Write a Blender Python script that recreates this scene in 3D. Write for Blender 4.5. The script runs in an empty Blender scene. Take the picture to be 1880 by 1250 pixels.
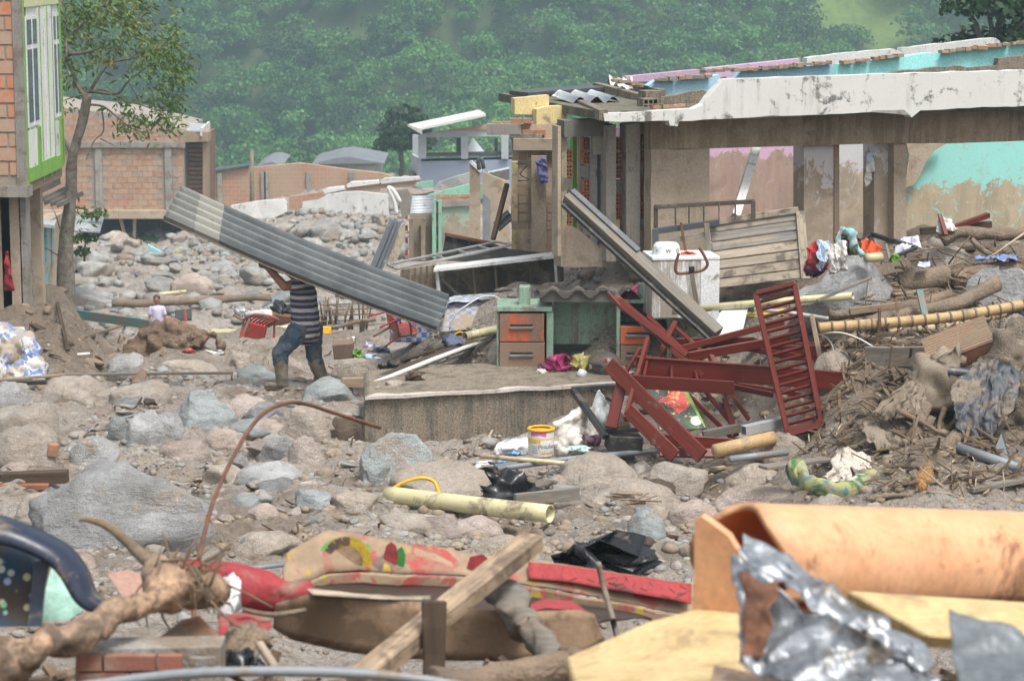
import bpy, bmesh, math, random
import numpy as np
from mathutils import Vector, Matrix

# ---------------------------------------------------------------- camera, world, sun, exposure
SC = bpy.context.scene
COL = SC.collection
FPX, CX, CY, HZ, ZC = 4400.0, 940.0, 625.0, -85.0, 5.5
PITCH = math.atan((CY - HZ) / FPX)
cam = bpy.data.objects.new('camera', bpy.data.cameras.new('camera')); COL.objects.link(cam)
cam.location = (0, 0, ZC); cam.rotation_euler = (math.pi / 2 - PITCH, 0, 0)
cam.data.sensor_width = 36; cam.data.lens = 36 * FPX / 1880
cam.data.clip_end = 2000; cam.data.clip_start = .1
cam.data.dof.use_dof = True; cam.data.dof.focus_distance = 24.0; cam.data.dof.aperture_fstop = 6.3
SC.camera = cam
SUN_EL, SUN_AZ = math.radians(64), math.radians(145)
world = bpy.data.worlds.new('World'); SC.world = world; world.use_nodes = True
wn = world.node_tree.nodes; wl = world.node_tree.links; wn.clear()
sky = wn.new('ShaderNodeTexSky'); sky.sky_type = 'NISHITA'; sky.sun_disc = False
sky.sun_elevation = SUN_EL; sky.sun_rotation = SUN_AZ; sky.air_density = 1.0; sky.dust_density = 6.0; sky.ozone_density = 1.0
hsv = wn.new('ShaderNodeHueSaturation'); hsv.inputs['Saturation'].default_value = .38
bgn = wn.new('ShaderNodeBackground'); bgn.inputs['Strength'].default_value = .115
wout = wn.new('ShaderNodeOutputWorld')
wl.new(sky.outputs[0], hsv.inputs['Color']); wl.new(hsv.outputs[0], bgn.inputs[0]); wl.new(bgn.outputs[0], wout.inputs[0])
sun = bpy.data.objects.new('sun', bpy.data.lights.new('sun', 'SUN')); COL.objects.link(sun)
sun.data.energy = 1.7; sun.data.angle = math.radians(16); sun.data.color = (1, .97, .92)
sun.rotation_euler = (math.pi / 2 - SUN_EL, 0, math.pi - SUN_AZ)
SC.view_settings.view_transform = 'Standard'; SC.view_settings.look = 'None'
SC.view_settings.gamma = 1; SC.view_settings.use_curve_mapping = False
SC.view_settings.exposure = .78
SC.cycles.use_denoising = True
SC.cycles.max_bounces = 6; SC.cycles.diffuse_bounces = 3; SC.cycles.glossy_bounces = 3
SC.cycles.transmission_bounces = 4; SC.cycles.volume_bounces = 0; SC.cycles.transparent_max_bounces = 8

# ---------------------------------------------------------------- pixel rays (pixel of the photograph -> a place at a known distance)
FW = np.array((0, math.cos(PITCH), -math.sin(PITCH))); UP = np.array((0, math.sin(PITCH), math.cos(PITCH)))
CAM = np.array((0, 0, ZC))
def ray(px, py): return FW + np.array((1, 0, 0)) * ((px - CX) / FPX) + UP * (-(py - CY) / FPX)
def P(px, py, Y):
    d = ray(px, py); return CAM + d * (Y / d[1])
def PL(px, py, p0, n):
    d = ray(px, py); return CAM + d * (np.dot(np.asarray(p0) - CAM, n) / np.dot(d, n))
def mpp(px, py, Y): return (Y / ray(px, py)[1]) / FPX          # metres per pixel there

# ---------------------------------------------------------------- numpy noise
def _h(i, j, k, s):
    n = (i * 374761393 + j * 668265263 + k * 2147483647 + s * 1274126177) & 0xffffffff
    n = ((n ^ (n >> 13)) * 1274126177) & 0xffffffff
    n = ((n ^ (n >> 16)) * 2246822519) & 0xffffffff
    return ((n ^ (n >> 15)) & 0xffff) / 32767.5 - 1
def vn(p, s=0):
    p = np.asarray(p, float); f = np.floor(p); i = f.astype(np.int64); t = p - f; t = t * t * (3 - 2 * t)
    r = 0
    for a in (0, 1):
        wa = t[..., 0] if a else 1 - t[..., 0]
        for b in (0, 1):
            wb = t[..., 1] if b else 1 - t[..., 1]
            for c in (0, 1):
                wc = t[..., 2] if c else 1 - t[..., 2]
                r = r + wa * wb * wc * _h(i[..., 0] + a, i[..., 1] + b, i[..., 2] + c, s)
    return r
def fbm(p, o=4, s=0, g=.5):
    r, a = 0, 1.
    p = np.asarray(p, float)
    for k in range(o): r = r + a * vn(p * 2.03 ** k + 17.3 * k, s + k); a *= g
    return r
def sm(a, b, x):
    t = np.clip((np.asarray(x, float) - a) / (b - a), 0, 1); return t * t * (3 - 2 * t)

# ---------------------------------------------------------------- terrain
YL = [2, 5, 6, 7, 8, 9, 10, 12, 14, 17, 20, 22, 28, 34, 37, 45, 52, 57, 62, 75, 95, 130, 200, 280]
ZL = [4., 3.75, 3.5, 3.28, 3.0, 2.6, 2.1, 1.3, .8, .55, .38, .32, .3, -.05, -.35, -1.9, -3.45, -3.6, -3.4, -3.9, -4.7, -6.5, -14, -22]
YR = [2, 5, 6, 7, 8, 9, 10, 12, 14, 17, 20, 22, 25.4, 26.6, 27.5, 28.5, 30, 33, 40, 50, 60, 75, 95, 130, 200, 280]
ZR = [4., 3.75, 3.5, 3.28, 3.0, 2.6, 2.1, 1.3, .8, .55, .38, .32, .22, .6, .85, 1.3, 1.5, 1.4, .5, -.9, -2.2, -3.6, -4.7, -6.5, -14, -22]
YF = [2, 5, 6, 7, 8, 9, 10, 12, 14, 17, 20, 22, 23.5, 25, 26.5, 28, 31, 36, 45, 60, 75, 95, 130, 200, 280]
ZF = [4., 3.75, 3.5, 3.28, 3.0, 2.6, 2.1, 1.3, .9, .75, .7, .92, 1.2, 1.55, 1.9, 2.1, 1.9, 1.3, 0, -2.2, -3.6, -4.7, -6.5, -14, -22]
def T0(x, y):
    x = np.asarray(x, float); y = np.asarray(y, float)
    l = np.interp(y, YL, ZL); r = np.interp(y, YR, ZR); f = np.interp(y, YF, ZF)
    b = sm(-1.7, .1, x) * np.where(y > 40, sm(-1.5, 1., x), 1)
    z = l + (r - l) * b
    z = z + (f - z) * sm(2.1, 3.9, x)
    z = z + .5 * sm(-.176, -.193, x / np.maximum(y, 5) + .003 * np.sin(y * 1.9)) * sm(29.5, 33.5, y + .5 * np.sin(x * 3)) * (1 - sm(42, 50, y))
    z = z - .8 * sm(-9, -12, x) * sm(72, 82, y) * (1 - sm(110, 130, y))
    z = z - .3 * np.exp(-((x / np.maximum(y, 5) + .168) / .008) ** 2) * sm(29, 31, y) * (1 - sm(40, 44, y))
    z = z + .5 * sm(.6, 1.3, x) * (1 - sm(2.6, 3.4, x)) * sm(26.9, 27.6, y) * (1 - sm(29, 31, y))
    return z
def T(x, y):
    x = np.asarray(x, float); y = np.asarray(y, float)
    a = np.stack([x, y, 0 * x], -1)
    amp = np.interp(y, [5, 15, 20, 34, 45, 60, 100], [.05, .09, .13, .15, .14, .24, .42]) * (1 + .8 * sm(-5.2, -6., x) * sm(29, 32, y) * (1 - sm(44, 48, y)))
    return T0(x, y) + amp * fbm(a * .8, 3, 5) + .35 * amp * fbm(a * 3.1, 3, 9)
def Tz(x, y): return float(T(np.array([x]), np.array([y]))[0])
_ys = np.concatenate([np.arange(4, 40, .04), np.arange(40, 130, .15)])
def G(px, py, ymin=4):
    d = ray(px, py); ys = _ys[_ys >= ymin]; t = ys / d[1]
    x = d[0] * t; z = ZC + d[2] * t; hit = np.where(z <= T(x, ys))[0]
    k = hit[0] if len(hit) else len(ys) - 1
    return np.array((x[k], ys[k], z[k]))

# ---------------------------------------------------------------- objects
def mk(name, V, F, mat, parent=None, smooth=False, M=None, bev=0, segs=1):
    V = np.asarray(V, float)
    if M is None and parent is not None: V = V - np.array(parent.matrix_basis.translation if parent.parent is None else org(parent))
    base = None
    if M is None and parent is None:
        base = V.mean(0); base[2] = V[:, 2].min(); V = V - base
    me = bpy.data.meshes.new(name)
    if isinstance(F, np.ndarray) and F.ndim == 2:
        n, k = F.shape
        me.vertices.add(len(V)); me.vertices.foreach_set('co', V.astype(np.float32).ravel())
        me.loops.add(n * k); me.loops.foreach_set('vertex_index', F.astype(np.int32).ravel())
        me.polygons.add(n); me.polygons.foreach_set('loop_start', np.arange(0, n * k, k, dtype=np.int32))
        me.polygons.foreach_set('loop_total', np.full(n, k, np.int32)); me.update(calc_edges=True)
    else:
        me.from_pydata([tuple(v) for v in V], [], [tuple(int(i) for i in f) for f in F])
    me.validate()
    if smooth: me.polygons.foreach_set('use_smooth', np.ones(len(me.polygons), bool))
    me.materials.append(mat)
    o = bpy.data.objects.new(name, me); COL.objects.link(o)
    if M is not None:
        o.matrix_world = Matrix.Translation(-Vector(org(parent))) @ M if parent is not None else M
    elif base is not None: o.location = base
    if parent is not None: o.parent = parent
    if bev:
        b = o.modifiers.new('bevel', 'BEVEL'); b.width = bev; b.segments = segs; b.limit_method = 'ANGLE'
    return o
def org(o):
    v = Vector((0, 0, 0))
    while o is not None: v = v + o.matrix_basis.translation; o = o.parent
    return v
def tag(o, label, cat, group=None):
    o['label'] = label; o['category'] = cat
    if group: o['group'] = group
    return o
def thing(name, label, cat, loc, group=None):
    o = bpy.data.objects.new(name, None); COL.objects.link(o); o.location = Vector(tuple(float(v) for v in loc)); o.empty_display_size = .1
    return tag(o, label, cat, group)
def struct(o): o['kind'] = 'structure'; return o
def copy_tree(o, loc, rotz=0, label=None, parent=None):
    c = o.copy(); COL.objects.link(c); c.location = Vector(loc); c.rotation_euler.z += rotz
    if label: c['label'] = label
    for ch in o.children:
        d = ch.copy(); COL.objects.link(d); d.parent = c
        for g in ch.children:
            e = g.copy(); COL.objects.link(e); e.parent = d
    return c
def frame(p0, p1, up=(0, 0, 1)):
    p0 = Vector(tuple(p0)); p1 = Vector(tuple(p1)); x = (p1 - p0).normalized(); u = Vector(tuple(up))
    y = u.cross(x)
    if y.length < 1e-4: y = Vector((0, 1, 0)).cross(x)
    y.normalize(); z = x.cross(y)
    return Matrix(((x.x, y.x, z.x, p0.x), (x.y, y.y, z.y, p0.y), (x.z, y.z, z.z, p0.z), (0, 0, 0, 1))), (p1 - p0).length
BOXF = [(0, 3, 2, 1), (4, 5, 6, 7), (0, 1, 5, 4), (1, 2, 6, 5), (2, 3, 7, 6), (3, 0, 4, 7)]
def boxv(x0, x1, y0, y1, z0, z1):
    return [(x0, y0, z0), (x1, y0, z0), (x1, y1, z0), (x0, y1, z0), (x0, y0, z1), (x1, y0, z1), (x1, y1, z1), (x0, y1, z1)]
def beam(name, p0, p1, w, h, mat, parent=None, up=(0, 0, 1), bev=.004, warp=0, rough=0, seed=0):
    """board or bar with its length along its own X, w across, h along up"""
    M, L = frame(p0, p1, up)
    n = max(2, int(L / .08) + 1) if (warp or rough) else 2
    rs = np.random.RandomState(seed + int(L * 1000))
    V, F = [], []
    for i in range(n):
        t = i / (n - 1); wy = warp * math.sin(t * 3.1 + seed) ; wz = warp * .6 * math.sin(t * 4.7 + seed * 2)
        jw, jh = (1 + rough * rs.uniform(-1, 1)), (1 + rough * rs.uniform(-1, 1))
        ex = rough * rs.uniform(-.3, .3, 4) * w * (3 if i in (0, n - 1) else 0)
        for k, (a, b) in enumerate(((-.5, -.5), (.5, -.5), (.5, .5), (-.5, .5))): V.append((t * L + ex[k], a * w * jw + wy, b * h * jh + wz))
    for i in range(n - 1):
        a = i * 4
        for k in range(4): F.append((a + k, a + (k + 1) % 4, a + 4 + (k + 1) % 4, a + 4 + k))
    F.append((3, 2, 1, 0)); a = (n - 1) * 4; F.append((a, a + 1, a + 2, a + 3))
    F = [tuple(reversed(f)) for f in F] if False else F
    return mk(name, V, F, mat, parent, M=M, bev=bev)
def box(name, c, s, mat, parent=None, rz=0, rx=0, ry=0, bev=.004):
    M = Matrix.Translation(Vector(tuple(c))) @ Matrix.Rotation(rz, 4, 'Z') @ Matrix.Rotation(rx, 4, 'X') @ Matrix.Rotation(ry, 4, 'Y')
    a, b, d = s[0] / 2, s[1] / 2, s[2] / 2
    return mk(name, boxv(-a, a, -b, b, -d, d), BOXF, mat, parent, M=M, bev=bev)
def prism(name, pts, ext, mat, parent=None, bev=0):
    """polygon (world points) extruded along the vector ext"""
    n = len(pts); V = [np.asarray(p) for p in pts] + [np.asarray(p) + np.asarray(ext) for p in pts]
    F = [tuple(range(n)), tuple(range(2 * n - 1, n - 1, -1))] + [((i + 1) % n, i, n + i, n + (i + 1) % n) for i in range(n)]
    o = mk(name, V, F, mat, parent, bev=bev)
    bm = bmesh.new(); bm.from_mesh(o.data); bmesh.ops.recalc_face_normals(bm, faces=bm.faces)
    bmesh.ops.triangulate(bm, faces=[f for f in bm.faces if len(f.verts) > 4]); bm.to_mesh(o.data); bm.free()
    return o
def jag(pts, step=.12, amp=.03, seed=0, closed=True, skip=()):
    """break the edges of a polygon into an uneven line"""
    rs = np.random.RandomState(seed); out = []
    n = len(pts)
    for i in range(n if closed else n - 1):
        a, b = np.asarray(pts[i], float), np.asarray(pts[(i + 1) % n], float)
        out.append(a)
        if i in skip: continue
        L = np.linalg.norm(b - a); m = int(L / step)
        d = (b - a) / max(L, 1e-6)
        for k in range(1, m):
            q = a + (b - a) * (k + rs.uniform(-.3, .3)) / m
            out.append(q + rs.uniform(-1, 1, 3) * amp * (1 - np.abs(d)))
    if not closed: out.append(np.asarray(pts[-1], float))
    return out
def tube_vf(path, rad, seg=10, cap=True, inner=None):
    path = [Vector(tuple(p)) for p in path]; n = len(path)
    if not hasattr(rad, '__len__'): rad = [rad] * n
    V, F = [], []
    tn = (path[1] - path[0]).normalized(); u = tn.orthogonal().normalized()
    def ring(i, u, t, r):
        v = t.cross(u)
        for k in range(seg):
            a = 2 * math.pi * k / seg; q = path[i] + (u * math.cos(a) + v * math.sin(a)) * r; V.append((q.x, q.y, q.z))
    us = []
    for i in range(n):
        t = (path[min(i + 1, n - 1)] - path[max(i - 1, 0)]).normalized()
        u = (u - t * u.dot(t)); u.normalize() if u.length > 1e-6 else None
        us.append((u.copy(), t)); ring(i, u, t, rad[i])
    for i in range(n - 1):
        for k in range(seg): F.append((i * seg + k, i * seg + (k + 1) % seg, (i + 1) * seg + (k + 1) % seg, (i + 1) * seg + k))
    if inner:
        b = len(V)
        for i in range(n): ring(i, us[i][0], us[i][1], rad[i] - inner)
        for i in range(n - 1):
            for k in range(seg): F.append((b + i * seg + (k + 1) % seg, b + i * seg + k, b + (i + 1) * seg + k, b + (i + 1) * seg + (k + 1) % seg))
        for e in (0, n - 1):
            for k in range(seg):
                q = (e * seg + k, b + e * seg + k, b + e * seg + (k + 1) % seg, e * seg + (k + 1) % seg)
                F.append(q if e == 0 else q[::-1])
    elif cap:
        F.append(tuple(range(seg - 1, -1, -1))); F.append(tuple((n - 1) * seg + k for k in range(seg)))
    return V, F
def smooth_path(pts, m=6):
    """Catmull-Rom through the points"""
    p = [np.asarray(q, float) for q in pts]; p = [2 * p[0] - p[1]] + p + [2 * p[-1] - p[-2]]; out = []
    for i in range(1, len(p) - 2):
        for k in range(m):
            t = k / m; a, b, c, d = p[i - 1:i + 3]
            out.append(.5 * (2 * b + (c - a) * t + (2 * a - 5 * b + 4 * c - d) * t * t + (3 * b - a - 3 * c + d) * t ** 3))
    out.append(p[-2]); return out
def tube(name, path, rad, mat, parent=None, seg=10, inner=None, curve=0, rough=0, seed=0):
    if curve:
        if hasattr(rad, '__len__'):
            k = len(rad); path = smooth_path(path, curve); rad = np.interp(np.linspace(0, k - 1, len(path)), range(k), rad)
        else: path = smooth_path(path, curve)
    V, F = tube_vf(path, rad, seg, True, inner)
    V = np.array(V)
    if rough:
        r0 = np.mean(rad) if hasattr(rad, '__len__') else rad
        V = V + rough * np.stack([fbm(V / (r0 * 2.5), 3, seed + k) for k in range(3)], -1)
    return mk(name, V, F, mat, parent, smooth=True)
def lathe(name, c, prof, mat, parent=None, seg=20, axis=(0, 0, 1), smooth=True):
    c = Vector(tuple(float(q) for q in c)); ax = Vector(axis).normalized(); u = ax.orthogonal().normalized(); w = ax.cross(u); V, F = [], []
    for r, z in prof:
        for k in range(seg): a = 2 * math.pi * k / seg; V.append(tuple(c + ax * z + (u * math.cos(a) + w * math.sin(a)) * max(r, 1e-4)))
    for i in range(len(prof) - 1):
        for k in range(seg): F.append((i * seg + k, i * seg + (k + 1) % seg, (i + 1) * seg + (k + 1) % seg, (i + 1) * seg + k))
    F.append(tuple(range(seg - 1, -1, -1)))
    return mk(name, V, F, mat, parent, smooth=smooth)
_ico = {}
def ico(sub):
    if sub not in _ico:
        bm = bmesh.new(); bmesh.ops.create_icosphere(bm, subdivisions=sub, radius=1)
        bm.verts.ensure_lookup_table()
        _ico[sub] = (np.array([v.co for v in bm.verts]), np.array([[v.index for v in f.verts] for f in bm.faces])); bm.free()
    return _ico[sub]
def rockv(seed, sub=3, cuts=9, rough=.05, lo=.55):
    V, F = ico(sub); V = V.copy(); rs = np.random.RandomState(seed)
    for k in range(cuts):
        n = rs.normal(size=3); n /= np.linalg.norm(n); d = rs.uniform(lo, .9)
        s = V @ n - d; V = V - np.outer(np.where(s > 0, s * .985, 0), n)
    V = V * (1 + .12 * fbm(V * 1.3 + seed, 2, seed))[:, None]
    if sub > 2: V = V + rough * np.stack([fbm(V * 3.2 + seed * 3.1, 4, seed + k, .55) for k in range(3)], -1) + .5 * rough * V * (1 - 2.5 * np.abs(fbm(V * 2.3 + seed, 3, seed + 7)))[:, None]
    ex = np.abs(V).max(0); return V / ex, F
def grid_vf(nu, nv): return np.array([(j * nu + i, j * nu + i + 1, (j + 1) * nu + i + 1, (j + 1) * nu + i) for j in range(nv - 1) for i in range(nu - 1)])
def sheet(name, p00, p10, p01, p11, mat, parent=None, nu=30, nv=30, amp=.03, freq=4, seed=0, thick=.004, ridged=True, smooth=True, edge=0, sag=None):
    """crumpled cloth or sheet between four corners"""
    u, v = np.meshgrid(np.linspace(0, 1, nu), np.linspace(0, 1, nv)); u = u.ravel()[:, None]; v = v.ravel()[:, None]
    p00, p10, p01, p11 = [np.asarray(q, float) for q in (p00, p10, p01, p11)]
    if edge:
        e1 = edge * fbm(np.concatenate([v * 4, 0 * v, 0 * v + seed], 1), 3, seed)[:, None]; e2 = edge * fbm(np.concatenate([u * 4, 0 * v + 3, 0 * v + seed], 1), 3, seed)[:, None]
        uu = u + e1 * (2 * np.abs(u - .5)); vv = v + e2 * (2 * np.abs(v - .5))
    else: uu, vv = u, v
    V = (1 - uu) * (1 - vv) * p00 + uu * (1 - vv) * p10 + (1 - uu) * vv * p01 + uu * vv * p11
    n = np.cross(p10 - p00, p01 - p00); n = n / np.linalg.norm(n)
    q = V * freq + seed * 7.7; d = fbm(q, 4, seed)
    if ridged: d = 1 - 2.2 * np.abs(d)
    V = V + n * (amp * d)[:, None] + .35 * amp * np.stack([fbm(q * 1.3, 3, seed + 3 + k) for k in range(3)], -1)
    if sag is not None: V = V + sag(uu, vv)
    o = mk(name, V, grid_vf(nu, nv), mat, parent, smooth=smooth)
    m = o.modifiers.new('solid', 'SOLIDIFY'); m.thickness = thick; m.offset = 0
    return o
def heap(name, c, s, mat, parent=None, seed=0, amp=.28, freq=1.6, sub=4, rz=0, flat=.35):
    """crumpled bag or bundle of cloth resting on the ground"""
    V, F = ico(sub); V = V.copy()
    rs = np.random.RandomState(seed); V = V * (1 + .38 * fbm(V * .9 * freq ** .5 + seed, 2, seed + 9))[:, None]
    for k in range(int(16 + 40 * amp)):                       # folds: flat facets that meet in sharp creases
        n = rs.normal(size=3); n /= np.linalg.norm(n); pc = V[rs.randint(len(V))] * rs.uniform(.72, .96); q = (V - pc) @ n; r = np.linalg.norm(V - pc, axis=1); m = (q > 0) & (r < rs.uniform(.45, 1.)); V = np.where(m[:, None], V - np.outer(q, n) * .92, V)
    w = V @ np.array(((.8, .6, 0), (-.6, .8, .2), (.1, -.2, 1))); d = np.abs(fbm(w * freq * 2.2 * (1, 1, .6), 2, seed)); V = V * (1 - .34 * amp * (1 - 3 * d))[:, None]
    V[:, 2] = np.where(V[:, 2] < -flat, -flat + (V[:, 2] + flat) * .15, V[:, 2]); V[:, 2] += flat
    V = V * np.asarray(s) / 2 * np.array((1, 1, 2 / (1 + flat)))
    R = np.array(((math.cos(rz), -math.sin(rz), 0), (math.sin(rz), math.cos(rz), 0), (0, 0, 1)))
    return mk(name, V @ R.T + np.asarray(c), F, mat, parent, smooth=True)
def corr(name, o0, U, Vv, mat, parent=None, waves=5, amp=.025, thick=.006, nl=2, bend=None, seg=10, seed=0, rag=0):
    """corrugated sheet: ridges run along U, waves across Vv"""
    o0, U, Vv = [np.asarray(q, float) for q in (o0, U, Vv)]
    n = np.cross(U, Vv); n /= np.linalg.norm(n); nv = waves * seg + 1; nu = max(2, nl); rs = np.random.RandomState(seed)
    u, v = np.meshgrid(np.linspace(0, 1, nu), np.linspace(0, 1, nv)); ur = u.copy()
    if rag:
        e = rag * (vn(np.stack([v[:, 0] * 9, 0 * v[:, 0], 0 * v[:, 0] + seed], -1), seed)); ur[:, -1] += e; ur[:, 0] += .6 * rag * e[::-1]
    u = ur.ravel(); v = v.ravel()
    V = o0 + u[:, None] * U + v[:, None] * Vv + n * (amp * np.cos(v * waves * 2 * math.pi))[:, None]
    if bend is not None: V = V + bend(u, v)
    V2 = V - n * thick; nn = len(V); Fq = grid_vf(nu, nv)
    F = [tuple(f) for f in Fq] + [tuple(f[::-1] + nn) for f in Fq]
    bd = [j * nu for j in range(nv)]; F += [(bd[j + 1], bd[j], bd[j] + nn, bd[j + 1] + nn) for j in range(nv - 1)]
    bd = [j * nu + nu - 1 for j in range(nv)]; F += [(bd[j], bd[j + 1], bd[j + 1] + nn, bd[j] + nn) for j in range(nv - 1)]
    F += [(i, i + 1, i + 1 + nn, i + nn) for i in range(nu - 1)]; b = (nv - 1) * nu; F += [(b + i + 1, b + i, b + i + nn, b + i + 1 + nn) for i in range(nu - 1)]
    return mk(name, np.concatenate([V, V2]), F, mat, parent, smooth=True)
def blob(name, caps, mat, parent=None, vox=.012, smooth=2, rough=0, rfreq=6, seed=0, ell=()):
    """one continuous surface grown round tapered limbs: caps = (p0, r0, p1, r1), ell = (centre, radii)"""
    V, F, off = [], [], 0
    iv, if_ = ico(3)
    for p0, r0, p1, r1 in caps:
        p0 = np.asarray(p0, float); p1 = np.asarray(p1, float); L = np.linalg.norm(p1 - p0); m = max(2, int(L / (min(r0, r1) * .5)) + 1)
        a, b = tube_vf([p0 + (p1 - p0) * k / (m - 1) for k in range(m)], [r0 + (r1 - r0) * k / (m - 1) for k in range(m)], 14)
        V += a; F += [tuple(i + off for i in f) for f in b]; off += len(a)
        for p, r in ((p0, r0), (p1, r1)):
            V += [tuple(q) for q in iv * r * .998 + p]; F += [tuple(i + off for i in f) for f in if_]; off += len(iv)
    for c, r in ell:
        V += [tuple(q) for q in iv * np.asarray(r) + np.asarray(c)]; F += [tuple(i + off for i in f) for f in if_]; off += len(iv)
    me = bpy.data.meshes.new('tmp'); me.from_pydata(V, [], F); o = bpy.data.objects.new('tmp', me); COL.objects.link(o)
    m = o.modifiers.new('r', 'REMESH'); m.mode = 'VOXEL'; m.voxel_size = vox
    if smooth: s = o.modifiers.new('s', 'SMOOTH'); s.factor = .5; s.iterations = smooth * 2
    dg = bpy.context.evaluated_depsgraph_get(); dg.update(); e = o.evaluated_get(dg); m2 = e.to_mesh()
    n = len(m2.vertices); co = np.empty(n * 3, np.float32); m2.vertices.foreach_get('co', co); co = co.reshape(-1, 3).astype(float)
    nr = np.empty(n * 3, np.float32); m2.vertices.foreach_get('normal', nr); nr = nr.reshape(-1, 3)
    FF = [tuple(p.vertices) for p in m2.polygons]; e.to_mesh_clear(); bpy.data.objects.remove(o); bpy.data.meshes.remove(me)
    if rough: co = co + nr * (rough * fbm(co * rfreq, 4, seed))[:, None]
    return mk(name, co, FF, mat, parent, smooth=True)

def drape(name, tops, bots, mat, parent=None, folds=4, amp=.03, nu=36, nv=26, seed=0, thick=.006, belly=.05, rag=.012):
    """hanging or laid cloth with pleats running from the upper edge to the lower one"""
    A = [np.asarray(p, float) for p in tops]; B = [np.asarray(p, float) for p in bots]; rs = np.random.RandomState(seed)
    f = lambda L, t: np.array([np.interp(t, np.linspace(0, 1, len(L)), [p[k] for p in L]) for k in range(3)])
    V = []
    for j in range(nv):
        v = j / (nv - 1)
        for i in range(nu):
            u = i / (nu - 1); vv = v * (1 + rag * math.sin(u * 17 + seed) + rag * .7 * math.sin(u * 41 + seed)); a, b = f(A, u), f(B, u); p = a + (b - a) * vv
            ph = u * folds * 6.283 + 1.4 * math.sin(v * 2.5 + seed) + math.sin(u * 9 + seed); k = .6 * amp * (.35 + .9 * v) * (math.sin(ph) + .5 * math.sin(2.3 * ph + v * 5) + .3 * math.sin(4.1 * ph - v * 3))
            V.append(p + np.array((.35 * k, -k - belly * math.sin(v * 3.1), .25 * k)))
    V = np.array(V); V = V + .7 * amp * np.stack([1 - 2.3 * np.abs(fbm(V * 9, 3, seed + k)) for k in range(3)], -1)
    o = mk(name, V, grid_vf(nu, nv), mat, parent, smooth=True); m = o.modifiers.new('solid', 'SOLIDIFY'); m.thickness = thick; m.offset = 0
    return o
# ---------------------------------------------------------------- materials
_m = {}
MUD = (.235, .185, .135)
def lin(h):
    h = h.lstrip('#'); r = [int(h[i:i + 2], 16) / 255 for i in (0, 2, 4)]
    return tuple(c / 12.92 if c <= .04045 else ((c + .055) / 1.055) ** 2.4 for c in r)
class NT:
    def __init__(s, name):
        s.m = bpy.data.materials.new(name); s.m.use_nodes = True; s.t = s.m.node_tree; s.n = s.t.nodes; s.l = s.t.links
        s.b = s.n['Principled BSDF']; tc = s.n.new('ShaderNodeTexCoord'); oi = s.n.new('ShaderNodeObjectInfo')
        s.rnd = oi.outputs['Random']; s.pos = tc.outputs['Object']
        mul = s.math('MULTIPLY', s.rnd, 43.7); cb = s.n.new('ShaderNodeCombineXYZ')
        for k in range(3): s.l.new(mul, cb.inputs[k])
        ad = s.n.new('ShaderNodeVectorMath'); ad.operation = 'ADD'; s.l.new(s.pos, ad.inputs[0]); s.l.new(cb.outputs[0], ad.inputs[1]); s.co = ad.outputs[0]
    def math(s, op, a, b=None, clamp=False):
        n = s.n.new('ShaderNodeMath'); n.operation = op; n.use_clamp = clamp
        for i, v in enumerate((a, b)):
            if v is None: continue
            if isinstance(v, (int, float)): n.inputs[i].default_value = v
            else: s.l.new(v, n.inputs[i])
        return n.outputs[0]
    def scl(s, v, sc):
        n = s.n.new('ShaderNodeMapping'); n.inputs['Scale'].default_value = sc; s.l.new(v, n.inputs[0]); return n.outputs[0]
    def noise(s, scale, detail=4, rough=.6, sc=None, v=None, dist=0):
        n = s.n.new('ShaderNodeTexNoise'); n.inputs['Scale'].default_value = scale; n.inputs['Detail'].default_value = detail; n.inputs['Roughness'].default_value = rough; n.inputs['Distortion'].default_value = dist
        v = v or s.co
        s.l.new(s.scl(v, sc) if sc else v, n.inputs['Vector']); return n.outputs[0]
    def ramp(s, v, a, b):
        n = s.n.new('ShaderNodeMapRange'); n.clamp = True
        for i, q in ((0, v), (1, a), (2, b)):
            if isinstance(q, (int, float)): n.inputs[i].default_value = q
            else: s.l.new(q, n.inputs[i])
        return n.outputs[0]
    def mix(s, f, a, b, mode='MIX'):
        n = s.n.new('ShaderNodeMix'); n.data_type = 'RGBA'; n.blend_type = mode
        for i, q in ((0, f), (6, a), (7, b)):
            if isinstance(q, (int, float)): n.inputs[i].default_value = q
            elif isinstance(q, tuple): n.inputs[i].default_value = q + (1,) if len(q) == 3 else q
            else: s.l.new(q, n.inputs[i])
        return n.outputs[2]
    def val(s, col, v):
        n = s.n.new('ShaderNodeHueSaturation'); s.l.new(col, n.inputs['Color']); s.l.new(v, n.inputs['Value']); return n.outputs[0]
    def sep(s, v, k):
        n = s.n.new('ShaderNodeSeparateXYZ'); s.l.new(v, n.inputs[0]); return n.outputs[k]
    def done(s, col, rough, bump=None, bs=.3, bd=.01, metal=0):
        s.l.new(col, s.b.inputs['Base Color'])
        if isinstance(rough, (int, float)): s.b.inputs['Roughness'].default_value = rough
        else: s.l.new(rough, s.b.inputs['Roughness'])
        s.b.inputs['Metallic'].default_value = metal
        if bump is not None:
            n = s.n.new('ShaderNodeBump'); n.inputs['Strength'].default_value = bs; n.inputs['Distance'].default_value = bd; s.l.new(bump, n.inputs['Height']); s.l.new(n.outputs[0], s.b.inputs['Normal'])
        return s.m
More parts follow.
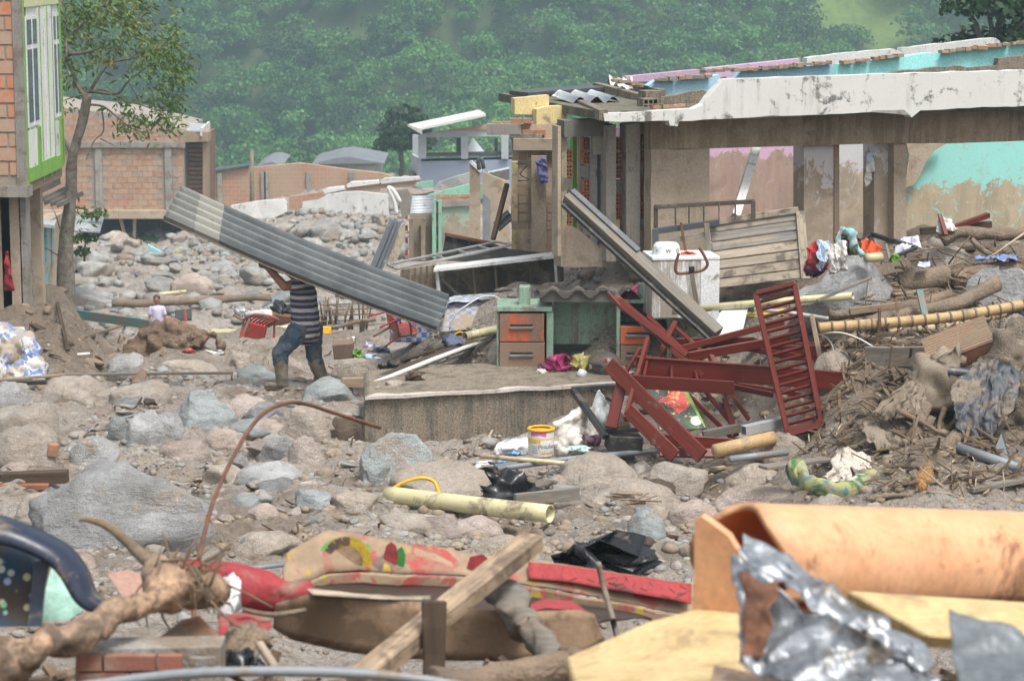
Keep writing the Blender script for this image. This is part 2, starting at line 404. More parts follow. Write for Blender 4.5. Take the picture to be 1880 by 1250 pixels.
def mat(name, c1, c2=None, s=2.5, rough=.75, mud=.0, mudc=MUD, grain=.25, gs=55, bump=.35, metal=0, var=.12, streak=0, wood=False, rs=.15, msc=3.4, bd=.006):
    """painted / raw surface: two tones, fine grain, mud patches, vertical mud streaks"""
    if name in _m: return _m[name]
    t = NT(name); c2 = c2 or tuple(c * .7 for c in c1)
    st = (.35, 7, 7) if wood else None
    n1 = t.noise(s, 5, .6, st); n2 = t.noise(gs, 3, .7, (.08, 1, 1) if wood else None)
    col = t.mix(t.ramp(n1, .35, .68), c1, c2)
    v = t.math('ADD', t.math('MULTIPLY', t.ramp(n2, .28, .72), grain * 2), 1 - grain)
    v = t.math('MULTIPLY', v, t.math('ADD', t.math('MULTIPLY', t.rnd, var * 2), 1 - var))
    col = t.val(col, v); rg = t.math('ADD', t.math('MULTIPLY', n2, rs * 2), rough - rs)
    if mud or streak:
        n3 = t.noise(msc, 7, .68, dist=.4); f = t.ramp(n3, .66 - mud * .4, .75 - mud * .38) if mud else None
        if streak:
            n4 = t.noise(9, 5, .7, (1, 1, .09)); g = t.ramp(t.math('ADD', n4, t.math('MULTIPLY', n3, .25)), .78 - streak * .42, .9 - streak * .42)
            f = t.math('MAXIMUM', f, g) if f is not None else g
        f = t.math('MULTIPLY', f, t.math('ADD', t.math('MULTIPLY', n2, .5), .65), True)
        mc = t.val(t.mix(n1, mudc, tuple(c * .72 for c in mudc)), v)
        col = t.mix(f, col, mc); rg = t.math('MAXIMUM', rg, t.math('MULTIPLY', f, .85))
    _m[name] = t.done(col, rg, t.math('ADD', t.math('ADD', n2, t.math('MULTIPLY', n1, .8)), t.math('MULTIPLY', f, .5) if (mud or streak) else 0.), bump, bd, metal); return _m[name]
def rockmat(name, c1, c2, mudv=.5, mudc=MUD, tint=False):
    if name in _m: return _m[name]
    t = NT(name); n1 = t.noise(1.9, 7, .65, dist=.5); sp = t.noise(85, 2, .8); n2 = t.noise(13, 6, .75, dist=.3); n3 = t.noise(2.4, 8, .72, dist=.6); n4 = t.noise(4.5, 6, .7, (1, 1, 3.2))
    col = t.mix(t.ramp(n1, .38, .6), c1, c2); col = t.mix(t.math('MULTIPLY', t.ramp(n4, .56, .68), .55), col, tuple(c * .45 for c in c2)); col = t.mix(t.math('MULTIPLY', t.ramp(n2, .55, .68), .5), col, tuple(min(1, c * 1.35) for c in c1))
    k = t.math('ADD', t.math('MULTIPLY', t.math('FRACT', t.math('MULTIPLY', t.rnd, 7.3)), .65), .12); col = t.val(col, t.math('ADD', t.math('MULTIPLY', t.math('SUBTRACT', t.ramp(sp, .32, .68), .5), k), 1.))
    rv = t.rnd
    if tint: at = t.n.new('ShaderNodeAttribute'); at.attribute_name = 'tint'; rv = at.outputs['Fac']; col = t.mix(t.ramp(rv, .55, .95), col, (.31, .32, .31)); col = t.mix(t.ramp(rv, .3, .05), col, (.38, .28, .215))
    col = t.val(col, t.math('ADD', t.math('MULTIPLY', rv, .45), .78))
    gz = t.n.new('ShaderNodeTexCoord'); z = t.sep(gz.outputs['Generated'], 2); low = t.math('MULTIPLY', t.ramp(z, .62, .3), .16)
    f = t.ramp(t.math('ADD', t.math('ADD', n3, low if not tint else 0.), t.math('MULTIPLY', t.rnd, .06)), .74 - mudv * .36, .80 - mudv * .32)
    mc = t.val(t.mix(t.ramp(n2, .35, .65), mudc, tuple(c * .6 for c in mudc)), t.math('ADD', t.math('MULTIPLY', t.ramp(sp, .3, .7), .5), .75))
    col = t.mix(t.math('MULTIPLY', f, .92), col, mc)
    b = t.math('ADD', t.math('ADD', t.math('MULTIPLY', n2, 1.5), t.math('MULTIPLY', n4, 1.6)), t.math('ADD', t.math('MULTIPLY', sp, .3), t.math('MULTIPLY', f, .25)))
    _m[name] = t.done(col, t.math('ADD', t.math('MULTIPLY', t.ramp(n2, .4, .6), .3), .5), b, .9, .035); return _m[name]
def linewall(name, paint, zline, soft=.25, mudc=(.30, .235, .17), wet=None, streak=.5, dirt=0):
    """painted wall coated with flood mud below the height zline (world), with a ragged upper edge and scraped patches"""
    t = NT(name); g = t.n.new('ShaderNodeNewGeometry').outputs['Position']; z = t.sep(g, 2)
    n1 = t.noise(2.2, 7, .7, v=g, dist=.5); n2 = t.noise(45, 3, .7, v=g); n4 = t.noise(9, 5, .7, (1, 1, .16), v=g); n5 = t.noise(6, 6, .75, v=g, dist=.8)
    e = t.math('ADD', z, t.math('MULTIPLY', t.math('SUBTRACT', n1, .5), soft * 5)); e = t.math('ADD', e, t.math('MULTIPLY', t.math('SUBTRACT', n4, .5), soft * 1.2)); e = t.math('ADD', e, t.math('MULTIPLY', t.math('SUBTRACT', n5, .5), soft * 3 + .25))
    f = t.ramp(e, zline + .018, zline - .018)
    hole = t.math('MULTIPLY', t.ramp(n5, .57, .62), .85); f = t.math('SUBTRACT', f, t.math('MULTIPLY', hole, streak), True)
    f = t.math('MAXIMUM', f, t.math('MULTIPLY', t.ramp(n5, .58, .62), .75 * dirt + .12))
    m = t.mix(t.ramp(n4, .38, .66), mudc, tuple(c * .82 for c in mudc)); m = t.mix(t.math('MULTIPLY', t.ramp(t.noise(1.3, 7, .7, v=g, dist=1.), .5, .6), .6), m, tuple(c * .62 for c in mudc)); m = t.val(m, t.math('ADD', t.math('MULTIPLY', n1, .5), .75))
    p = t.val(t.mix(n1, paint, tuple(c * .85 for c in paint)), t.math('ADD', t.math('MULTIPLY', n2, .2), .9))
    return t.done(t.mix(f, p, m), t.math('ADD', t.math('MULTIPLY', n2, .2), .7), t.math('ADD', n2, t.math('MULTIPLY', f, .8)), .3, .01)
def groundmat():
    t = NT('mud_ground'); n0 = t.noise(.55, 6, .65, dist=.6); n1 = t.noise(2.6, 9, .7, dist=.5); n2 = t.noise(20, 7, .78); n3 = t.noise(80, 3, .8); n4 = t.noise(6.5, 8, .72, dist=.8)
    col = t.mix(t.ramp(n0, .38, .62), (.58, .50, .42), (.42, .34, .27)); col = t.mix(t.ramp(n1, .47, .60), col, (.52, .47, .42)); col = t.mix(t.math('MULTIPLY', t.ramp(n4, .46, .36), .75), col, (.17, .125, .088)); col = t.mix(t.math('MULTIPLY', t.ramp(n1, .42, .33), .75), col, (.20, .148, .105))
    vo = t.n.new('ShaderNodeTexVoronoi'); vo.inputs['Scale'].default_value = 19; vo.inputs['Randomness'].default_value = 1; t.l.new(t.co, vo.inputs['Vector']); vs = t.n.new('ShaderNodeTexVoronoi'); vs.inputs['Scale'].default_value = 47; t.l.new(t.co, vs.inputs['Vector'])
    pm = t.ramp(n4, .46, .56); peb = t.math('MULTIPLY', t.ramp(vo.outputs['Distance'], .36, .2), pm); peb2 = t.math('MULTIPLY', t.ramp(vs.outputs['Distance'], .4, .2), t.ramp(n1, .42, .54))
    pc = lambda v: t.mix(.3, (.34, .33, .31), v.outputs['Color']); col = t.mix(t.math('MULTIPLY', peb2, .6), col, t.val(pc(vs), t.ramp(n3, 0., .6))); col = t.mix(t.math('MULTIPLY', peb, .75), col, pc(vo))
    col = t.val(col, t.math('ADD', t.math('MULTIPLY', t.ramp(n2, .3, .7), .6), .68)); col = t.val(col, t.math('ADD', t.math('MULTIPLY', t.ramp(n3, .3, .7), .4), .8))
    b = t.math('ADD', t.math('ADD', t.math('MULTIPLY', n2, 1.1), t.math('MULTIPLY', n4, 2.6)), t.math('ADD', t.math('MULTIPLY', n3, .25), t.math('ADD', t.math('MULTIPLY', peb, .9), t.math('MULTIPLY', peb2, .4))))
    at = t.n.new('ShaderNodeAttribute'); at.attribute_name = 'soil'; col = t.mix(t.math('MULTIPLY', at.outputs['Fac'], .85), col, t.val(t.mix(t.ramp(n4, .4, .6), (.33, .245, .17), (.20, .145, .10)), t.math('ADD', t.math('MULTIPLY', n2, .9), .5)))
    return t.done(col, t.math('ADD', t.math('MULTIPLY', t.ramp(n1, .35, .6), .4), .34), b, .9, .055)
def brickmat(name, cs, muddy=.3, mudc=(.36, .29, .22)):
    t = NT(name); n1 = t.noise(6, 5, .65); n2 = t.noise(60, 3, .7)
    r = t.n.new('ShaderNodeValToRGB'); t.l.new(t.rnd, r.inputs[0]); r.color_ramp.interpolation = 'CONSTANT'
    while len(r.color_ramp.elements) < len(cs): r.color_ramp.elements.new(.5)
    for i, c in enumerate(cs): r.color_ramp.elements[i].position = i / len(cs); r.color_ramp.elements[i].color = c + (1,)
    col = t.val(r.outputs[0], t.math('ADD', t.math('MULTIPLY', n2, .5), .75)); col = t.mix(t.math('MULTIPLY', t.ramp(n1, .68 - muddy * .5, .85 - muddy * .3), .85), col, mudc)
    return t.done(col, .88, n2, .4, .008)
def leafmat(name, c1, c2, c3=None):
    t = NT(name); n1 = t.noise(3.5, 3, .6)
    col = t.mix(t.ramp(n1, .35, .65), c1, c2)
    if c3: col = t.mix(t.ramp(t.noise(1.1, 2, .5), .55, .68), col, c3)
    at = t.n.new('ShaderNodeAttribute'); at.attribute_name = 'tint'
    col = t.val(col, t.math('ADD', t.math('MULTIPLY', at.outputs['Fac'], .7), .65))
    m = t.done(col, .55); t.b.inputs['Transmission Weight'].default_value = 0
    tr = t.n.new('ShaderNodeBsdfTranslucent'); t.l.new(col, tr.inputs[0]); mx = t.n.new('ShaderNodeMixShader'); mx.inputs[0].default_value = .3
    t.l.new(t.b.outputs[0], mx.inputs[1]); t.l.new(tr.outputs[0], mx.inputs[2]); t.l.new(mx.outputs[0], t.n['Material Output'].inputs[0]); return m
def bandmat(name, bands, axis=2, rough=.8, warp=0., bump=.4, mud=0, period=None):
    """flat stripes across one object axis: bands = [(upto, colour)]; period repeats them"""
    t = NT(name); z = t.sep(t.pos, axis); n = t.noise(9, 4, .6); n2 = t.noise(70, 2, .7)
    z = t.math('ADD', z, t.math('MULTIPLY', t.math('SUBTRACT', n, .5), warp))
    if period: z = t.math('MULTIPLY', t.math('FRACT', t.math('DIVIDE', z, period)), period)
    col = bands[0][1]
    for (lim, c), (l2, c2) in zip(bands, bands[1:]): col = t.mix(t.math('GREATER_THAN', z, lim), col, c2)
    col = t.val(col, t.math('ADD', t.math('MULTIPLY', n, .5), .75))
    if mud: col = t.mix(t.ramp(t.noise(3, 6, .7), .72 - mud * .4, .86 - mud * .4), col, MUD)
    return t.done(col, rough, t.math('ADD', n, t.math('MULTIPLY', n2, .3)), bump, .02)

m_ground = groundmat()
R_G = rockmat('granite_grey', (.43, .435, .44), (.27, .265, .255), .4, (.47, .39, .32))
R_B = rockmat('stone_blue', (.39, .42, .42), (.265, .29, .285), .38, (.47, .39, .32))
R_P = rockmat('stone_pink', (.54, .46, .41), (.42, .335, .285), .45, (.47, .39, .32))
R_T = rockmat('stone_tan', (.50, .45, .39), (.36, .305, .25), .7, (.50, .42, .345))
R_D = rockmat('stone_brown', (.20, .14, .095), (.12, .085, .06), .45, (.23, .17, .12))
R_F = rockmat('stone_far', (.44, .44, .42), (.30, .285, .26), .5, (.40, .335, .28))
R_FT = rockmat('stone_far_mixed', (.44, .43, .41), (.31, .28, .245), .5, (.40, .335, .28), True)
ROCKS = dict(g=R_G, b=R_B, p=R_P, t=R_T, d=R_D)
m_wood = mat('wood_weathered', (.34, .25, .165), (.22, .16, .11), 3, .8, .35, wood=True)
m_woodd = mat('wood_dark_wet', (.10, .068, .045), (.05, .036, .027), 3, .6, .18, wood=True)
m_woodd.node_tree.nodes['Principled BSDF'].inputs['Specular IOR Level'].default_value = .2
m_woodp = mat('wood_pale', (.47, .39, .29), (.36, .29, .21), 3, .75, .3, wood=True)
m_woodg = mat('wood_grey', (.22, .20, .17), (.14, .125, .105), 3, .75, .4, wood=True)
m_bark = mat('bark_muddy', (.26, .195, .135), (.15, .11, .08), 5, .85, .45, gs=40, bump=.9, bd=.02)
m_root = mat('root_fibre', (.20, .14, .085), (.12, .085, .055), 8, .9, .25)
m_red = mat('red_varnish', (.145, .022, .014), (.09, .015, .01), 3, .36, .12, grain=.15, gs=25, bump=.12, wood=True)
m_red.node_tree.nodes['Principled BSDF'].inputs['Specular IOR Level'].default_value = .3
m_redm = mat('red_varnish_worn', (.16, .028, .018), (.10, .018, .012), 3, .42, .22, wood=True, msc=3)
m_redm.node_tree.nodes['Principled BSDF'].inputs['Specular IOR Level'].default_value = .3
m_redp = mat('red_plastic', (.50, .06, .05), (.38, .05, .045), 5, .5, .5, bump=.1)
m_desk = mat('mint_paint', (.29, .44, .34), (.23, .35, .27), 3, .55, .3, streak=.35, bump=.3)
m_draw = mat('orange_paint', (.56, .135, .045), (.47, .10, .035), 3, .55, .12, streak=.52, bump=.3)
m_drawm = mat('orange_paint_muddy', (.42, .15, .075), (.36, .14, .08), 3, .65, .75, streak=.6, bump=.3, mudc=(.29, .21, .15))
m_white = mat('white_paint', (.72, .72, .70), (.62, .62, .60), 2, .5, .22, streak=.1, bump=.15)
m_whites = mat('white_enamel_streaked', (.74, .74, .73), (.66, .66, .66), 2, .4, .1, streak=.55, bump=.1, mudc=(.33, .27, .21))
m_whitec = mat('white_enamel', (.76, .77, .78), (.70, .71, .72), 2, .35, .08, bump=.06)
m_black = mat('black_metal', (.022, .022, .024), (.035, .033, .03), 3, .45, .25, mudc=(.17, .14, .11))
m_char = mat('black_plastic_film', (.016, .017, .02), (.03, .031, .034), 4, .28, .12, bump=.25, grain=.1)
m_dark = mat('dark_grey_sheet', (.075, .083, .092), (.055, .06, .068), 2, .4, .12, bump=.1)
m_steel = mat('steel_tube', (.30, .31, .31), (.20, .20, .195), 4, .45, .3, metal=.5)
m_galv = mat('galvanised_crumpled', (.44, .47, .50), (.27, .29, .31), 5, .46, .3, metal=.75, bump=.3, mudc=(.22, .17, .12), rs=.1)
m_tin = mat('zinc_sheet', (.50, .53, .55), (.40, .42, .44), 2, .45, .15, metal=.4, bump=.1)
m_rust = mat('rust', (.20, .085, .045), (.11, .055, .035), 12, .85, .1, bump=.8)
m_fibre = mat('fibre_cement', (.26, .27, .27), (.19, .20, .20), 3, .85, .2, grain=.4, gs=120, mudc=(.30, .27, .23))
m_fibred = mat('fibre_cement_dark', (.15, .14, .125), (.085, .08, .072), 3, .85, .35)
m_conc = mat('concrete', (.33, .315, .285), (.24, .225, .20), 2, .88, .35, streak=.15, bump=.6, bd=.012)
m_concd = mat('concrete_scored', (.25, .215, .165), (.10, .09, .072), 3.5, .9, .25, streak=.55, grain=.6, gs=60, bump=.9, bd=.015, mudc=(.33, .27, .20))
m_conct = mat('concrete_top', (.60, .54, .49), (.50, .44, .39), 2.5, .75, .22, bump=.5)
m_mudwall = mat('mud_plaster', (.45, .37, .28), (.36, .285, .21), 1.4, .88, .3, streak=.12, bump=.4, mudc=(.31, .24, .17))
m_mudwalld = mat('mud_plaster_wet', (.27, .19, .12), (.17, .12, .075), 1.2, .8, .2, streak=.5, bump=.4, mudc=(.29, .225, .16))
m_pvc = mat('pvc_cream', (.62, .57, .34), (.56, .51, .31), 2, .4, .35, bump=.05, grain=.06)
m_pvcw = mat('pvc_white', (.68, .68, .64), (.62, .61, .56), 2, .4, .15, bump=.05, grain=.06)
m_pvcg = mat('pvc_grey', (.23, .255, .275), (.19, .21, .225), 2, .45, .25, bump=.05, grain=.08)
m_bamboo = mat('bamboo', (.50, .35, .17), (.40, .27, .13), 5, .6, .3, bump=.2)
m_bamboop = mat('bamboo_pale', (.58, .47, .30), (.46, .36, .22), 5, .6, .3, bump=.2)
m_node = mat('bamboo_node', (.22, .16, .10), (.14, .10, .07), 8, .8, .2)
m_clay = mat('clay_block', (.36, .24, .155), (.30, .20, .13), 4, .9, .45, mudc=(.30, .24, .17))
m_clayo = mat('clay_block_orange', (.44, .20, .11), (.36, .16, .09), 4, .9, .25)
m_hole = mat('clay_hole', (.13, .075, .05), (.10, .06, .04), 4, .95, .1)
m_clothm = mat('cloth_muddy', (.27, .22, .165), (.20, .16, .12), 4, .95, .4, bump=.6)
m_clothw = mat('cloth_white', (.70, .68, .66), (.58, .55, .51), 4, .9, .25, bump=.3)
m_clothr = mat('cloth_red', (.52, .045, .05), (.36, .03, .04), 4, .9, .12, bump=.3)
m_clothb = mat('cloth_light_blue', (.45, .55, .66), (.34, .43, .55), 4, .9, .12, bump=.3)
m_clothp = mat('cloth_purple', (.09, .035, .085), (.06, .025, .06), 4, .9, .1, bump=.3)
m_pink = mat('pink_plastic', (.62, .07, .25), (.42, .04, .15), 5, .5, .3, bump=.25)
m_teal = mat('teal_paint', (.11, .24, .23), (.08, .16, .155), 4, .75, .55, wood=True)
m_yel = mat('yellow_rubber', (.72, .42, .02), (.66, .36, .02), 4, .5, .1, bump=.1)
m_yelwall = mat('yellow_wall', (.66, .54, .27), (.58, .46, .23), 3, .85, .18, bump=.3, msc=5)
m_green = mat('lime_paint', (.20, .42, .07), (.16, .34, .06), 3, .65, .22, bump=.1)
# ---------------------------------------------------------------- ground
def build_ground():
    ys = np.concatenate([np.arange(2, 16, .12), np.arange(16, 32, .06), np.arange(32, 48, .1), np.arange(48, 110, .3), np.arange(110, 282, 3)])
    s = np.linspace(-1, 1, 330); V = []
    hw = .27 * ys + 2.5
    X = s[None, :] * hw[:, None]; Y = np.repeat(ys[:, None], len(s), 1); Z = T(X, Y)
    near = (Y > 15) & (Y < 48); a = np.stack([X, Y, 0 * X], -1)
    Z = Z + np.where(near, .028 * fbm(a * 6.5, 3, 21) + .05 * np.maximum(0, fbm(a * 2.3, 3, 33)), 0)
    V = np.stack([X, Y, Z], -1).reshape(-1, 3)
    o = struct(mk('ground', V, grid_vf(len(s), len(ys)), m_ground, smooth=True)); x, y = X.ravel(), Y.ravel(); nz = fbm(np.stack([x * 1.3, y * 1.3, 0 * x], -1), 4, 44)
    soil = sm(-.165, -.18, x / y + .012 * nz) * sm(28.5, 31, y) * (1 - sm(46, 54, y)) + sm(1.6, 3.4, x + .9 * nz) * sm(20.5, 22, y) * (1 - sm(40, 50, y)) * .8 + .95 * sm(11.5, 10, y) + .6 * sm(.1, .5, nz) * sm(15, 18, y) * (1 - sm(40, 50, y))  # foreground soil deepened to stand in for shade under the tray
    at = o.data.attributes.new('soil', 'FLOAT', 'POINT'); at.data.foreach_set('value', np.clip(soil, 0, 1).astype(np.float32)); return o
build_ground()

# ---------------------------------------------------------------- hillside and its forest
m_hill = mat('hill_soil_grass', (.085, .115, .035), (.055, .085, .025), .05, .95, 0, grain=.3, gs=.6, bump=0)
m_grass = mat('meadow_grass', (.16, .225, .05), (.12, .18, .04), .08, .95, 0, grain=.3, gs=1.2, bump=0)
def HZt(x, y):
    x = np.asarray(x, float); y = np.asarray(y, float); a = np.stack([x * .02, y * .02, 0 * x], -1)
    g = 24 * fbm(a, 3, 71)
    yy = y + g + .10 * x
    return np.interp(yy, [240, 268, 285, 300, 330, 360, 420], [-25, -23, -17, -9.5, 9, 26, 48])
def build_hill():
    xs = np.linspace(-120, 120, 110); ys = np.linspace(240, 420, 90)
    X, Y = np.meshgrid(xs, ys); V = np.stack([X, Y, HZt(X, Y)], -1).reshape(-1, 3)
    struct(mk('hillside', V, grid_vf(110, 90), m_hill, smooth=True))
build_hill()
def meadow(x, y):      # open pasture high on the right
    d = np.zeros(np.shape(x)) - 9
    return d
def leafcloud(n, rs, R, lobes, size):
    """n small leaf faces spread over the lobes of a crown; returns verts, faces, tint"""
    c = lobes[rs.randint(0, len(lobes), n)]
    d = rs.normal(size=(n, 3)); d /= np.linalg.norm(d, axis=1)[:, None]; d[:, 2] = np.where(d[:, 2] < -.3, -d[:, 2] * .5, d[:, 2])
    p = c[:, :3] + d * (c[:, 3] * (1 - .35 * rs.rand(n) ** 2))[:, None] * np.array((1, 1, .78))
    nr = d + .55 * rs.normal(size=(n, 3)); nr /= np.linalg.norm(nr, axis=1)[:, None]
    t = np.cross(nr, rs.normal(size=(n, 3))); t /= np.linalg.norm(t, axis=1)[:, None]; b = np.cross(nr, t)
    s = size * rs.uniform(.5, 1.3, n)[:, None]
    V = np.stack([p - t * s, p + b * s * .62, p + t * s, p - b * s * .62], 1).reshape(-1, 3)
    return V, np.arange(4 * n).reshape(-1, 4)
def lobes_for(rs, h, r, n):
    L = []
    for k in range(n):
        a = rs.uniform(0, 6.28); q = r * .72 * rs.rand() ** .6; z = h * rs.uniform(.5, .92) - .18 * h * (q / r) ** 2
        L.append((q * math.cos(a), q * math.sin(a), z, r * rs.uniform(.3, .52)))
    L.append((0, 0, h * .86, r * .45)); return np.array(L)
def settint(o, tint):
    at = o.data.attributes.new('tint', 'FLOAT', 'POINT'); at.data.foreach_set('value', np.asarray(tint, np.float32))
m_forest = leafmat('forest_leaves', (.05, .17, .032), (.095, .24, .04), (.20, .30, .06))
def build_forest():
    rs = np.random.RandomState(4); VV, FF, TT, off = [], [], [], 0
    y = 262.
    spots = []
    while y < 356:
        x = -88.
        while x < 88: spots.append((x + rs.uniform(-2, 2), y + rs.uniform(-2, 2))); x += rs.uniform(3.4, 5.2)
        y += 3.3
    for x, y in spots:
        z = float(HZt(np.array([x]), np.array([y]))[0]); t = (y) / 4400
        px = CX + x / y * 4400; py = HZ + (ZC - z) / y * 4400
        if px < -150 or px > 2030 or py < -130 or py > 420: continue
        if 1490 < px < 1720 and 40 + rs.uniform(-8, 8) < py < 100 + rs.uniform(-8, 8): continue       # pasture left open
        h = rs.uniform(4., 8.); r = rs.uniform(2.2, 4.4); tint = .5 + .5 * float(fbm(np.array([[x * .06, y * .06, 1.]]), 2, 8)[0]) + rs.uniform(-.4, .4)
        if rs.rand() < .1: h *= 1.3; tint = -.3
        n = int(72 * r * r) + 160
        V, F = leafcloud(n, rs, r, lobes_for(rs, h, r, 15), .25)
        VV.append(V + np.array((x, y, z - .4))); FF.append(F + off); off += len(V)
        TT.append(np.repeat(np.clip(tint, -.3, 1.2) + rs.uniform(-.2, .2, n), 4))
    o = mk('forest', np.concatenate(VV), np.concatenate(FF), m_forest); settint(o, np.concatenate(TT))
    o['kind'] = 'stuff'; o['label'] = 'dense green forest covering the hazy hillside'; o['category'] = 'forest'
build_forest()
def build_meadow():
    pts = [P(px, py, 330) for px, py in ((1480, 105), (1560, 88), (1700, 62), (1735, 30), (1640, 28), (1540, 52), (1490, 70))]
    xs = np.linspace(min(p[0] for p in pts) - 2, max(p[0] for p in pts) + 3, 30); ys = np.linspace(285, 345, 40)
    X, Y = np.meshgrid(xs, ys); V = np.stack([X, Y, HZt(X, Y) + .12], -1).reshape(-1, 3)
    struct(mk('pasture', V, grid_vf(30, 40), m_grass, smooth=True))
build_meadow()
m_trunk = mat('tree_bark', (.19, .165, .13), (.10, .085, .065), 8, .9, .15, gs=30, bump=.7, bd=.02)
def tree(name, label, x, y, z, h, r, seed, lm, n=3500, size=.2, group=None, trunk=.14):
    rs = np.random.RandomState(seed); o = thing(name, label, 'tree', (x, y, z), group); b = np.array((x, y, z))
    L = lobes_for(rs, h, r, 16)
    tube('trunk', [b, b + (.1, 0, h * .3), b + (-.05, .1, h * .8)], [trunk, trunk * .8, trunk * .4], m_trunk, o, 8)
    for k in range(5): tube('branch', [b + (0, 0, h * (.3 + .08 * k)), b + L[k, :3] * .6 + (0, 0, .25 * h), b + L[k, :3]], [trunk * .5, trunk * .35, trunk * .12], m_trunk, o, 6, curve=3)
    V, F = leafcloud(n, rs, r, L, size); c = mk('crown', V + b, F, lm, o); settint(c, np.repeat(rs.rand(n), 4)); return o
m_leafd = leafmat('dark_leaves', (.022, .055, .02), (.035, .075, .024))
m_leafb = leafmat('bright_leaves', (.05, .11, .02), (.075, .15, .028))
for px, py, Y, h, r, sd, lb in ((735, 330, 132, 4.4, 1.9, 11, 'dark leafy tree standing left of the blue-grey building'), (905, 325, 106, 1.5, .8, 12, 'small bush growing behind the broken mud-coated walls')):
    p = P(px, py, Y); tree('leafy_tree' if h > 2 else 'bush', lb, p[0], p[1], p[2] - .3, h, r, sd, m_leafd if h > 2 else m_leafb, 5200 if h > 2 else 700, .16 if h > 2 else .1)
p = P(1812, 75, 52); tree('tree_behind_house', 'tree rising above the roofless house at the top right', p[0] + .3, p[1], p[2] - 3.0, 4.6, 1.5, 14, m_leafd, 3600, .1)

# ---------------------------------------------------------------- the tree by the green house
def near_tree():
    Y = 39.; b = P(120, 545, Y); b[2] -= .3
    o = thing('riverside_tree', 'slender forked tree with drooping leaves beside the green and white house', 'tree', b)
    q = lambda px, py, dy=0: P(px, py, Y + dy)
    s = mpp(120, 300, Y); rs = np.random.RandomState(8)
    tube('trunk', [b, q(121, 450), q(128, 380), q(132, 300), q(140, 265), q(152, 220), q(161, 172)], [.17, .125, .1, .085, .075, .08, .072], mat('pale_bark', (.27, .24, .20), (.11, .10, .08), 9, .9, .3, gs=30, bump=.7, bd=.02), o, 12, curve=5, rough=.012)
    br = [[(131, 285), (118, 258), (108, 235), (90, 200)], [(158, 185), (142, 155), (126, 115), (118, 95), (135, 60), (165, 30)],
          [(125, 112), (118, 60), (112, 10), (105, -40)], [(161, 175), (182, 140), (205, 115), (250, 105), (300, 80), (335, 85)], [(165, 168), (215, 172), (235, 150), (280, 120), (320, 130)],
          [(162, 192), (190, 196), (215, 215), (250, 240), (290, 245)], [(186, 194), (190, 240), (172, 260), (158, 295)], [(184, 255), (205, 265), (215, 270)], [(125, 100), (160, 96), (200, 80), (240, 50), (270, 20)],
          [(165, 170), (190, 165), (230, 185), (265, 195), (320, 215)], [(135, 60), (180, 20), (215, -20)], [(205, 115), (230, 70), (255, 50)], [(150, 175), (125, 182), (108, 190)], [(235, 150), (250, 175), (262, 205)], [(118, 520), (122, 470), (104, 400), (95, 380)], [(108, 470), (80, 455), (55, 462)]]
    tips = []
    for k, pp in enumerate(br):
        dy = rs.uniform(-.9, .9); pts = [q(a, c, dy * i / (len(pp) - 1)) for i, (a, c) in enumerate(pp)]
        r0 = [.045, .06, .05, .045, .035, .03, .025, .015, .04, .03, .03, .03, .018, .015, .02, .018][k]
        tube('branch', pts, list(np.linspace(r0 * .72, r0 * .2, len(pts))), m_trunk, o, 6, curve=4)
        if k < 14 and k not in (0, 6, 7): tips += smooth_path(pts, 6)[7:]
    C = [((105, 330), (-20, 110), 150), ((200, 345), (0, 40), 40), ((270, 345), (60, 190), 60), ((220, 335), (185, 245), 34), ((100, 125), (90, 150), 10), ((128, 165), (395, 440), 5), ((140, 190), (385, 395), 3)]
    cl = []
    for (xa, xb), (ya, yb), n in C:
        for _ in range(n): cl.append(q(rs.uniform(xa, xb), rs.uniform(ya, yb), rs.uniform(-1.2, 1.2)))
    cl += [t + rs.normal(size=3) * .1 for t in tips[::3]]
    c0 = np.array(cl); keep = fbm(c0 * 1.25, 2, 3) > -.12; c0 = c0[keep]
    m = 15; n = len(c0) * m
    base = np.repeat(c0, m, 0) + rs.normal(size=(n, 3)) * .1
    d = rs.normal(size=(n, 3)) * (1, 1, .6) + (.25, 0, -.75); d /= np.linalg.norm(d, axis=1)[:, None]
    w = np.cross(d, rs.normal(size=(n, 3))); w /= np.linalg.norm(w, axis=1)[:, None]
    L = rs.uniform(.08, .17, n)[:, None]; V = np.stack([base, base + d * L * .5 + w * L * .15, base + d * L, base + d * L * .5 - w * L * .15], 1).reshape(-1, 3)
    lf = mk('leaves', V, np.arange(4 * n).reshape(-1, 4), leafmat('tree_leaves', (.13, .20, .045), (.075, .135, .032), (.24, .21, .06)), o); lf['kind'] = 'stuff'; settint(lf, np.repeat(np.repeat(rs.rand(len(c0)), m) * .7 + rs.rand(n) * .3, 4))
near_tree()

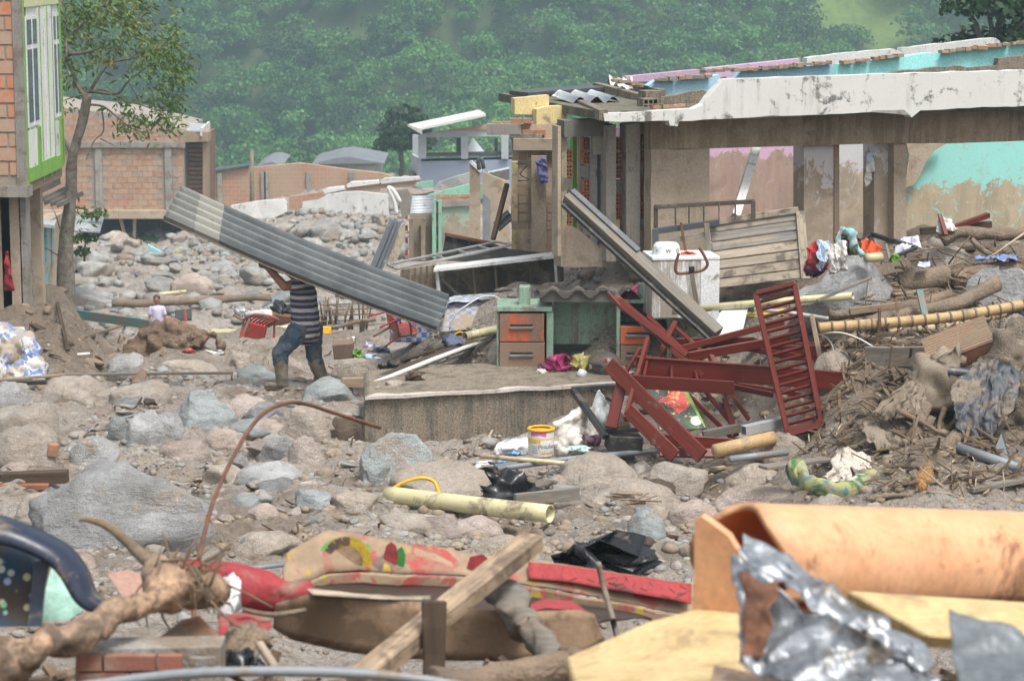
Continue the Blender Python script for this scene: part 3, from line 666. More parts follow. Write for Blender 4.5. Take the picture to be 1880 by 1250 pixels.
# ---------------------------------------------------------------- far buildings
B_FAR = brickmat('far_brick', [(.42, .20, .115), (.40, .215, .13), (.35, .18, .11), (.44, .25, .16), (.38, .24, .16), (.33, .21, .15)], .62, (.44, .35, .27))
m_mortar = mat('mortar', (.36, .32, .27), (.30, .265, .22), 3, .95, .2)
def brick_field(parent, o0, ex, ez, w, h, bw, bh, mt, keep=lambda u, v: True, depth=.05, seed=0, gap=.014, limit=300, name='brick', n=None):
    """bricks in running bond, each an object; ex, ez unit vectors, n = outward normal"""
    rs = np.random.RandomState(seed); ex = np.asarray(ex, float); ez = np.asarray(ez, float); o0 = np.asarray(o0, float)
    n = np.cross(ex, ez) if n is None else np.asarray(n, float); cnt = 0; me = {}
    v = 0; row = 0
    while v + bh * .6 < h:
        u = -(row % 2) * bw / 2
        while u < w - .02:
            a, b = max(u, 0), min(u + bw, w)
            if b - a > .05 and keep((a + b) / 2, v + bh / 2) and cnt < limit:
                key = round(b - a, 3)
                if key not in me:
                    L = (b - a - gap) / 2; H = (bh - gap) / 2
                    ob = mk(name, [tuple(np.asarray(q)) for q in boxv(-L, L, -depth, 0, -H, H)], BOXF, mt, parent, M=Matrix.Identity(4)); me[key] = ob.data
                else:
                    ob = bpy.data.objects.new(name, me[key]); COL.objects.link(ob); ob.parent = parent
                c = o0 + ex * (a + b) / 2 + ez * (v + bh / 2) + n * (.012 + rs.uniform(0, .006))
                y = -n; M = Matrix(((ex[0], y[0], ez[0], c[0]), (ex[1], y[1], ez[1], c[1]), (ex[2], y[2], ez[2], c[2]), (0, 0, 0, 1)))
                M = M @ Matrix.Translation((0, depth, 0)) @ Matrix.Rotation(rs.uniform(-.006, .006), 4, 'Y')
                ob.matrix_local = Matrix.Translation(-org(parent)) @ M; cnt += 1
            u += bw
        v += bh; row += 1
def far_house():
    Y = 90.; b = P(225, 440, Y); b[2] = Tz(b[0], Y) - .5
    o = thing('brick_house', 'unfinished two-storey brick house beyond the rubble at left', 'house', b)
    q = lambda px, py, dy=0: P(px, py, Y + dy)
    prism('wall', [q(60, 392), q(338, 392), q(338, 262), q(338, 238), q(225, 210), q(105, 198), q(60, 193)], (0, 5.5, 0), m_mortar, o)
    sc = mpp(200, 300, Y); x0 = q(60, 388); W = (338 - 60) * sc; H = (388 - 272) * sc
    cols = [(182 - 60) * sc, (310 - 60) * sc]
    brick_field(o, x0, (1, 0, 0), (0, 0, 1), W, H, .38, .215, B_FAR, lambda u, v: all(abs(u - c) > .22 for c in cols), seed=2, limit=178)
    x1 = q(60, 262); brick_field(o, x1, (1, 0, 0), (0, 0, 1), W, (262 - 196) * sc, .38, .215, B_FAR, lambda u, v: v + .12 < ((262 - 196) - max(0, (u / sc + 60 - 105)) * .178) * sc, seed=5, limit=110)
    for px in (182, 310): box('concrete_column', q(px, 330, -.03) , (.26, .16, 126 * sc), m_conc, o, bev=0)
    box('concrete_band', q(199, 266, -.06), (W + .1, .2, 10 * sc), m_conc, o, bev=0); box('floor_slab', q(199, 393, -.1), (W + .3, .5, 15 * sc), m_mudwall, o, bev=0)
    prism('recessed_wall', [q(338, 392, 1.2), q(372, 392, 1.2), q(372, 250, 1.2), q(338, 250, 1.2)], (0, 4, 0), mat('brown_brick_mass', (.22, .13, .08), (.17, .10, .065), 3, .9, .3), o)
    for k in range(15): box('brick_course', q(355, 268 + k * 8.3, 1.17), (33 * sc, .1, .12), B_FAR, o, bev=0)
    prism('corner_pier', [q(372, 385, .2), q(379, 383, .2), q(379, 250, .2), q(372, 250, .2)], (0, 1, 0), m_clay, o)
    prism('roof_beam', [q(330, 262, -.1), q(382, 260, -.1), q(382, 243, -.1), q(338, 240, -.1), q(330, 245, -.1)], (0, 1, 0), m_clay, o)
    prism('roof', [q(325, 243), q(370, 243, -.15), q(384, 230, 3.), q(348, 228, 3.)], (0, 0, .05), m_tin, o); beam('fascia', q(369, 243, -.2), q(384, 230, 3), .08, .28, m_white, o)
    prism('interior_shade_panel', [q(60, 395, 1.6), q(372, 395, 1.6), q(372, 470, 1.6), q(60, 470, 1.6)], (0, .2, 0), mat('interior_shade', (.07, .062, .052), (.05, .045, .04), 2, .9, .2), o)  # near-black panel stands in for the shade inside the open ground floor
    for a, c in ((220, 235), (248, 246)): beam('prop', q(a, 396, .2), q(c, 455, .2), .12, .12, m_woodp, o)
    prism('blue_door', [q(222, 402, 1.5), q(246, 402, 1.5), q(246, 440, 1.5), q(222, 440, 1.5)], (0, .08, 0), mat('navy_paint', (.03, .045, .09), None, 3, .7, .2), o)
    beam('green_rail', q(200, 437, .6), q(330, 440, .6), .06, .1, mat('green_rail', (.10, .22, .08), None, 3, .7, .3), o)
far_house()
m_brickfar = None
def brick_wall_mat():
    t = NT('far_brick_wall'); g = t.n.new('ShaderNodeNewGeometry').outputs['Position']; c = t.n.new('ShaderNodeCombineXYZ'); t.l.new(t.sep(g, 0), c.inputs[0]); t.l.new(t.sep(g, 2), c.inputs[1])
    b = t.n.new('ShaderNodeTexBrick'); t.l.new(c.outputs[0], b.inputs[0]); b.inputs['Scale'].default_value = 1; b.inputs['Brick Width'].default_value = .36; b.inputs['Row Height'].default_value = .2; b.inputs['Mortar Size'].default_value = .015
    b.inputs['Color1'].default_value = (.45, .205, .12, 1); b.inputs['Color2'].default_value = (.37, .20, .13, 1); b.inputs['Mortar'].default_value = (.38, .32, .26, 1)
    n1 = t.noise(.5, 6, .7, v=g); col = t.mix(t.math('MULTIPLY', t.ramp(n1, .42, .62), .75), b.outputs[0], (.40, .31, .22)); return t.done(col, .9)
m_brickfar = brick_wall_mat()
def far_row():
    Y = 112.; b = P(550, 380, Y); o = thing('boundary_wall', 'long low brick wall with concrete columns across the far riverbed', 'wall', b); q = lambda px, py, dy=0: P(px, py, Y + dy)
    top = [(378, 316), (455, 308), (460, 308), (520, 303), (548, 300), (575, 303), (640, 312), (700, 318), (722, 325)]
    prism('brickwork', [q(378, 400)] + [q(*p) for p in top] + [q(722, 400)], (0, .5, 0), m_brickfar, o)
    for px in (382, 404, 484, 490, 567, 646): box('column', q(px, 355, -.05), (.22, .2, 2.0), m_conc, o, bev=0)
    prism('coping_roof', [q(376, 319, -.2), q(458, 306, -.2), q(458, 303, 2), q(376, 313, 2)], (0, 0, .08), m_dark, o)
    for a, pts in (('long grey metal-roofed shed behind the far brick wall', ((572, 302), (618, 290), (640, 288), (705, 300))), ('small grey hipped roof showing over the far brick wall', ((468, 309), (485, 300), (500, 298), (518, 304)))):
        c = P(pts[1][0], 310, 122); h = thing('shed', a, 'shed', c); z = [P(x, y, 122) for x, y in pts]
        prism('roof', z, (0, 5, .12), mat('grey_roof', (.20, .215, .235), (.17, .18, .20), 1, .7), h)
        prism('shed_wall', [z[0] + (.4, .3, -.05), z[1] + (0, .3, -.25), z[2] + (0, .3, -.25), z[3] + (-.4, .3, -.05), z[3] + (-.4, .3, -2.5), z[0] + (.4, .3, -2.5)], (0, 6, 0), mat('shed_wall_grey', (.34, .35, .34), None, 1, .9), h)
    pl = P(463, 398, 96); tube('utility_pole', [pl - (0, 0, .6), P(462, 276, 96)], [.11, .075], m_concd, None, 8); tag(bpy.data.objects['utility_pole'], 'weathered utility pole in front of the far brick wall', 'pole')
far_row()
m_bluegrey = mat('blue_grey_paint', (.30, .34, .43), (.26, .30, .385), 1.5, .85, .1, bump=.1)
m_lightgrey = mat('pale_render', (.46, .49, .52), (.40, .42, .45), 1.5, .85, .1, bump=.1)
def blue_building():
    Y = 100.; b = P(850, 345, Y); o = thing('terrace_building', 'blue-grey building with an open upper terrace and white roof', 'building', b); q = lambda px, py, dy=0: P(px, py, Y + dy)
    prism('front_wall', [q(774, 345), q(945, 345), q(945, 288), q(774, 291)], (0, .4, 0), m_bluegrey, o)
    prism('side_wall', [q(761, 343, 3.5), q(774, 348), q(774, 291), q(761, 283, 3.5)], (-.15, .1, 0), m_lightgrey, o)
    prism('side_window', [q(763, 342, 3.3), q(771, 345, 1), q(771, 318, 1), q(763, 312, 3.3)], (-.3, 0, 0), m_dark, o)
    for px in (776, 853, 927): box('column', q(px, 270), (.3, .3, .98), m_lightgrey, o, bev=0)
    box('column', q(763, 268, 3.4), (.25, .25, .95), m_lightgrey, o, bev=0)
    beam('parapet_rail', q(778, 284, .15), q(940, 281, .15), .1, .16, m_dark, o)
    prism('beam', [q(770, 253), q(945, 250), q(945, 236), q(800, 243), q(770, 248)], (0, .35, 0), m_lightgrey, o)
    prism('brick_gable', [q(800, 243, -.05), q(945, 236, -.05), q(945, 222, -.05)], (0, .3, 0), m_brickfar, o)
    prism('roof', [q(749, 233, -.6), q(768, 240, -1), q(892, 214, -1), q(880, 206, 3.5)], (0, 0, .1), mat('white_roof', (.66, .66, .62), (.58, .58, .55), 1, .6), o)
    prism('fascia', [q(748, 232, -.7), q(773, 247, -1.05), q(773, 238, -1.05), q(748, 229, -.7)], (.05, -.1, 0), m_white, o)
    prism('floor', [q(774, 292), q(945, 288), q(945, 288, 5), q(774, 292, 5)], (0, 0, -.1), m_conc, o)
    for a, c in ((838, 848), (908, 914)): prism('dark_screen', [q(a, 253, .6), q(c, 253, .6), q(c, 282, .6), q(a, 282, .6)], (0, .05, 0), m_dark, o)
    tn = thing('canopy_tent', 'white peaked canopy tent on the blue building terrace', 'tent', q(868, 284, 2)); t2 = [q(853, 283, 1.5), q(892, 282, 1.5), q(892, 283, 4), q(853, 284, 4)]; ap = q(868, 252, 2.5)
    mk('canopy', t2 + [ap], [(0, 1, 4), (1, 2, 4), (2, 3, 4), (3, 0, 4)], m_lightgrey, tn)
blue_building()
def white_ruins():
    Y = 92.; q = lambda px, py, dy=0: P(px, py, Y + dy)
    for k, (lb, pts, m) in enumerate((('broken white gable wall standing in the far rubble', [(553, 395), (556, 370), (585, 366), (600, 358), (632, 353), (660, 352), (712, 358), (714, 395)], m_white),
        ('stub of exposed brick wall beside the far white gable', [(530, 385), (531, 362), (560, 358), (592, 352), (600, 360), (586, 368), (556, 372), (554, 388)], m_brickfar), ('low white broken wall left of the far white gable', [(420, 400), (424, 378), (470, 370), (520, 366), (526, 372), (528, 388), (500, 402)], m_white))):
        o = prism('ruined_wall', jag([q(*p) for p in pts], .4, .05, k), (0, .3, 0), m); tag(o, lb, 'wall')
    Y = 97
    for k, (a, c, y0, y1) in enumerate(((593, 634, 343, 357), (636, 697, 332, 350), (698, 772, 325, 340))):
        o = thing('ruined_wall', ['left of three stepped white wall tops behind the far gable', 'middle of three stepped white wall tops behind the far gable', 'right of three stepped white wall tops nearest the blue building'][k], 'wall', P(a, y1, Y))
        prism('brickwork', [P(a, y1 + 5, Y), P(a, y0 + 8, Y), P(c, y0 + 1, Y), P(c, y1 + 3, Y)], (0, .3, 0), m_brickfar, o); prism('white_top', [P(a, y0 + 8, Y - .1), P(a + 8, y0 + 3, Y - .1), P(c - 3, y0, Y - .1), P(c, y0 + 5, Y - .1), P(a + 2, y0 + 13, Y - .1)], (0, .5, 0), m_white, o)
white_ruins()
# ---------------------------------------------------------------- the wrecked bungalow on the right
HA = P(1200, 215, 27.0); E1 = np.array((.951, .309, 0)); E2 = np.array((-.309, .951, 0))
def hp(px, py, d=0): return PL(px, py, HA + E2 * d, E2)
def hwall(name, pts, d, th, m, parent, jg=0, seed=0, skip=(), bev=0):
    q = [hp(a, b, d) for a, b in pts]
    if jg: q = [p - E2 * np.dot(p - HA - E2 * d, E2) for p in jag(q, .14, jg, seed, True, skip)]
    return prism(name, q, E2 * th, m, parent, bev)
_hb = {}
def hollow_block(parent, c, ex, ez, n, w=.1, h=.2, cols=2, rows=3, d=.12, m=None, name='hollow_block'):
    """clay block end with its square holes; built once and shared"""
    key = (w, h, cols, rows, d)
    if key not in _hb:
        V, F = [], []
        def bx(a): 
            o = len(V); V.extend(boxv(*a)); F.extend(tuple(i + o for i in f) for f in BOXF)
        t = .014
        for i in range(cols + 1): x = -w / 2 + i * (w - t) / cols; bx((x, x + t, 0, d, -h / 2, h / 2))
        for j in range(rows + 1):
            z = -h / 2 + j * (h - t) / rows
            for i in range(cols): x = -w / 2 + i * (w - t) / cols + t; bx((x, x + (w - t) / cols - t, .001, d, z + .0004, z + t - .0004))
        bx((-w / 2 + .003, w / 2 - .003, d * .7, d * .98, -h / 2 + .003, h / 2 - .003))
        _hb[key] = mk(name, V, F, m or m_clayo, parent, M=Matrix.Identity(4)); o = _hb[key]
    else:
        o = bpy.data.objects.new(name, _hb[key].data); COL.objects.link(o); o.parent = parent
    y = np.asarray(n, float); M = Matrix(((ex[0], y[0], ez[0], c[0]), (ex[1], y[1], ez[1], c[1]), (ex[2], y[2], ez[2], c[2]), (0, 0, 0, 1)))
    o.matrix_local = Matrix.Translation(-org(parent)) @ M; return o
def parapet_mat():
    t = NT('mould_stained_white'); g = t.n.new('ShaderNodeNewGeometry').outputs['Position']; n1 = t.noise(3.2, 7, .72, v=g, dist=.6); n2 = t.noise(50, 3, .7, v=g); n3 = t.noise(7, 5, .7, (1, 1, .14), v=g); n4 = t.noise(1.1, 4, .6, v=g)
    z = t.sep(g, 2); col = t.mix(n4, (.72, .72, .69), (.60, .59, .55))
    top = t.ramp(z, 4.0, 4.45); f = t.ramp(t.math('ADD', t.math('ADD', n1, t.math('MULTIPLY', n3, .35)), t.math('MULTIPLY', top, .1)), .74, .82)
    col = t.mix(t.math('MULTIPLY', f, .85), col, (.075, .072, .065)); col = t.mix(t.math('MULTIPLY', t.ramp(n3, .54, .72), .55), col, (.33, .30, .255)); col = t.val(col, t.math('ADD', t.math('MULTIPLY', n2, .2), .88))
    return t.done(col, .85, n2, .3, .006)
def house():
    b = hp(1500, 480, 1.0); o = thing('ruined_bungalow', 'roofless mud-coated bungalow with a stained white parapet', 'house', b)
    z0 = hp(1150, 213)[2]
    m_par = parapet_mat()
    hwall('parapet', [(1108, 209), (1160, 207), (1215, 203), (1275, 200), (1292, 192), (1300, 180), (1318, 160), (1330, 146), (1500, 140), (1700, 134), (1905, 129), (1905, 194), (1760, 199), (1690, 203), (1674, 216), (1660, 204), (1570, 208), (1400, 214), (1290, 220), (1247, 223), (1244, 232), (1230, 231), (1228, 222), (1110, 223)], 0, .16, m_par, o, .007, 3)
    hwall('exposed_brick_patch', [(1596, 206), (1604, 203), (1660, 202), (1672, 212), (1640, 209)], -.012, .05, m_conc, o)
    # roof slab and ceiling
    L = hp(1110, 210); R = hp(1905, 195); zt = z0
    A = np.array((L[0], L[1], zt)); Bp = A + E1 * 9.5; sl = [A, Bp, Bp + E2 * .55, A + E2 * .55 + E1 * 1.2, A + E2 * 3.9 + E1 * 1.1, A + E2 * 3.9]
    slab_m = mat('roof_slab_mossy', (.20, .18, .14), (.115, .11, .085), 3, .85, .4, mudc=(.10, .115, .05))
    prism('roof_slab', [p + E2 * (.165 if k < 2 else 0) + (0, 0, .045) for k, p in enumerate(sl)], (0, 0, -.1), slab_m, o)
    # walls under it
    hwall('lintel', [(1195, 224), (1700, 205), (1905, 192), (1905, 258), (1736, 264), (1640, 263), (1303, 273), (1195, 274)], .5, .22, mat('mud_lintel', (.34, .25, .16), (.20, .145, .095), 1.6, .85, .4, streak=.5, mudc=(.44, .35, .24)), o)
    hwall('front_wall', [(1195, 274.5), (1303, 273.5), (1303, 300), (1301, 380), (1306, 500), (1195, 510)], .5, .22, m_mudwall, o, .008, 4)
    zm = lambda py, d: hp(1500, py, d)[2]
    hwall('pink_wall', [(1255, 250), (1500, 245), (1500, 500), (1255, 510)], 3.0, .15, linewall('pink_wall', (.72, .48, .66), zm(277, 3.0), .1, (.44, .32, .26), streak=.35), o)
    hwall('pink_side_wall', [(1120, 235), (1230, 235), (1230, 480), (1120, 480)], 3.4, .15, linewall('pink_side', (.58, .36, .52), zm(330, 3.4), .2, (.33, .25, .18)), o)
    hwall('pillar', [(1476, 268), (1531, 266), (1531, 490), (1476, 490)], 0.6, .3, linewall('pillar_w', (.60, .56, .55), zm(318, 1.), .3, (.44, .35, .26)), o)
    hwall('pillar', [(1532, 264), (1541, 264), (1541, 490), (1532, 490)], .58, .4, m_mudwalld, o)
    hwall('back_wall', [(1535, 255), (1650, 255), (1650, 490), (1535, 490)], 2.3, .15, linewall('white_back', (.64, .63, .65), zm(315, 2.3), .14, (.50, .41, .31), dirt=.7), o)
    hwall('pillar', [(1605, 263), (1639, 262), (1641, 490), (1605, 490)], 0.7, .3, linewall('pillar_w2', (.66, .65, .68), zm(296, 1.1), .3, (.47, .38, .28)), o)
    hwall('pillar', [(1641, 262), (1664, 261), (1664, 490), (1641, 490)], .55, .3, m_mudwall, o)
    hwall('turquoise_wall', [(1664, 245), (1925, 238), (1925, 470), (1664, 480)], 1.75, .15, linewall('turquoise_wall', (.36, .78, .72), zm(348, 1.75), .16, (.52, .43, .30), streak=1.0, dirt=.3), o)
    hwall('torn_render', [(1664, 262), (1737, 264), (1714, 278), (1700, 298), (1690, 320), (1680, 338), (1664, 345)], 1.6, .06, m_mudwall, o, .05, 8)
    # open left end: columns, hollow blocks, strips of paint
    cm = mat('column_render', (.40, .375, .33), (.33, .30, .255), 2, .88, .25, streak=.3)
    hwall('lintel_beam', [(1036, 222), (1118, 219), (1118, 250), (1036, 252)], .9, .25, mat('mould_concrete', (.20, .195, .175), (.12, .118, .105), 3, .9, .2, streak=.3), o)
    hwall('column', [(1113, 231), (1131, 229), (1131, 480), (1113, 480)], .8, .2, cm, o); hwall('column', [(1150, 228), (1175, 226), (1175, 490), (1150, 490)], .8, .22, cm, o)
    hwall('column', [(1175, 226), (1196, 226), (1196, 245), (1188, 262), (1192, 300), (1186, 330), (1190, 395), (1180, 480), (1175, 480)], .98, .2, m_mudwall, o)
    hwall('column', [(1024, 232), (1030, 232), (1030, 470), (1024, 470)], .8, .2, m_mudwall, o)
    hwall('column', [(1031, 228), (1041, 228), (1041, 470), (1031, 470)], 1.0, .2, mat('cream_render', (.52, .46, .33), (.45, .38, .26), 3, .85, .3), o)
    hwall('green_panel', [(1052, 250), (1059, 250), (1059, 430), (1052, 440)], 1.5, .1, m_green, o); hwall('white_panel', [(1059, 250), (1066, 250), (1066, 440), (1059, 440)], 1.5, .12, m_white, o)
    hwall('white_panel', [(1084, 248), (1103, 244), (1100, 300), (1098, 400), (1102, 462), (1086, 455)], 1.25, .1, m_white, o, .01, 6)
    hwall('door_frame', [(1103, 246), (1107, 246), (1107, 465), (1103, 465)], 1.1, .12, m_dark, o); hwall('door_frame', [(1107, 246), (1113, 246), (1113, 465), (1107, 465)], 1.2, .1, m_yelwall, o)
    hwall('mud_wall', [(1030, 470), (1030, 420), (1050, 415), (1060, 420), (1075, 432), (1100, 455), (1114, 452), (1114, 490), (1030, 490)], .93, .25, m_mudwall, o, .01, 2)
    hwall('back_mud_wall', [(1020, 300), (1120, 300), (1120, 490), (1020, 490)], 3.3, .15, m_mudwall, o)
    hwall('window_wall', [(1066, 250), (1072, 250), (1073, 440), (1066, 440)], 1.3, .1, m_mudwall, o)
    hwall('hood', [(1088, 250), (1112, 246), (1112, 278), (1104, 285), (1090, 283)], .92, .06, mat('hood_grey', (.28, .27, .22), None, 3, .7, .3), o)
    s = mpp(1100, 350, 27.6)
    for px, ya, yb, d in ((1045, 275, 425, 1.02), (1077, 252, 445, 1.12), (1136, 252, 400, .95), (1181, 246, 400, .93)):
        y = ya; k = 0
        while y < yb:
            c = hp(px, y + 13, d)
            if (k + px) % 4 != 3: hollow_block(o, c, E1, (0, 0, 1), E2, .085, .15)
            else: box('mortar_lump', c + E2 * .06, (.085, .1, .14), m_conc, o, rz=.3)
            y += 25.5; k += 1
    # things on the slab edge and wall tops
    st = [((1006, 172), (1070, 165)), ]
    m_blue = mat('sky_blue_paint', (.40, .66, .80), (.36, .60, .73), 2, .85, .08, bump=.2); m_tq = mat('turquoise_paint', (.34, .74, .73), (.30, .67, .66), 2, .85, .06, bump=.2)
    m_lil = mat('lilac_paint', (.55, .38, .52), (.48, .33, .45), 2, .85, .1, bump=.2)
    hwall('cross_wall', [(1190, 158), (1205, 148), (1322, 138), (1318, 175), (1230, 180)], 2.4, .15, m_blue, o, .01, 1); hwall('cross_wall', [(1352, 145), (1362, 130), (1528, 117), (1530, 150), (1352, 160)], 2.8, .15, m_blue, o, .01, 2)
    hwall('cross_wall', [(1532, 142), (1541, 118), (1712, 97), (1716, 111), (1723, 111), (1728, 98), (1905, 77), (1905, 150), (1532, 160)], 2.4, .15, m_tq, o, .008, 3)
    hwall('cross_wall', [(1148, 150), (1150, 141), (1284, 128), (1286, 150)], 4.6, .15, m_lil, o); hwall('cross_wall', [(1294, 145), (1296, 126), (1470, 108), (1470, 140), (1340, 150), (1332, 141), (1300, 147)], 4.6, .15, m_lil, o)
    hwall('cross_wall', [(1480, 125), (1482, 107), (1560, 97), (1640, 90), (1655, 97), (1655, 120)], 5.4, .15, m_white, o, .01, 5); hwall('cross_wall', [(1654, 120), (1656, 88), (1740, 80), (1828, 70), (1836, 76), (1836, 110)], 5.4, .15, m_white, o, .01, 6)
    hwall('dark_render', [(1630, 136), (1650, 131), (1760, 121), (1780, 125), (1830, 120), (1832, 108), (1905, 100), (1905, 140), (1630, 146)], 2.2, .1, m_concd, o, .01, 7); hwall('upstand', [(1205, 180), (1292, 166), (1300, 172), (1285, 196), (1205, 200)], 1.1, .12, m_concd, o, .012, 9)
    rs = np.random.RandomState(6); rb = brickmat('rubble_brick', [(.34, .19, .115), (.28, .20, .14), (.22, .19, .15), (.40, .27, .18)], .5)
    for (xa, ya), (xb, yb), d, n in (((1195, 150), (1300, 142), 2.35, 7), ((1352, 132), (1526, 117), 2.75, 26), ((1545, 118), (1655, 104), 2.35, 10), ((1728, 98), (1900, 78), 2.35, 26), ((1296, 134), (1350, 128), 3.2, 8), ((1130, 150), (1200, 165), 2.6, 10), ((1280, 196), (1200, 200), .3, 8)):
        for k in range(n):
            t = (k + rs.rand()) / n; c = hp(xa + (xb - xa) * t, ya + (yb - ya) * t - 1, d); box('broken_brick', c + (0, 0, .01), (rs.uniform(.06, .16), rs.uniform(.06, .12), rs.uniform(.02, .05)), rb, o, rz=.3 + rs.uniform(-.4, .4), rx=rs.uniform(-.15, .15), bev=0)
    # block stub and beam pile on the slab
    sb = A + E2 * 1.5 + E1 * .8
    hollow_block(o, hp(1195, 192, .75), E1, (0, 0, 1), E2, .19, .13, 3, 2, .2, m_concd); box('concrete_stub', hp(1193, 182, 1.1), (.2, .25, .2), m_concd, o, rz=.31)
    beam('roof_beam', hp(1095, 158, 3.6), hp(1180, 180, 1.9), .1, .09, m_concd, o); beam('roof_beam', hp(1122, 148, 4.2), hp(1215, 172, 2.0), .1, .1, slab_m, o); beam('roof_beam', hp(1008, 171, 3.85), hp(1060, 190, 1.9), .1, .12, m_concd, o)
    beam('roof_beam', hp(1060, 190, 1.9), hp(1108, 212, .02), .1, .12, m_concd, o)
    hwall('yellow_wall_top', [(945, 181), (1008, 175), (1008, 200), (985, 203), (985, 211), (945, 210)], 1.6, .14, m_yelwall, o, .008, 2); hwall('yellow_wall_top', [(985, 201), (1005, 196), (1040, 194), (1040, 227), (985, 229)], 1.45, .14, m_yelwall, o, .008, 3)
    # loose sheets on the roof
    c0 = hp(1050, 184, 1.6); s1 = corr('roofing_sheet', c0, E2 * .75 + (0, 0, .04), E1 * .62 + (0, 0, -.005), m_tin, None, 3, .035, .006); tag(s1, 'shiny corrugated zinc sheet lying on the slab roof', 'roofing')
    s2 = beam('roof_plank', hp(952, 172, 3.2), hp(1098, 161, 3.4), .5, .05, m_dark); tag(s2, 'long dark sheet jutting left from the slab roof', 'sheet')
    s3 = sheet('plastic_sheet', hp(1118, 142, 3.6), hp(1160, 148, 3.3), hp(1120, 152, 3.3), hp(1165, 160, 3.), m_clothw, nu=16, nv=12, amp=.05, freq=7, seed=2); tag(s3, 'torn silvery plastic film on top of the broken roof edge', 'plastic sheet')
house()

def mid_house():
    Yp = 31.5; q = lambda px, py, dy=0: P(px, py, Yp + dy); b = q(985, 475)
    o = thing('brick_ruin', 'mud-caked brick wall corner left of the bungalow', 'ruin', b); sc = mpp(985, 350, Yp)
    mb = brickmat('muddy_brick', [(.36, .27, .19), (.33, .25, .175), (.38, .28, .20)], .75, (.335, .265, .19)); mo = brickmat('orange_brick', [(.48, .22, .125), (.43, .20, .12), (.40, .22, .14)], .25)
    prism('wall_core', jag([q(938, 480), q(1026, 480), q(1026, 228), q(1000, 222), q(960, 228), q(938, 232)], .3, .02, 1), (0, .2, 0), m_mudwall, o)
    brick_field(o, q(951, 470), (1, 0, 0), (0, 0, 1), 24 * sc, 215 * sc, .24, .115, mb, seed=3, depth=.03); brick_field(o, q(1003, 470), (1, 0, 0), (0, 0, 1), 17 * sc, 215 * sc, .24, .115, mb, seed=4, depth=.03)
    box('column', q(989, 380, -.04), (28 * sc, .14, 190 * sc), m_mudwall, o); box('column', q(945, 385, -.1), (11 * sc, .14, 178 * sc), mat('yellow_post', (.46, .36, .19), (.36, .28, .165), 3, .8, .35), o); box('beam', q(985, 265, -.05), (85 * sc, .14, 22 * sc), m_mudwall, o)
    for x0, y0, w, h, s in ((900, 222, 35, 12, 1), (936, 238, 66, 11, 2), (964, 256, 55, 9, 3), (937, 218, 40, 10, 4)): brick_field(o, q(x0, y0 + h, -.06), (1, 0, 0), (0, 0, 1), w * sc, h * sc + .03, .16, .08, mo, seed=s, depth=.12)
    box('beam', q(925, 237, -.02), (62 * sc, .15, 20 * sc), m_conc, o); box('beam', q(965, 250, -.03), (60 * sc, .12, 8 * sc), m_conc, o)
    tube('bent_rebar', [q(948, 300, -.2), q(968, 302, -.25), (q(955, 320, -.2)), q(972, 330, -.2), q(950, 332, -.2)], .008, m_black, o, 5, curve=4)
    cl = sheet('hanging_shirt', q(984, 296, -.2), q(1003, 290, -.2), q(991, 338, -.18), q(1008, 335, -.18), mat('cloth_blue_print', (.07, .13, .48), (.30, .20, .30), 14, .9, .1, bump=.3), nu=16, nv=24, amp=.04, freq=9, seed=5); tag(cl, 'blue patterned shirt hanging on the muddy brick wall', 'shirt')
    sh = beam('leaning_plank', q(905, 440, -.1), q(931, 338, .3), .06, .05, m_woodd); tag(sh, 'dark splintered pole leaning beside the muddy brick corner', 'pole')
    cr = corr('roofing_sheet', q(905, 410, .1), q(932, 386, .1) - q(905, 410, .1), np.array((.09, .05, -.12)), m_fibre, None, 2, .02, .006); tag(cr, 'small grey corrugated scrap leaning on the dark pole', 'roofing')
mid_house()

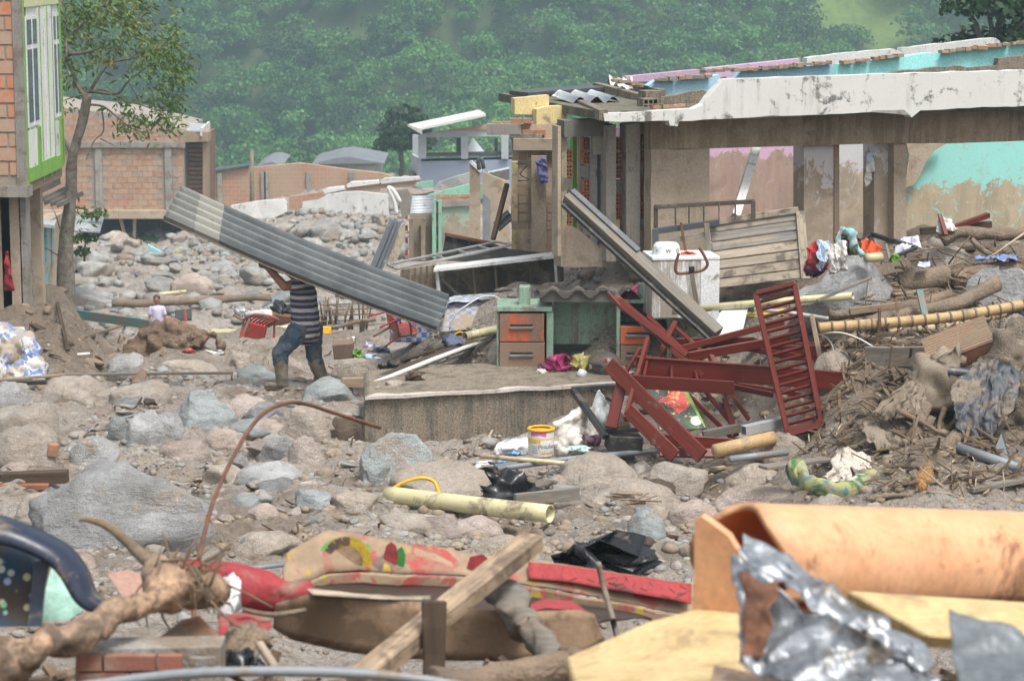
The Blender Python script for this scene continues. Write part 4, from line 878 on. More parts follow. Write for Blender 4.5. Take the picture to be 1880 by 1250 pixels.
def mint_ruin():
    Yp = 54.; q = lambda px, py, dy=0: P(px, py, Yp + dy); sc = mpp(830, 400, Yp)
    o = thing('mint_ruin', 'roofless mint-green house ruin behind the dark cabinet', 'house', q(830, 470))
    mm = mat('mint_wall', (.27, .53, .40), (.23, .46, .34), 2, .85, .2); mint = linewall('mint_mud', (.36, .46, .36), q(800, 400)[2], .5, (.37, .31, .235))
    prism('front_wall', jag([q(800, 480), q(800, 368), q(864, 366), q(864, 480)], .4, .03, 1), (0, .2, 0), mint, o)
    prism('top_band', [q(786, 365, .3), q(786, 358, .3), q(862, 338, .3), q(864, 358, .3), q(840, 364, .3)], (0, .15, 0), mm, o); prism('top_band', [q(762, 342, 5), q(764, 336, 5), q(795, 332, 5), q(795, 345, 5)], (0, .15, 0), mm, o)
    prism('gable', jag([q(795, 348, 3), q(806, 335, 3), q(835, 325, 3), q(862, 318, 3), q(862, 345, 3), q(810, 350, 3)], .3, .04, 4), (0, .2, 0), mat('grey_render', (.42, .42, .40), (.36, .35, .33), 1, .9, .2), o)
    brick_field(o, q(800, 371, -.05), (1, 0, 0), (0, 0, 1), 64 * sc, 12 * sc, .22, .09, B_FAR, seed=7, depth=.1, limit=40)
    prism('lintel', [q(806, 381, -.08), q(864, 378, -.08), q(864, 368, -.08), q(806, 371, -.08)], (0, .2, 0), m_conc, o)
    box('post', q(797, 420, -.12), (.09, .12, 108 * sc), mm, o); box('post', q(808, 420, -.1), (.08, .12, 105 * sc), mm, o)
    brick_field(o, q(799.5, 470, -.1), (1, 0, 0), (0, 0, 1), 6 * sc, 100 * sc, .08, .16, mat('deep_brick', (.34, .12, .07), (.26, .09, .06), 5, .9, .2), seed=8, depth=.1, limit=12)
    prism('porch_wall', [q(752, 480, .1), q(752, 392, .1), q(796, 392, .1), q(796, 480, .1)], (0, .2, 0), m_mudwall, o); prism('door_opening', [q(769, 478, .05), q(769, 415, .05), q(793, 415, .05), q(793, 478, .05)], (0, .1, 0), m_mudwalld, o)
    for x in (777, 755): beam('frame_post', q(x, 478, -.02), q(x, 400, -.02), .08, .1, m_mudwall, o)
    brick_field(o, q(743.5, 470, -.1), (1, 0, 0), (0, 0, 1), 6 * sc, 78 * sc, .075, .14, mat('deep_brick', (.34, .12, .07)), seed=9, depth=.1, limit=12)
    r1 = corr('roofing_sheet', q(796, 360, -.3), q(752, 362, -.3) - q(796, 360, -.3), q(796, 392, -.9) - q(796, 360, -.3), m_tin, None, 6, .025, .006); tag(r1, 'striped zinc porch roof of the mint-green ruin', 'roofing')
    w = thing('broken_wall', 'tall mud-coated wall slabs standing right of the mint ruin', 'wall', P(890, 460, 46)); z = lambda px, py, dy=0: P(px, py, 46 + dy)
    prism('panel', [z(862, 470), z(862, 300), z(868, 299), z(882, 316), z(882, 470)], (0, .15, 0), m_mudwall, w); prism('white_edge', [z(862, 299, -.03), z(866, 296, -.03), z(884, 314, -.03), z(882, 318, -.03)], (0, .25, 0), m_white, w)
    prism('green_panel', [z(879, 365, .2), z(879, 335, .2), z(886, 338, .2), z(886, 365, .2)], (0, .1, 0), mm, w)
    prism('panel', [z(886, 470, .4), z(886, 315, .4), z(896, 320, .4), z(935, 335, .4), z(935, 470, .4)], (0, .15, 0), m_mudwall, w); prism('grey_door', [z(886, 455, .3), z(886, 355, .3), z(900, 368, .3), z(900, 455, .3)], (0, .08, 0), mat('zinc_blue', (.27, .29, .31), None, 2, .6, .2), w)
    t = prism('fallen_roof', [z(896, 318, 1), z(935, 310, 1), z(935, 330, 1.5), z(906, 335, 1.5)], (0, .05, .03), m_tin); tag(t, 'pale zinc sheet lying over the broken mud walls', 'roofing')
    k = tube('pipe', [z(880, 312, -.2), z(878, 297, -.2), z(884, 291, -.2), z(888, 310, -.2)], .04, m_dark, None, 6, curve=3); tag(k, 'short black bent pipe above the white-edged wall slab', 'pipe')
    # grey sheet leaning, with curled white gutter above it
    Yp = 50; g = prism('metal_sheet', [q(678, 492, -6), q(714, 405, -4.6), q(736, 410, -4.6), q(702, 495, -6)], (.02, .06, .02), m_dark); tag(g, 'dark grey ribbed metal sheet leaning on the far rubble', 'metal sheet')
    for u in (.35, .68): 
        a0 = q(678 + 24 * u, 493, -6.08); a1 = q(714 + 22 * u, 408, -4.7); r = beam('rib', a0, a1, .05, .03, m_dark, None); r.parent = g; r.matrix_local = Matrix.Translation(-g.location) @ r.matrix_basis
    g2 = prism('wood_panel', [q(706, 494, -5.7), q(728, 425, -4.4), q(742, 410, -4.2), q(742, 440, -4.4), q(722, 494, -5.6)], (.02, .06, .02), m_concd); tag(g2, 'grey-brown board leaning behind the dark metal sheet', 'board')
    gt = tube('gutter', [q(728, 395, 0), q(724, 370, 0), q(716, 352, 0), q(714, 345, 0), q(722, 350, 0), q(735, 372, 0)], .05, m_white, None, 6, curve=4); tag(gt, 'bent white gutter curling beside the zinc porch roof', 'gutter')
    wb = prism('broken_wall', jag([q(716, 352, .3), q(748, 347, .3), q(756, 362, .3), q(752, 395, .3), q(738, 398, .3), q(730, 365, .3)], .3, .04, 3), (0, .2, 0), m_conc); tag(wb, 'tilted grey wall fragment left of the zinc porch roof', 'wall')
mint_ruin()

def green_house():
    """brick house at the left edge; its white front with green trim runs away from the camera"""
    y0, y1 = 34., 36.7; X = P(46, 200, y0)[0]; zt, zb = 5.9, P(46, 362, y0)[2]
    o = thing('green_white_house', 'brick house with white and green panelled front at the left edge', 'house', (X - 1, y0 + 1, zb))
    bm = brickmat('house_brick', [(.52, .215, .105), (.50, .24, .135), (.46, .26, .16), (.55, .20, .095), (.42, .29, .20)], .6, (.44, .34, .26))
    mk('side_wall', boxv(X - 2.2, X, y0, y0 + .2, zb + .12, zt), BOXF, m_mortar, o)
    brick_field(o, (X - 2.1, y0, zb + .3), (1, 0, 0), (0, 0, 1), 2.1 - .13, zt - zb - .35, .37, .205, bm, seed=4, depth=.03, gap=.03, limit=140)
    mk('corner_column', boxv(X - .14, X + .002, y0 - .03, y0 + .25, zb + .1, zt), BOXF, m_conc, o); mk('floor_beam', boxv(X - 2.2, X + .01, y0 - .035, y0 + .3, zb, zb + .16), BOXF, m_conc, o)
    mk('front_wall', boxv(X - .2, X, y0 + .26, y1, zb + .3, zt), BOXF, m_white, o)
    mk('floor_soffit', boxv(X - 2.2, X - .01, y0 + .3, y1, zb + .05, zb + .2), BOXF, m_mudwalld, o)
    mk('cream_panel', boxv(X + .001, X + .022, y0 + .1, y1, 4.75, zt), BOXF, mat('cream_green_panel', (.62, .62, .40), (.55, .60, .36), 2, .7, .1), o)
    L = y1 - y0
    for u in (.0, .42, .62, .76): mk('green_trim', boxv(X + .002, X + .02, y0 + L * u, y0 + L * u + .05, zb + .15, zt), BOXF, m_green, o)
    for u0, u1 in ((.06, .36), (.8, .99)):
        a, c = y0 + L * u0, y0 + L * u1; w = mk('window', boxv(X + .002, X + .016, a, c, 3.05, 4.62), BOXF, m_whitec, o)
        mid = (a + c) / 2
        for s0, s1, z0_, z1_ in ((a + .05, mid - .03, 3.12, 4.15), (mid + .03, c - .05, 3.12, 4.15), (a + .05, mid - .03, 4.22, 4.57), (mid + .03, c - .05, 4.22, 4.57)):
            mk('pane', boxv(X + .01, X + .02, s0, s1, z0_, z1_), BOXF, mat('window_glass', (.16, .20, .25), (.12, .15, .19), 1, .08, 0, bump=0, grain=.02), w)
        mk('mullion', boxv(X + .012, X + .026, mid - .022, mid + .022, 3.06, 4.6), BOXF, m_whitec, w)
        mk('white_apron', boxv(X + .001, X + .012, a, c, zb + .4, 3.0), BOXF, m_white, o); mk('green_bar', boxv(X + .001, X + .03, c - .22, c, zb + .2, 3.02), BOXF, m_green, o); mk('green_sill', boxv(X + .001, X + .03, a, c - .22, zb + .2, zb + .4), BOXF, m_green, o)
    for u0, u1, d in ((.37, .55, .012), (.56, .78, .016)):
        mk('panel', boxv(X + .001, X + d, y0 + L * u0, y0 + L * u1, zb + .42, 4.74), BOXF, m_white, o); mk('green_base', boxv(X + .001, X + d + .02, y0 + L * u0, y0 + L * u1, zb + .2, zb + .42), BOXF, m_green, o)
    mk('end_trim', boxv(X, X + .03, y1 - .06, y1 + .05, zb + .25, zt), BOXF, m_green, o)
    gz = .2
    for px, w, m in ((6, .22, m_mudwall), (22, .28, m_mudwall), (44, .1, m_conc)): p = P(px, 400, y0 + .5); mk('ground_floor_post', boxv(p[0] - w / 2, p[0] + w / 2, y0 + .4, y0 + .7, gz - .5, zb + .04), BOXF, m, o)
    mk('rear_wall', boxv(X - 2.4, X - .3, y1 - .3, y1 - .1, gz - .5, zb + .1), BOXF, m_mudwall, o)
    c = sheet('red_cloth', P(8, 462, 34.2), P(14, 462, 34.2), P(8, 535, 34.3), P(27, 535, 34.25), mat('cloth_dark_red', (.34, .03, .04), (.22, .02, .03), 8, .9, .1), nu=12, nv=20, amp=.03, freq=8, seed=3); tag(c, 'dark red cloth hanging under the green and white house', 'cloth')
    h = thing('muddy_hut', 'low mud-coated hut with turquoise posts under a zinc roof behind the tree', 'hut', P(80, 535, 44)); q = lambda px, py, dy=0: P(px, py, 44 + dy)
    prism('wall', [q(48, 545), q(78, 545), q(78, 412), q(48, 412)], (0, 2, 0), m_mudwall, h)
    tq = mat('turquoise_post', (.20, .45, .52), (.16, .36, .42), 4, .8, .35); prism('post', [q(78, 545, -.03), q(86, 545, -.03), q(86, 412, -.03), q(78, 412, -.03)], (0, .15, 0), tq, h); prism('post', [q(89, 485, .8), q(96, 485, .8), q(96, 412, .8), q(89, 412, .8)], (0, .15, 0), tq, h)
    prism('roof', [q(45, 413, -.6), q(100, 420, -.6), q(104, 408, 1.5), q(45, 398, 2)], (0, 0, .06), m_tin, h); heap_ = sheet('roof_plastic', q(45, 405, 0), q(62, 407, 0), q(45, 390, .6), q(72, 400, .6), m_clothw, None, 14, 14, .06, 5, 4); tag(heap_, 'crumpled white plastic on the muddy hut roof', 'plastic sheet')
    a = corr('roofing_sheet', q(130, 425, 14), q(183, 428, 14) - q(130, 425, 14), q(140, 398, 17) - q(130, 425, 14), m_tin, None, 6, .03, .01); tag(a, 'pale zinc roof lying behind the tree trunk', 'roofing')
    rg = thing('eave', 'rusty tin eave sagging below the green and white front', 'eave', q(100, 360, -4)); corr('tin_strip', q(60, 368, -7), q(112, 345, -4) - q(60, 368, -7), np.array((.3, .5, -.15)), m_woodg, rg, 4, .03, .008); beam('batten', q(66, 352, -6), q(108, 332, -4), .06, .12, m_woodg, rg)
    for lb, pts, Yq, m in (('dull turquoise board leaning among the far boulders', [(271, 449), (275, 452), (294, 462), (290, 466), (272, 462)], 72, mat('turquoise_board', (.28, .58, .62), None, 2, .7, .1)), ('pale yellow scrap in the far rubble field', [(318, 462), (332, 455), (336, 458), (322, 467)], 70, m_pvc)):
        t = prism('board', [P(a, b, Yq) for a, b in pts], (0, .1, .02), m); tag(t, lb, 'board')
    t = thing('bushy_sapling', 'leafy sapling growing at the foot of the zinc roof', 'sapling', P(155, 480, 60)); bb = P(155, 480, 60)
    tube('stem', [bb, P(157, 440, 60), P(160, 415, 60)], [.03, .02, .01], m_trunk, t, 5); rs = np.random.RandomState(3); V, F = leafcloud(420, rs, 1, np.array([(P(px, py, 60) - bb).tolist() + [.22] for px, py in ((160, 425), (172, 428), (150, 440), (165, 440), (150, 465), (182, 395), (165, 400))]), .075); lf = mk('leaves', V + bb, F, m_leafb, t); lf['kind'] = 'stuff'; settint(lf, np.repeat(rs.rand(420), 4))
green_house()
# ---------------------------------------------------------------- wreckage in the middle ground
def one(o, label, cat, group=None): return tag(o, label, cat, group)
def text_mesh(name, tx, parent):
    t = bpy.data.objects.new('tmp', tx); COL.objects.link(t); dg = bpy.context.evaluated_depsgraph_get(); dg.update(); me = bpy.data.meshes.new_from_object(t.evaluated_get(dg)); bpy.data.objects.remove(t)
    if not me.materials: me.materials.append(m_black)
    o = bpy.data.objects.new(name, me); COL.objects.link(o); o.parent = parent; return o
def slabtop():
    o = thing('concrete_slab_block', 'big scored concrete block with a flat top in the middle of the riverbed', 'concrete block', P(850, 835, 25.5))
    a, b = P(668, 731, 25.4), P(1130, 704, 25.9); c, d = P(1130, 676, 27.6), P(790, 684, 27.5)
    fr = [P(668, 835, 25.4), P(672, 731, 25.42), P(1130, 706, 25.9), P(1130, 850, 25.9)]
    prism('front_face', [P(668, 850, 25.4), P(668, 740, 25.4), P(676, 731, 25.4), P(800, 722, 25.53), P(960, 713, 25.7), P(1130, 705, 25.9), P(1130, 850, 25.9)], (-.1, 1.6, .03), m_concd, o, bev=.015)
    top = [P(670, 728, 25.35), P(1132, 702, 25.85), P(1100, 681, 27.5), P(905, 690, 27.3), P(790, 692, 27.3), P(770, 706, 26.6)]
    prism('top_slab', jag(top, .2, .012, 3), (0, 0, -.035), m_conct, o)
slabtop()
pl = [((680, 706), (908, 618), 26.3, 28., .045, .05, m_pvcw, 'tube', 'long white pipe leaning across the rubble beside the block', 'pipe'),
      ((694, 698), (915, 612), 26.6, 28.4, .13, .07, m_woodd, 'beam', 'blackened timber lying behind the long white pipe', 'timber'),
      ((790, 640), (862, 606), 28., 29.2, .1, .04, m_woodg, 'beam', 'grey board beside the cream pipe stub', 'board'),
      ((720, 700), (905, 632), 27., 28.3, .02, .02, m_pvcw, 'tube', 'thin white conduit lying among the timbers', 'conduit')]
for (x0, y0), (x1, y1), Ya, Yb, w, h, m, k, lb, ct in pl:
    a, b = P(x0, y0, Ya), P(x1, y1, Yb); one(tube(ct, [a, (a + b) / 2 + (0, 0, .01), b], w / 2 + .004, m, None, 10) if k == 'tube' else beam(ct, a, b, w, h, m, warp=.01, rough=.04), lb, ct)
one(tube('pipe', [P(853, 618, 27.6), P(918, 604, 28.)], .055, m_pvc, None, 14, inner=.006), 'short cream pipe stub resting on the black timber', 'pipe')
for k, (x0, y0, x1, y1, Y, w, h, m, lb) in enumerate(((880, 684, 1070, 684, 27.55, .22, .05, m_woodg, 'grey plank lying along the back of the concrete block'), (835, 697, 990, 692, 27.3, .12, .06, m_woodp, 'pale plank on the concrete block top'), (760, 705, 900, 702, 26.7, .16, .03, m_woodp, 'thin pale board at the left of the concrete block top'), (960, 690, 1075, 689, 27.1, .1, .04, m_conct, 'short whitish board on the concrete block top'))):
    one(beam('plank', P(x0, y0, Y) + (0, 0, .05), P(x1, y1, Y + .1) + (0, 0, .06), w, h, m, rough=.05, seed=k), lb, 'plank')
one(heap('broken_shoe', P(765, 704, 26.3) + (0, 0, .04), (.26, .12, .09), m_woodd, None, 3, .2), 'dark wooden lump at the front left of the block top', 'lump')
one(heap('paper_scrap', P(995, 693, 26.6) + (0, 0, .05), (.14, .1, .06), m_clothw, None, 4, .4), 'crumpled white and yellow wrapper on the block top', 'wrapper')

def desk():
    Y = 27.0; q = lambda px, py, dy=0: P(px, py, Y + dy); s = mpp(1000, 600, Y)
    o = thing('writing_desk', 'mint-green desk with orange drawers buried behind the concrete block', 'desk', q(1075, 690))
    D = .62
    def bx(n, x0, y0, x1, y1, m, f=0, d=D, p=o, bev=.004):
        a, b = q(x0, y1, f), q(x1, y0, f); return mk(n, boxv(a[0], b[0], Y + f, Y + f + d, a[2], b[2]), BOXF, m, p, bev=bev)
    bx('top', 912, 563, 1014, 572, m_desk, -.03, D + .05); bx('side', 1003, 572, 1016, 690, m_desk, 0); bx('side', 912, 572.5, 916, 695, m_desk, 0.01)
    bx('backboard', 1016.5, 555, 1131, 640, m_desk, .35, .04); bx('rail', 1016.5, 553, 1131, 558, m_desk, .3, .1)
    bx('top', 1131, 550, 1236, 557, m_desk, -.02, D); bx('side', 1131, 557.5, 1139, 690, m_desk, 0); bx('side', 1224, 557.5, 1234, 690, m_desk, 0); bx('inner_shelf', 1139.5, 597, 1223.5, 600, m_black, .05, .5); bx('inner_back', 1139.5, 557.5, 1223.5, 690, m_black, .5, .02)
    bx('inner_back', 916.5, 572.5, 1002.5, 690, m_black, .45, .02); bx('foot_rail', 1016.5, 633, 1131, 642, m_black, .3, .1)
    for x0, x1, y0, y1, m, hx in ((917, 999, 576, 627, m_draw, .4), (917, 1000, 629, 676, m_drawm, .45), (1139, 1190, 600, 632, m_draw, .6), (1139, 1190, 634, 672, m_drawm, .6)):
        dr = bx('drawer', x0, y0, x1, y1, m, -.02, .4); cx = x0 + (x1 - x0) * (.5 if x0 < 1000 else .65); cy = (y0 + y1) / 2 - 2
        bx('handle_recess', cx - 22, cy - 4, cx + 20, cy + 3, m_black, -.024, .01, dr, 0); bx('handle', cx - 23, cy + 1, cx + 21, cy + 5, m_steel, -.045, .03, dr, .003)
    one(mk('green_block', boxv(*[q(953, 563, .1)[0], q(974, 563, .1)[0], Y + .1, Y + .3, q(953, 563, .1)[2], q(953, 527, .1)[2]]), BOXF, m_desk, bev=.006), 'upright mint-green wooden block on the left desk top', 'block')
    one(mk('green_block', boxv(*[q(1172, 552, .1)[0], q(1190, 552, .1)[0], Y + .1, Y + .25, q(1172, 552, .1)[2], q(1172, 521, .1)[2]]), BOXF, m_desk, bev=.006), 'upright mint-green block on the right desk top', 'block')
    cs = corr('roofing_sheet', q(991, 541, -.1), np.array((.02, .75, -.06)), q(1178, 538, -.1) - q(991, 541, -.1), m_fibred, None, 4, .045, .012, seg=14); one(cs, 'curved dark fibre-cement roofing sheet bridging the desk', 'roofing')
    one(mk('sheet_edge_board', boxv(q(991, 555)[0], q(1130, 555)[0], Y - .06, Y - .03, q(1000, 553)[2], q(1000, 533)[2]), BOXF, m_fibred), 'dark board under the wavy roofing sheet on the desk', 'board')
    one(heap('pink_bag', q(1156, 553, .2), (.26, .2, .16), m_pink, None, 5, .4, 2.2), 'pink plastic bag on the right desk top', 'bag')
desk()
one(heap('pink_cloth', P(1025, 680, 26.7), (.4, .3, .17), m_pink, None, 9, .45, 2.4), 'bright pink cloth heap at the foot of the desk', 'cloth')
one(heap('yellow_cloth', P(1066, 680, 26.75), (.2, .2, .17), mat('cloth_yellow', (.55, .50, .17), None, 4, .9, .2), None, 7, .4), 'pale yellow cloth between pink cloth and helmet', 'cloth')
def helmet():
    c = P(1110, 672, 26.6); o = thing('motorcycle_helmet', 'muddy dark helmet lying in front of the desk', 'helmet', c - (0, 0, .14)); V, F = ico(4)
    sh = V * (.20, .19, .165); cut = (sh[:, 0] < -.06) & (sh[:, 2] < .03) & (sh[:, 1] < .15); sh[cut] *= .72; sh[:, 2] = np.maximum(sh[:, 2], -.11)
    mk('shell', sh + c, F, mat('helmet_muddy', (.10, .10, .10), (.16, .13, .10), 6, .35, .5, bump=.1), o, True)
    a = np.linspace(-1.9, -.4, 12); tube('visor_rim', [c + (.2 * math.sin(t) * 1.0 - .0, -.2 * math.cos(t) * .9, -.075 + .03 * math.sin(2 * t)) for t in np.linspace(-1.2, 1.0, 12)], .012, m_black, o, 6)
    heap('red_sticker', c + (.0, -.17, .06), (.06, .01, .05), m_clothr, o, 3, .1, sub=2); tube('strap', [c + (-.14, -.12, -.08), c + (-.12, -.2, -.12), c + (-.06, -.2, -.16)], .008, m_clothw, o, 5)
helmet()
one(sheet('blue_tray', P(1075, 694, 26.4), P(1113, 690, 26.4), P(1078, 688, 26.7), P(1112, 683, 26.7), mat('blue_plastic', (.07, .09, .34), None, 3, .5, .2), nu=8, nv=8, amp=.01), 'flat blue plastic piece under the helmet', 'plastic piece')
one(lathe('plastic_bottle', P(1065, 693, 26.4), [(.0, 0), (.05, 0), (.055, .04), (.05, .09), (.0, .1)], mat('clear_plastic', (.6, .6, .62), None, 3, .2, .1), None, 12, (.3, .2, .6)), 'clear crushed plastic bottle beside the helmet', 'bottle')

def red_frames():
    g = None
    A = lambda *a: P(*a)
    def wide(name, lb, p0, p1, w, h, m=m_red, up=(0, 0, 1), grp='dark red varnished bed frame pieces'): return one(beam(name, p0, p1, w, h, m, up=up, bev=.006), lb, 'bed board', grp)
    # big bed side: two rails joined by cross pieces, seen slightly from above
    o = thing('broken_bed', 'dark red bed frame lying with its rails to the right', 'bed frame', A(1400, 720, 24.6))
    def bd(n, p0, p1, w, h, m=m_red, up=(0, 0, 1), p=None): return beam(n, p0, p1, w, h, m, p or o, up, bev=.005)
    bd('rail', A(1168, 670, 24.6), A(1680, 710, 24.1), .035, .2); bd('rail', A(1160, 700, 24.3), A(1348, 712, 24.15), .03, .14)
    bd('rail_cap', A(1168, 655, 24.58), A(1420, 674, 24.35), .05, .02)
    for t in (.12, .42, .7): bd('crosspiece', A(1170 + 150 * t, 662 + 22 * t, 24.55), A(1162 + 170 * t, 690 + 14 * t, 24.3), .03, .05)
    bd('lower_rail', A(1350, 705, 24.9), A(1600, 745, 24.6), .03, .05); 
    # second frame behind
    o = thing('broken_bed', 'dark red box-sided bed frame behind the slatted panel', 'bed frame', A(1450, 660, 26.))
    bd('rail', A(1240, 634, 25.9), A(1385, 632, 25.9), .03, .16); bd('rail', A(1385, 634, 25.9), A(1440, 645, 25.2), .03, .16); bd('rail', A(1440, 648, 25.2), A(1700, 645, 25.0), .03, .16); bd('rail', A(1440, 626, 26.3), A(1690, 620, 26.3), .03, .1)
    bd('rail', A(1690, 615, 26.3), A(1705, 636, 25.0), .03, .1)
    for k in range(4): bd('slat', A(1450, 622 + k * 4, 26.1 - .25 * k), A(1690, 616 + k * 5, 26.1 - .25 * k), .05, .015)
    for x in (1500, 1600): bd('crosspiece', A(x - 12, 617, 26.2), A(x + 25, 636, 25.1), .03, .025, m_redm)
    # slatted headboard panel standing up
    o = thing('slatted_panel', 'dark red slatted headboard panel standing upright in the wreckage', 'headboard', A(1470, 795, 23.8))
    TL, TR, BL, BR = A(1387, 540, 24.1), A(1458, 522, 24.1), A(1446, 795, 23.6), A(1508, 778, 23.6); nrm = np.cross(TR - TL, BL - TL); nrm /= np.linalg.norm(nrm)
    for a, b in ((TL, BL), (TR, BR)): bd('stile', a, b, .055, .12, m_red, nrm)
    bd('top_rail', TL, TR, .045, .14, m_red, nrm); bd('bottom_rail', BL, BR, .09, .14, m_redm, nrm)
    for k in range(17):
        t = (k + 1.1) / 18.2; bd('slat', TL + (BL - TL) * t, TR + (BR - TR) * t, .034, .028, m_red, nrm + (0, 0, .9))
    # loose boards
    wide('bed_board', 'broad red board slanting from the poster down to the mud', A(1118, 668, 24.5), A(1290, 838, 23.5), .16, .035, m_redm, (-.5, -.7, .3)); wide('bed_board', 'red board with chipped white edge below the poster', A(1152, 752, 24.0), A(1240, 838, 23.6), .15, .03, m_redm, (-.6, -.7, .3))
    wide('bed_board', 'tall narrow red board leaning left of the poster', A(1190, 622, 24.7), A(1148, 770, 24.), .04, .09, m_redm, (-.3, -.9, 0)); wide('bed_board', 'short red board standing beside the black frame', A(1142, 700, 24.4), A(1122, 785, 24.2), .12, .03, m_red, (-.2, -1, 0))
    wide('bed_board', 'splintered red board pointing up to the left above the frame', A(1128, 545, 25.5), A(1245, 645, 24.9), .09, .05, m_redm, (-.3, -.8, .5)); wide('bed_board', 'second splintered red board crossing the upper frame', A(1190, 580, 25.6), A(1250, 640, 25.1), .05, .05, m_redm, (-.3, -.8, .5))
    wide('bed_board', 'sharp red splinter tip pointing up at the desk', A(1115, 537, 25.4), A(1150, 575, 25.3), .03, .04, m_redm); wide('bed_board', 'thin red lath crossing from the frame to the slatted panel', A(1250, 640, 24.9), A(1440, 590, 24.9), .03, .07, m_redm); wide('bed_board', 'low red board lying at the foot of the poster', A(1195, 805, 24.), A(1345, 815, 24.1), .04, .12)
    wide('bed_board', 'red post propped under the frame near the poster', A(1300, 640, 25.2), A(1318, 690, 25.), .06, .06, m_redm)
    for k, (x0, y0, x1, y1) in enumerate(((1255, 715, 1355, 815), (1290, 712, 1345, 780), (1230, 640, 1290, 690), (1340, 720, 1375, 770), (1260, 720, 1300, 800))):
        wide('loose_lath', ['long dark red lath slanting under the bed right of the poster', 'thin red lath crossing behind the poster top', 'short red lath behind the upper left of the broken bed', 'red lath standing right of the poster under the bed rail', 'red lath leaning beside the poster edge'][k], A(x0, y0, 24.9), A(x1, y1, 24.4), .05, .02, m_redm, (-.4, -.8, .2), 'slats tangled under the bed frame')
    for k, (x0, y0, Y0, x1, y1, Y1, w, h, lb) in enumerate(((1140, 560, 25.3, 1262, 652, 24.8, .07, .04, 'lower of the splintered red boards above the bed rail'), (1205, 665, 25., 1240, 590, 25.4, .05, .04, 'short red upright behind the splintered boards'), (1262, 655, 25.1, 1450, 622, 25.3, .04, .1, 'far red rail running behind the broken bed'), (1300, 700, 24.7, 1420, 725, 24.5, .04, .06, 'red rail end under the slatted panel'), (1330, 730, 24.6, 1352, 800, 24.3, .06, .03, 'upright red board right of the poster'), (1210, 830, 23.7, 1330, 832, 23.8, .1, .04, 'red board lying flat on the mud below the poster'), (1175, 640, 24.9, 1128, 720, 24.5, .03, .05, 'thin red lath beside the tall narrow board'), (1270, 690, 24.9, 1335, 768, 24.6, .03, .04, 'brown-red lath slanting right of the poster'), (1375, 640, 25.3, 1480, 655, 25., .04, .05, 'red slat end left of the slatted panel'), (1240, 600, 25.6, 1300, 655, 25.2, .04, .03, 'dark red splinter below the roof beam end'))):
        wide('bed_board', lb, A(x0, y0, Y0), A(x1, y1, Y1), w, h, m_redm if k % 2 else m_red, (-.3, -.7, .5) if h < .05 else (0, 0, 1))
    wide('plank', 'muddy grey board lying across the foot of the wreckage', A(1290, 798, 24.2), A(1440, 770, 24.3), .06, .09, m_woodg); wide('post', 'thin brown post standing right of the slatted panel', A(1490, 578, 24.9), A(1520, 728, 24.3), .05, .03, m_wood, (-.3, -1, 0))
    a = thing('metal_tube', 'square aluminium tube end at the foot of the slatted panel', 'metal tube', A(1400, 790, 23.7)); M, L = frame(A(1365, 790, 23.6), A(1465, 768, 23.9))
    for y0, z0_, w, h in ((-.045, 0, .008, .09), (.045, 0, .008, .09), (0, -.041, .082, .008), (0, .041, .082, .008)):
        mk('side', boxv(0, L, y0 - w / 2, y0 + w / 2, z0_ - h / 2, z0_ + h / 2), BOXF, m_tin, a, M=M)
red_frames()
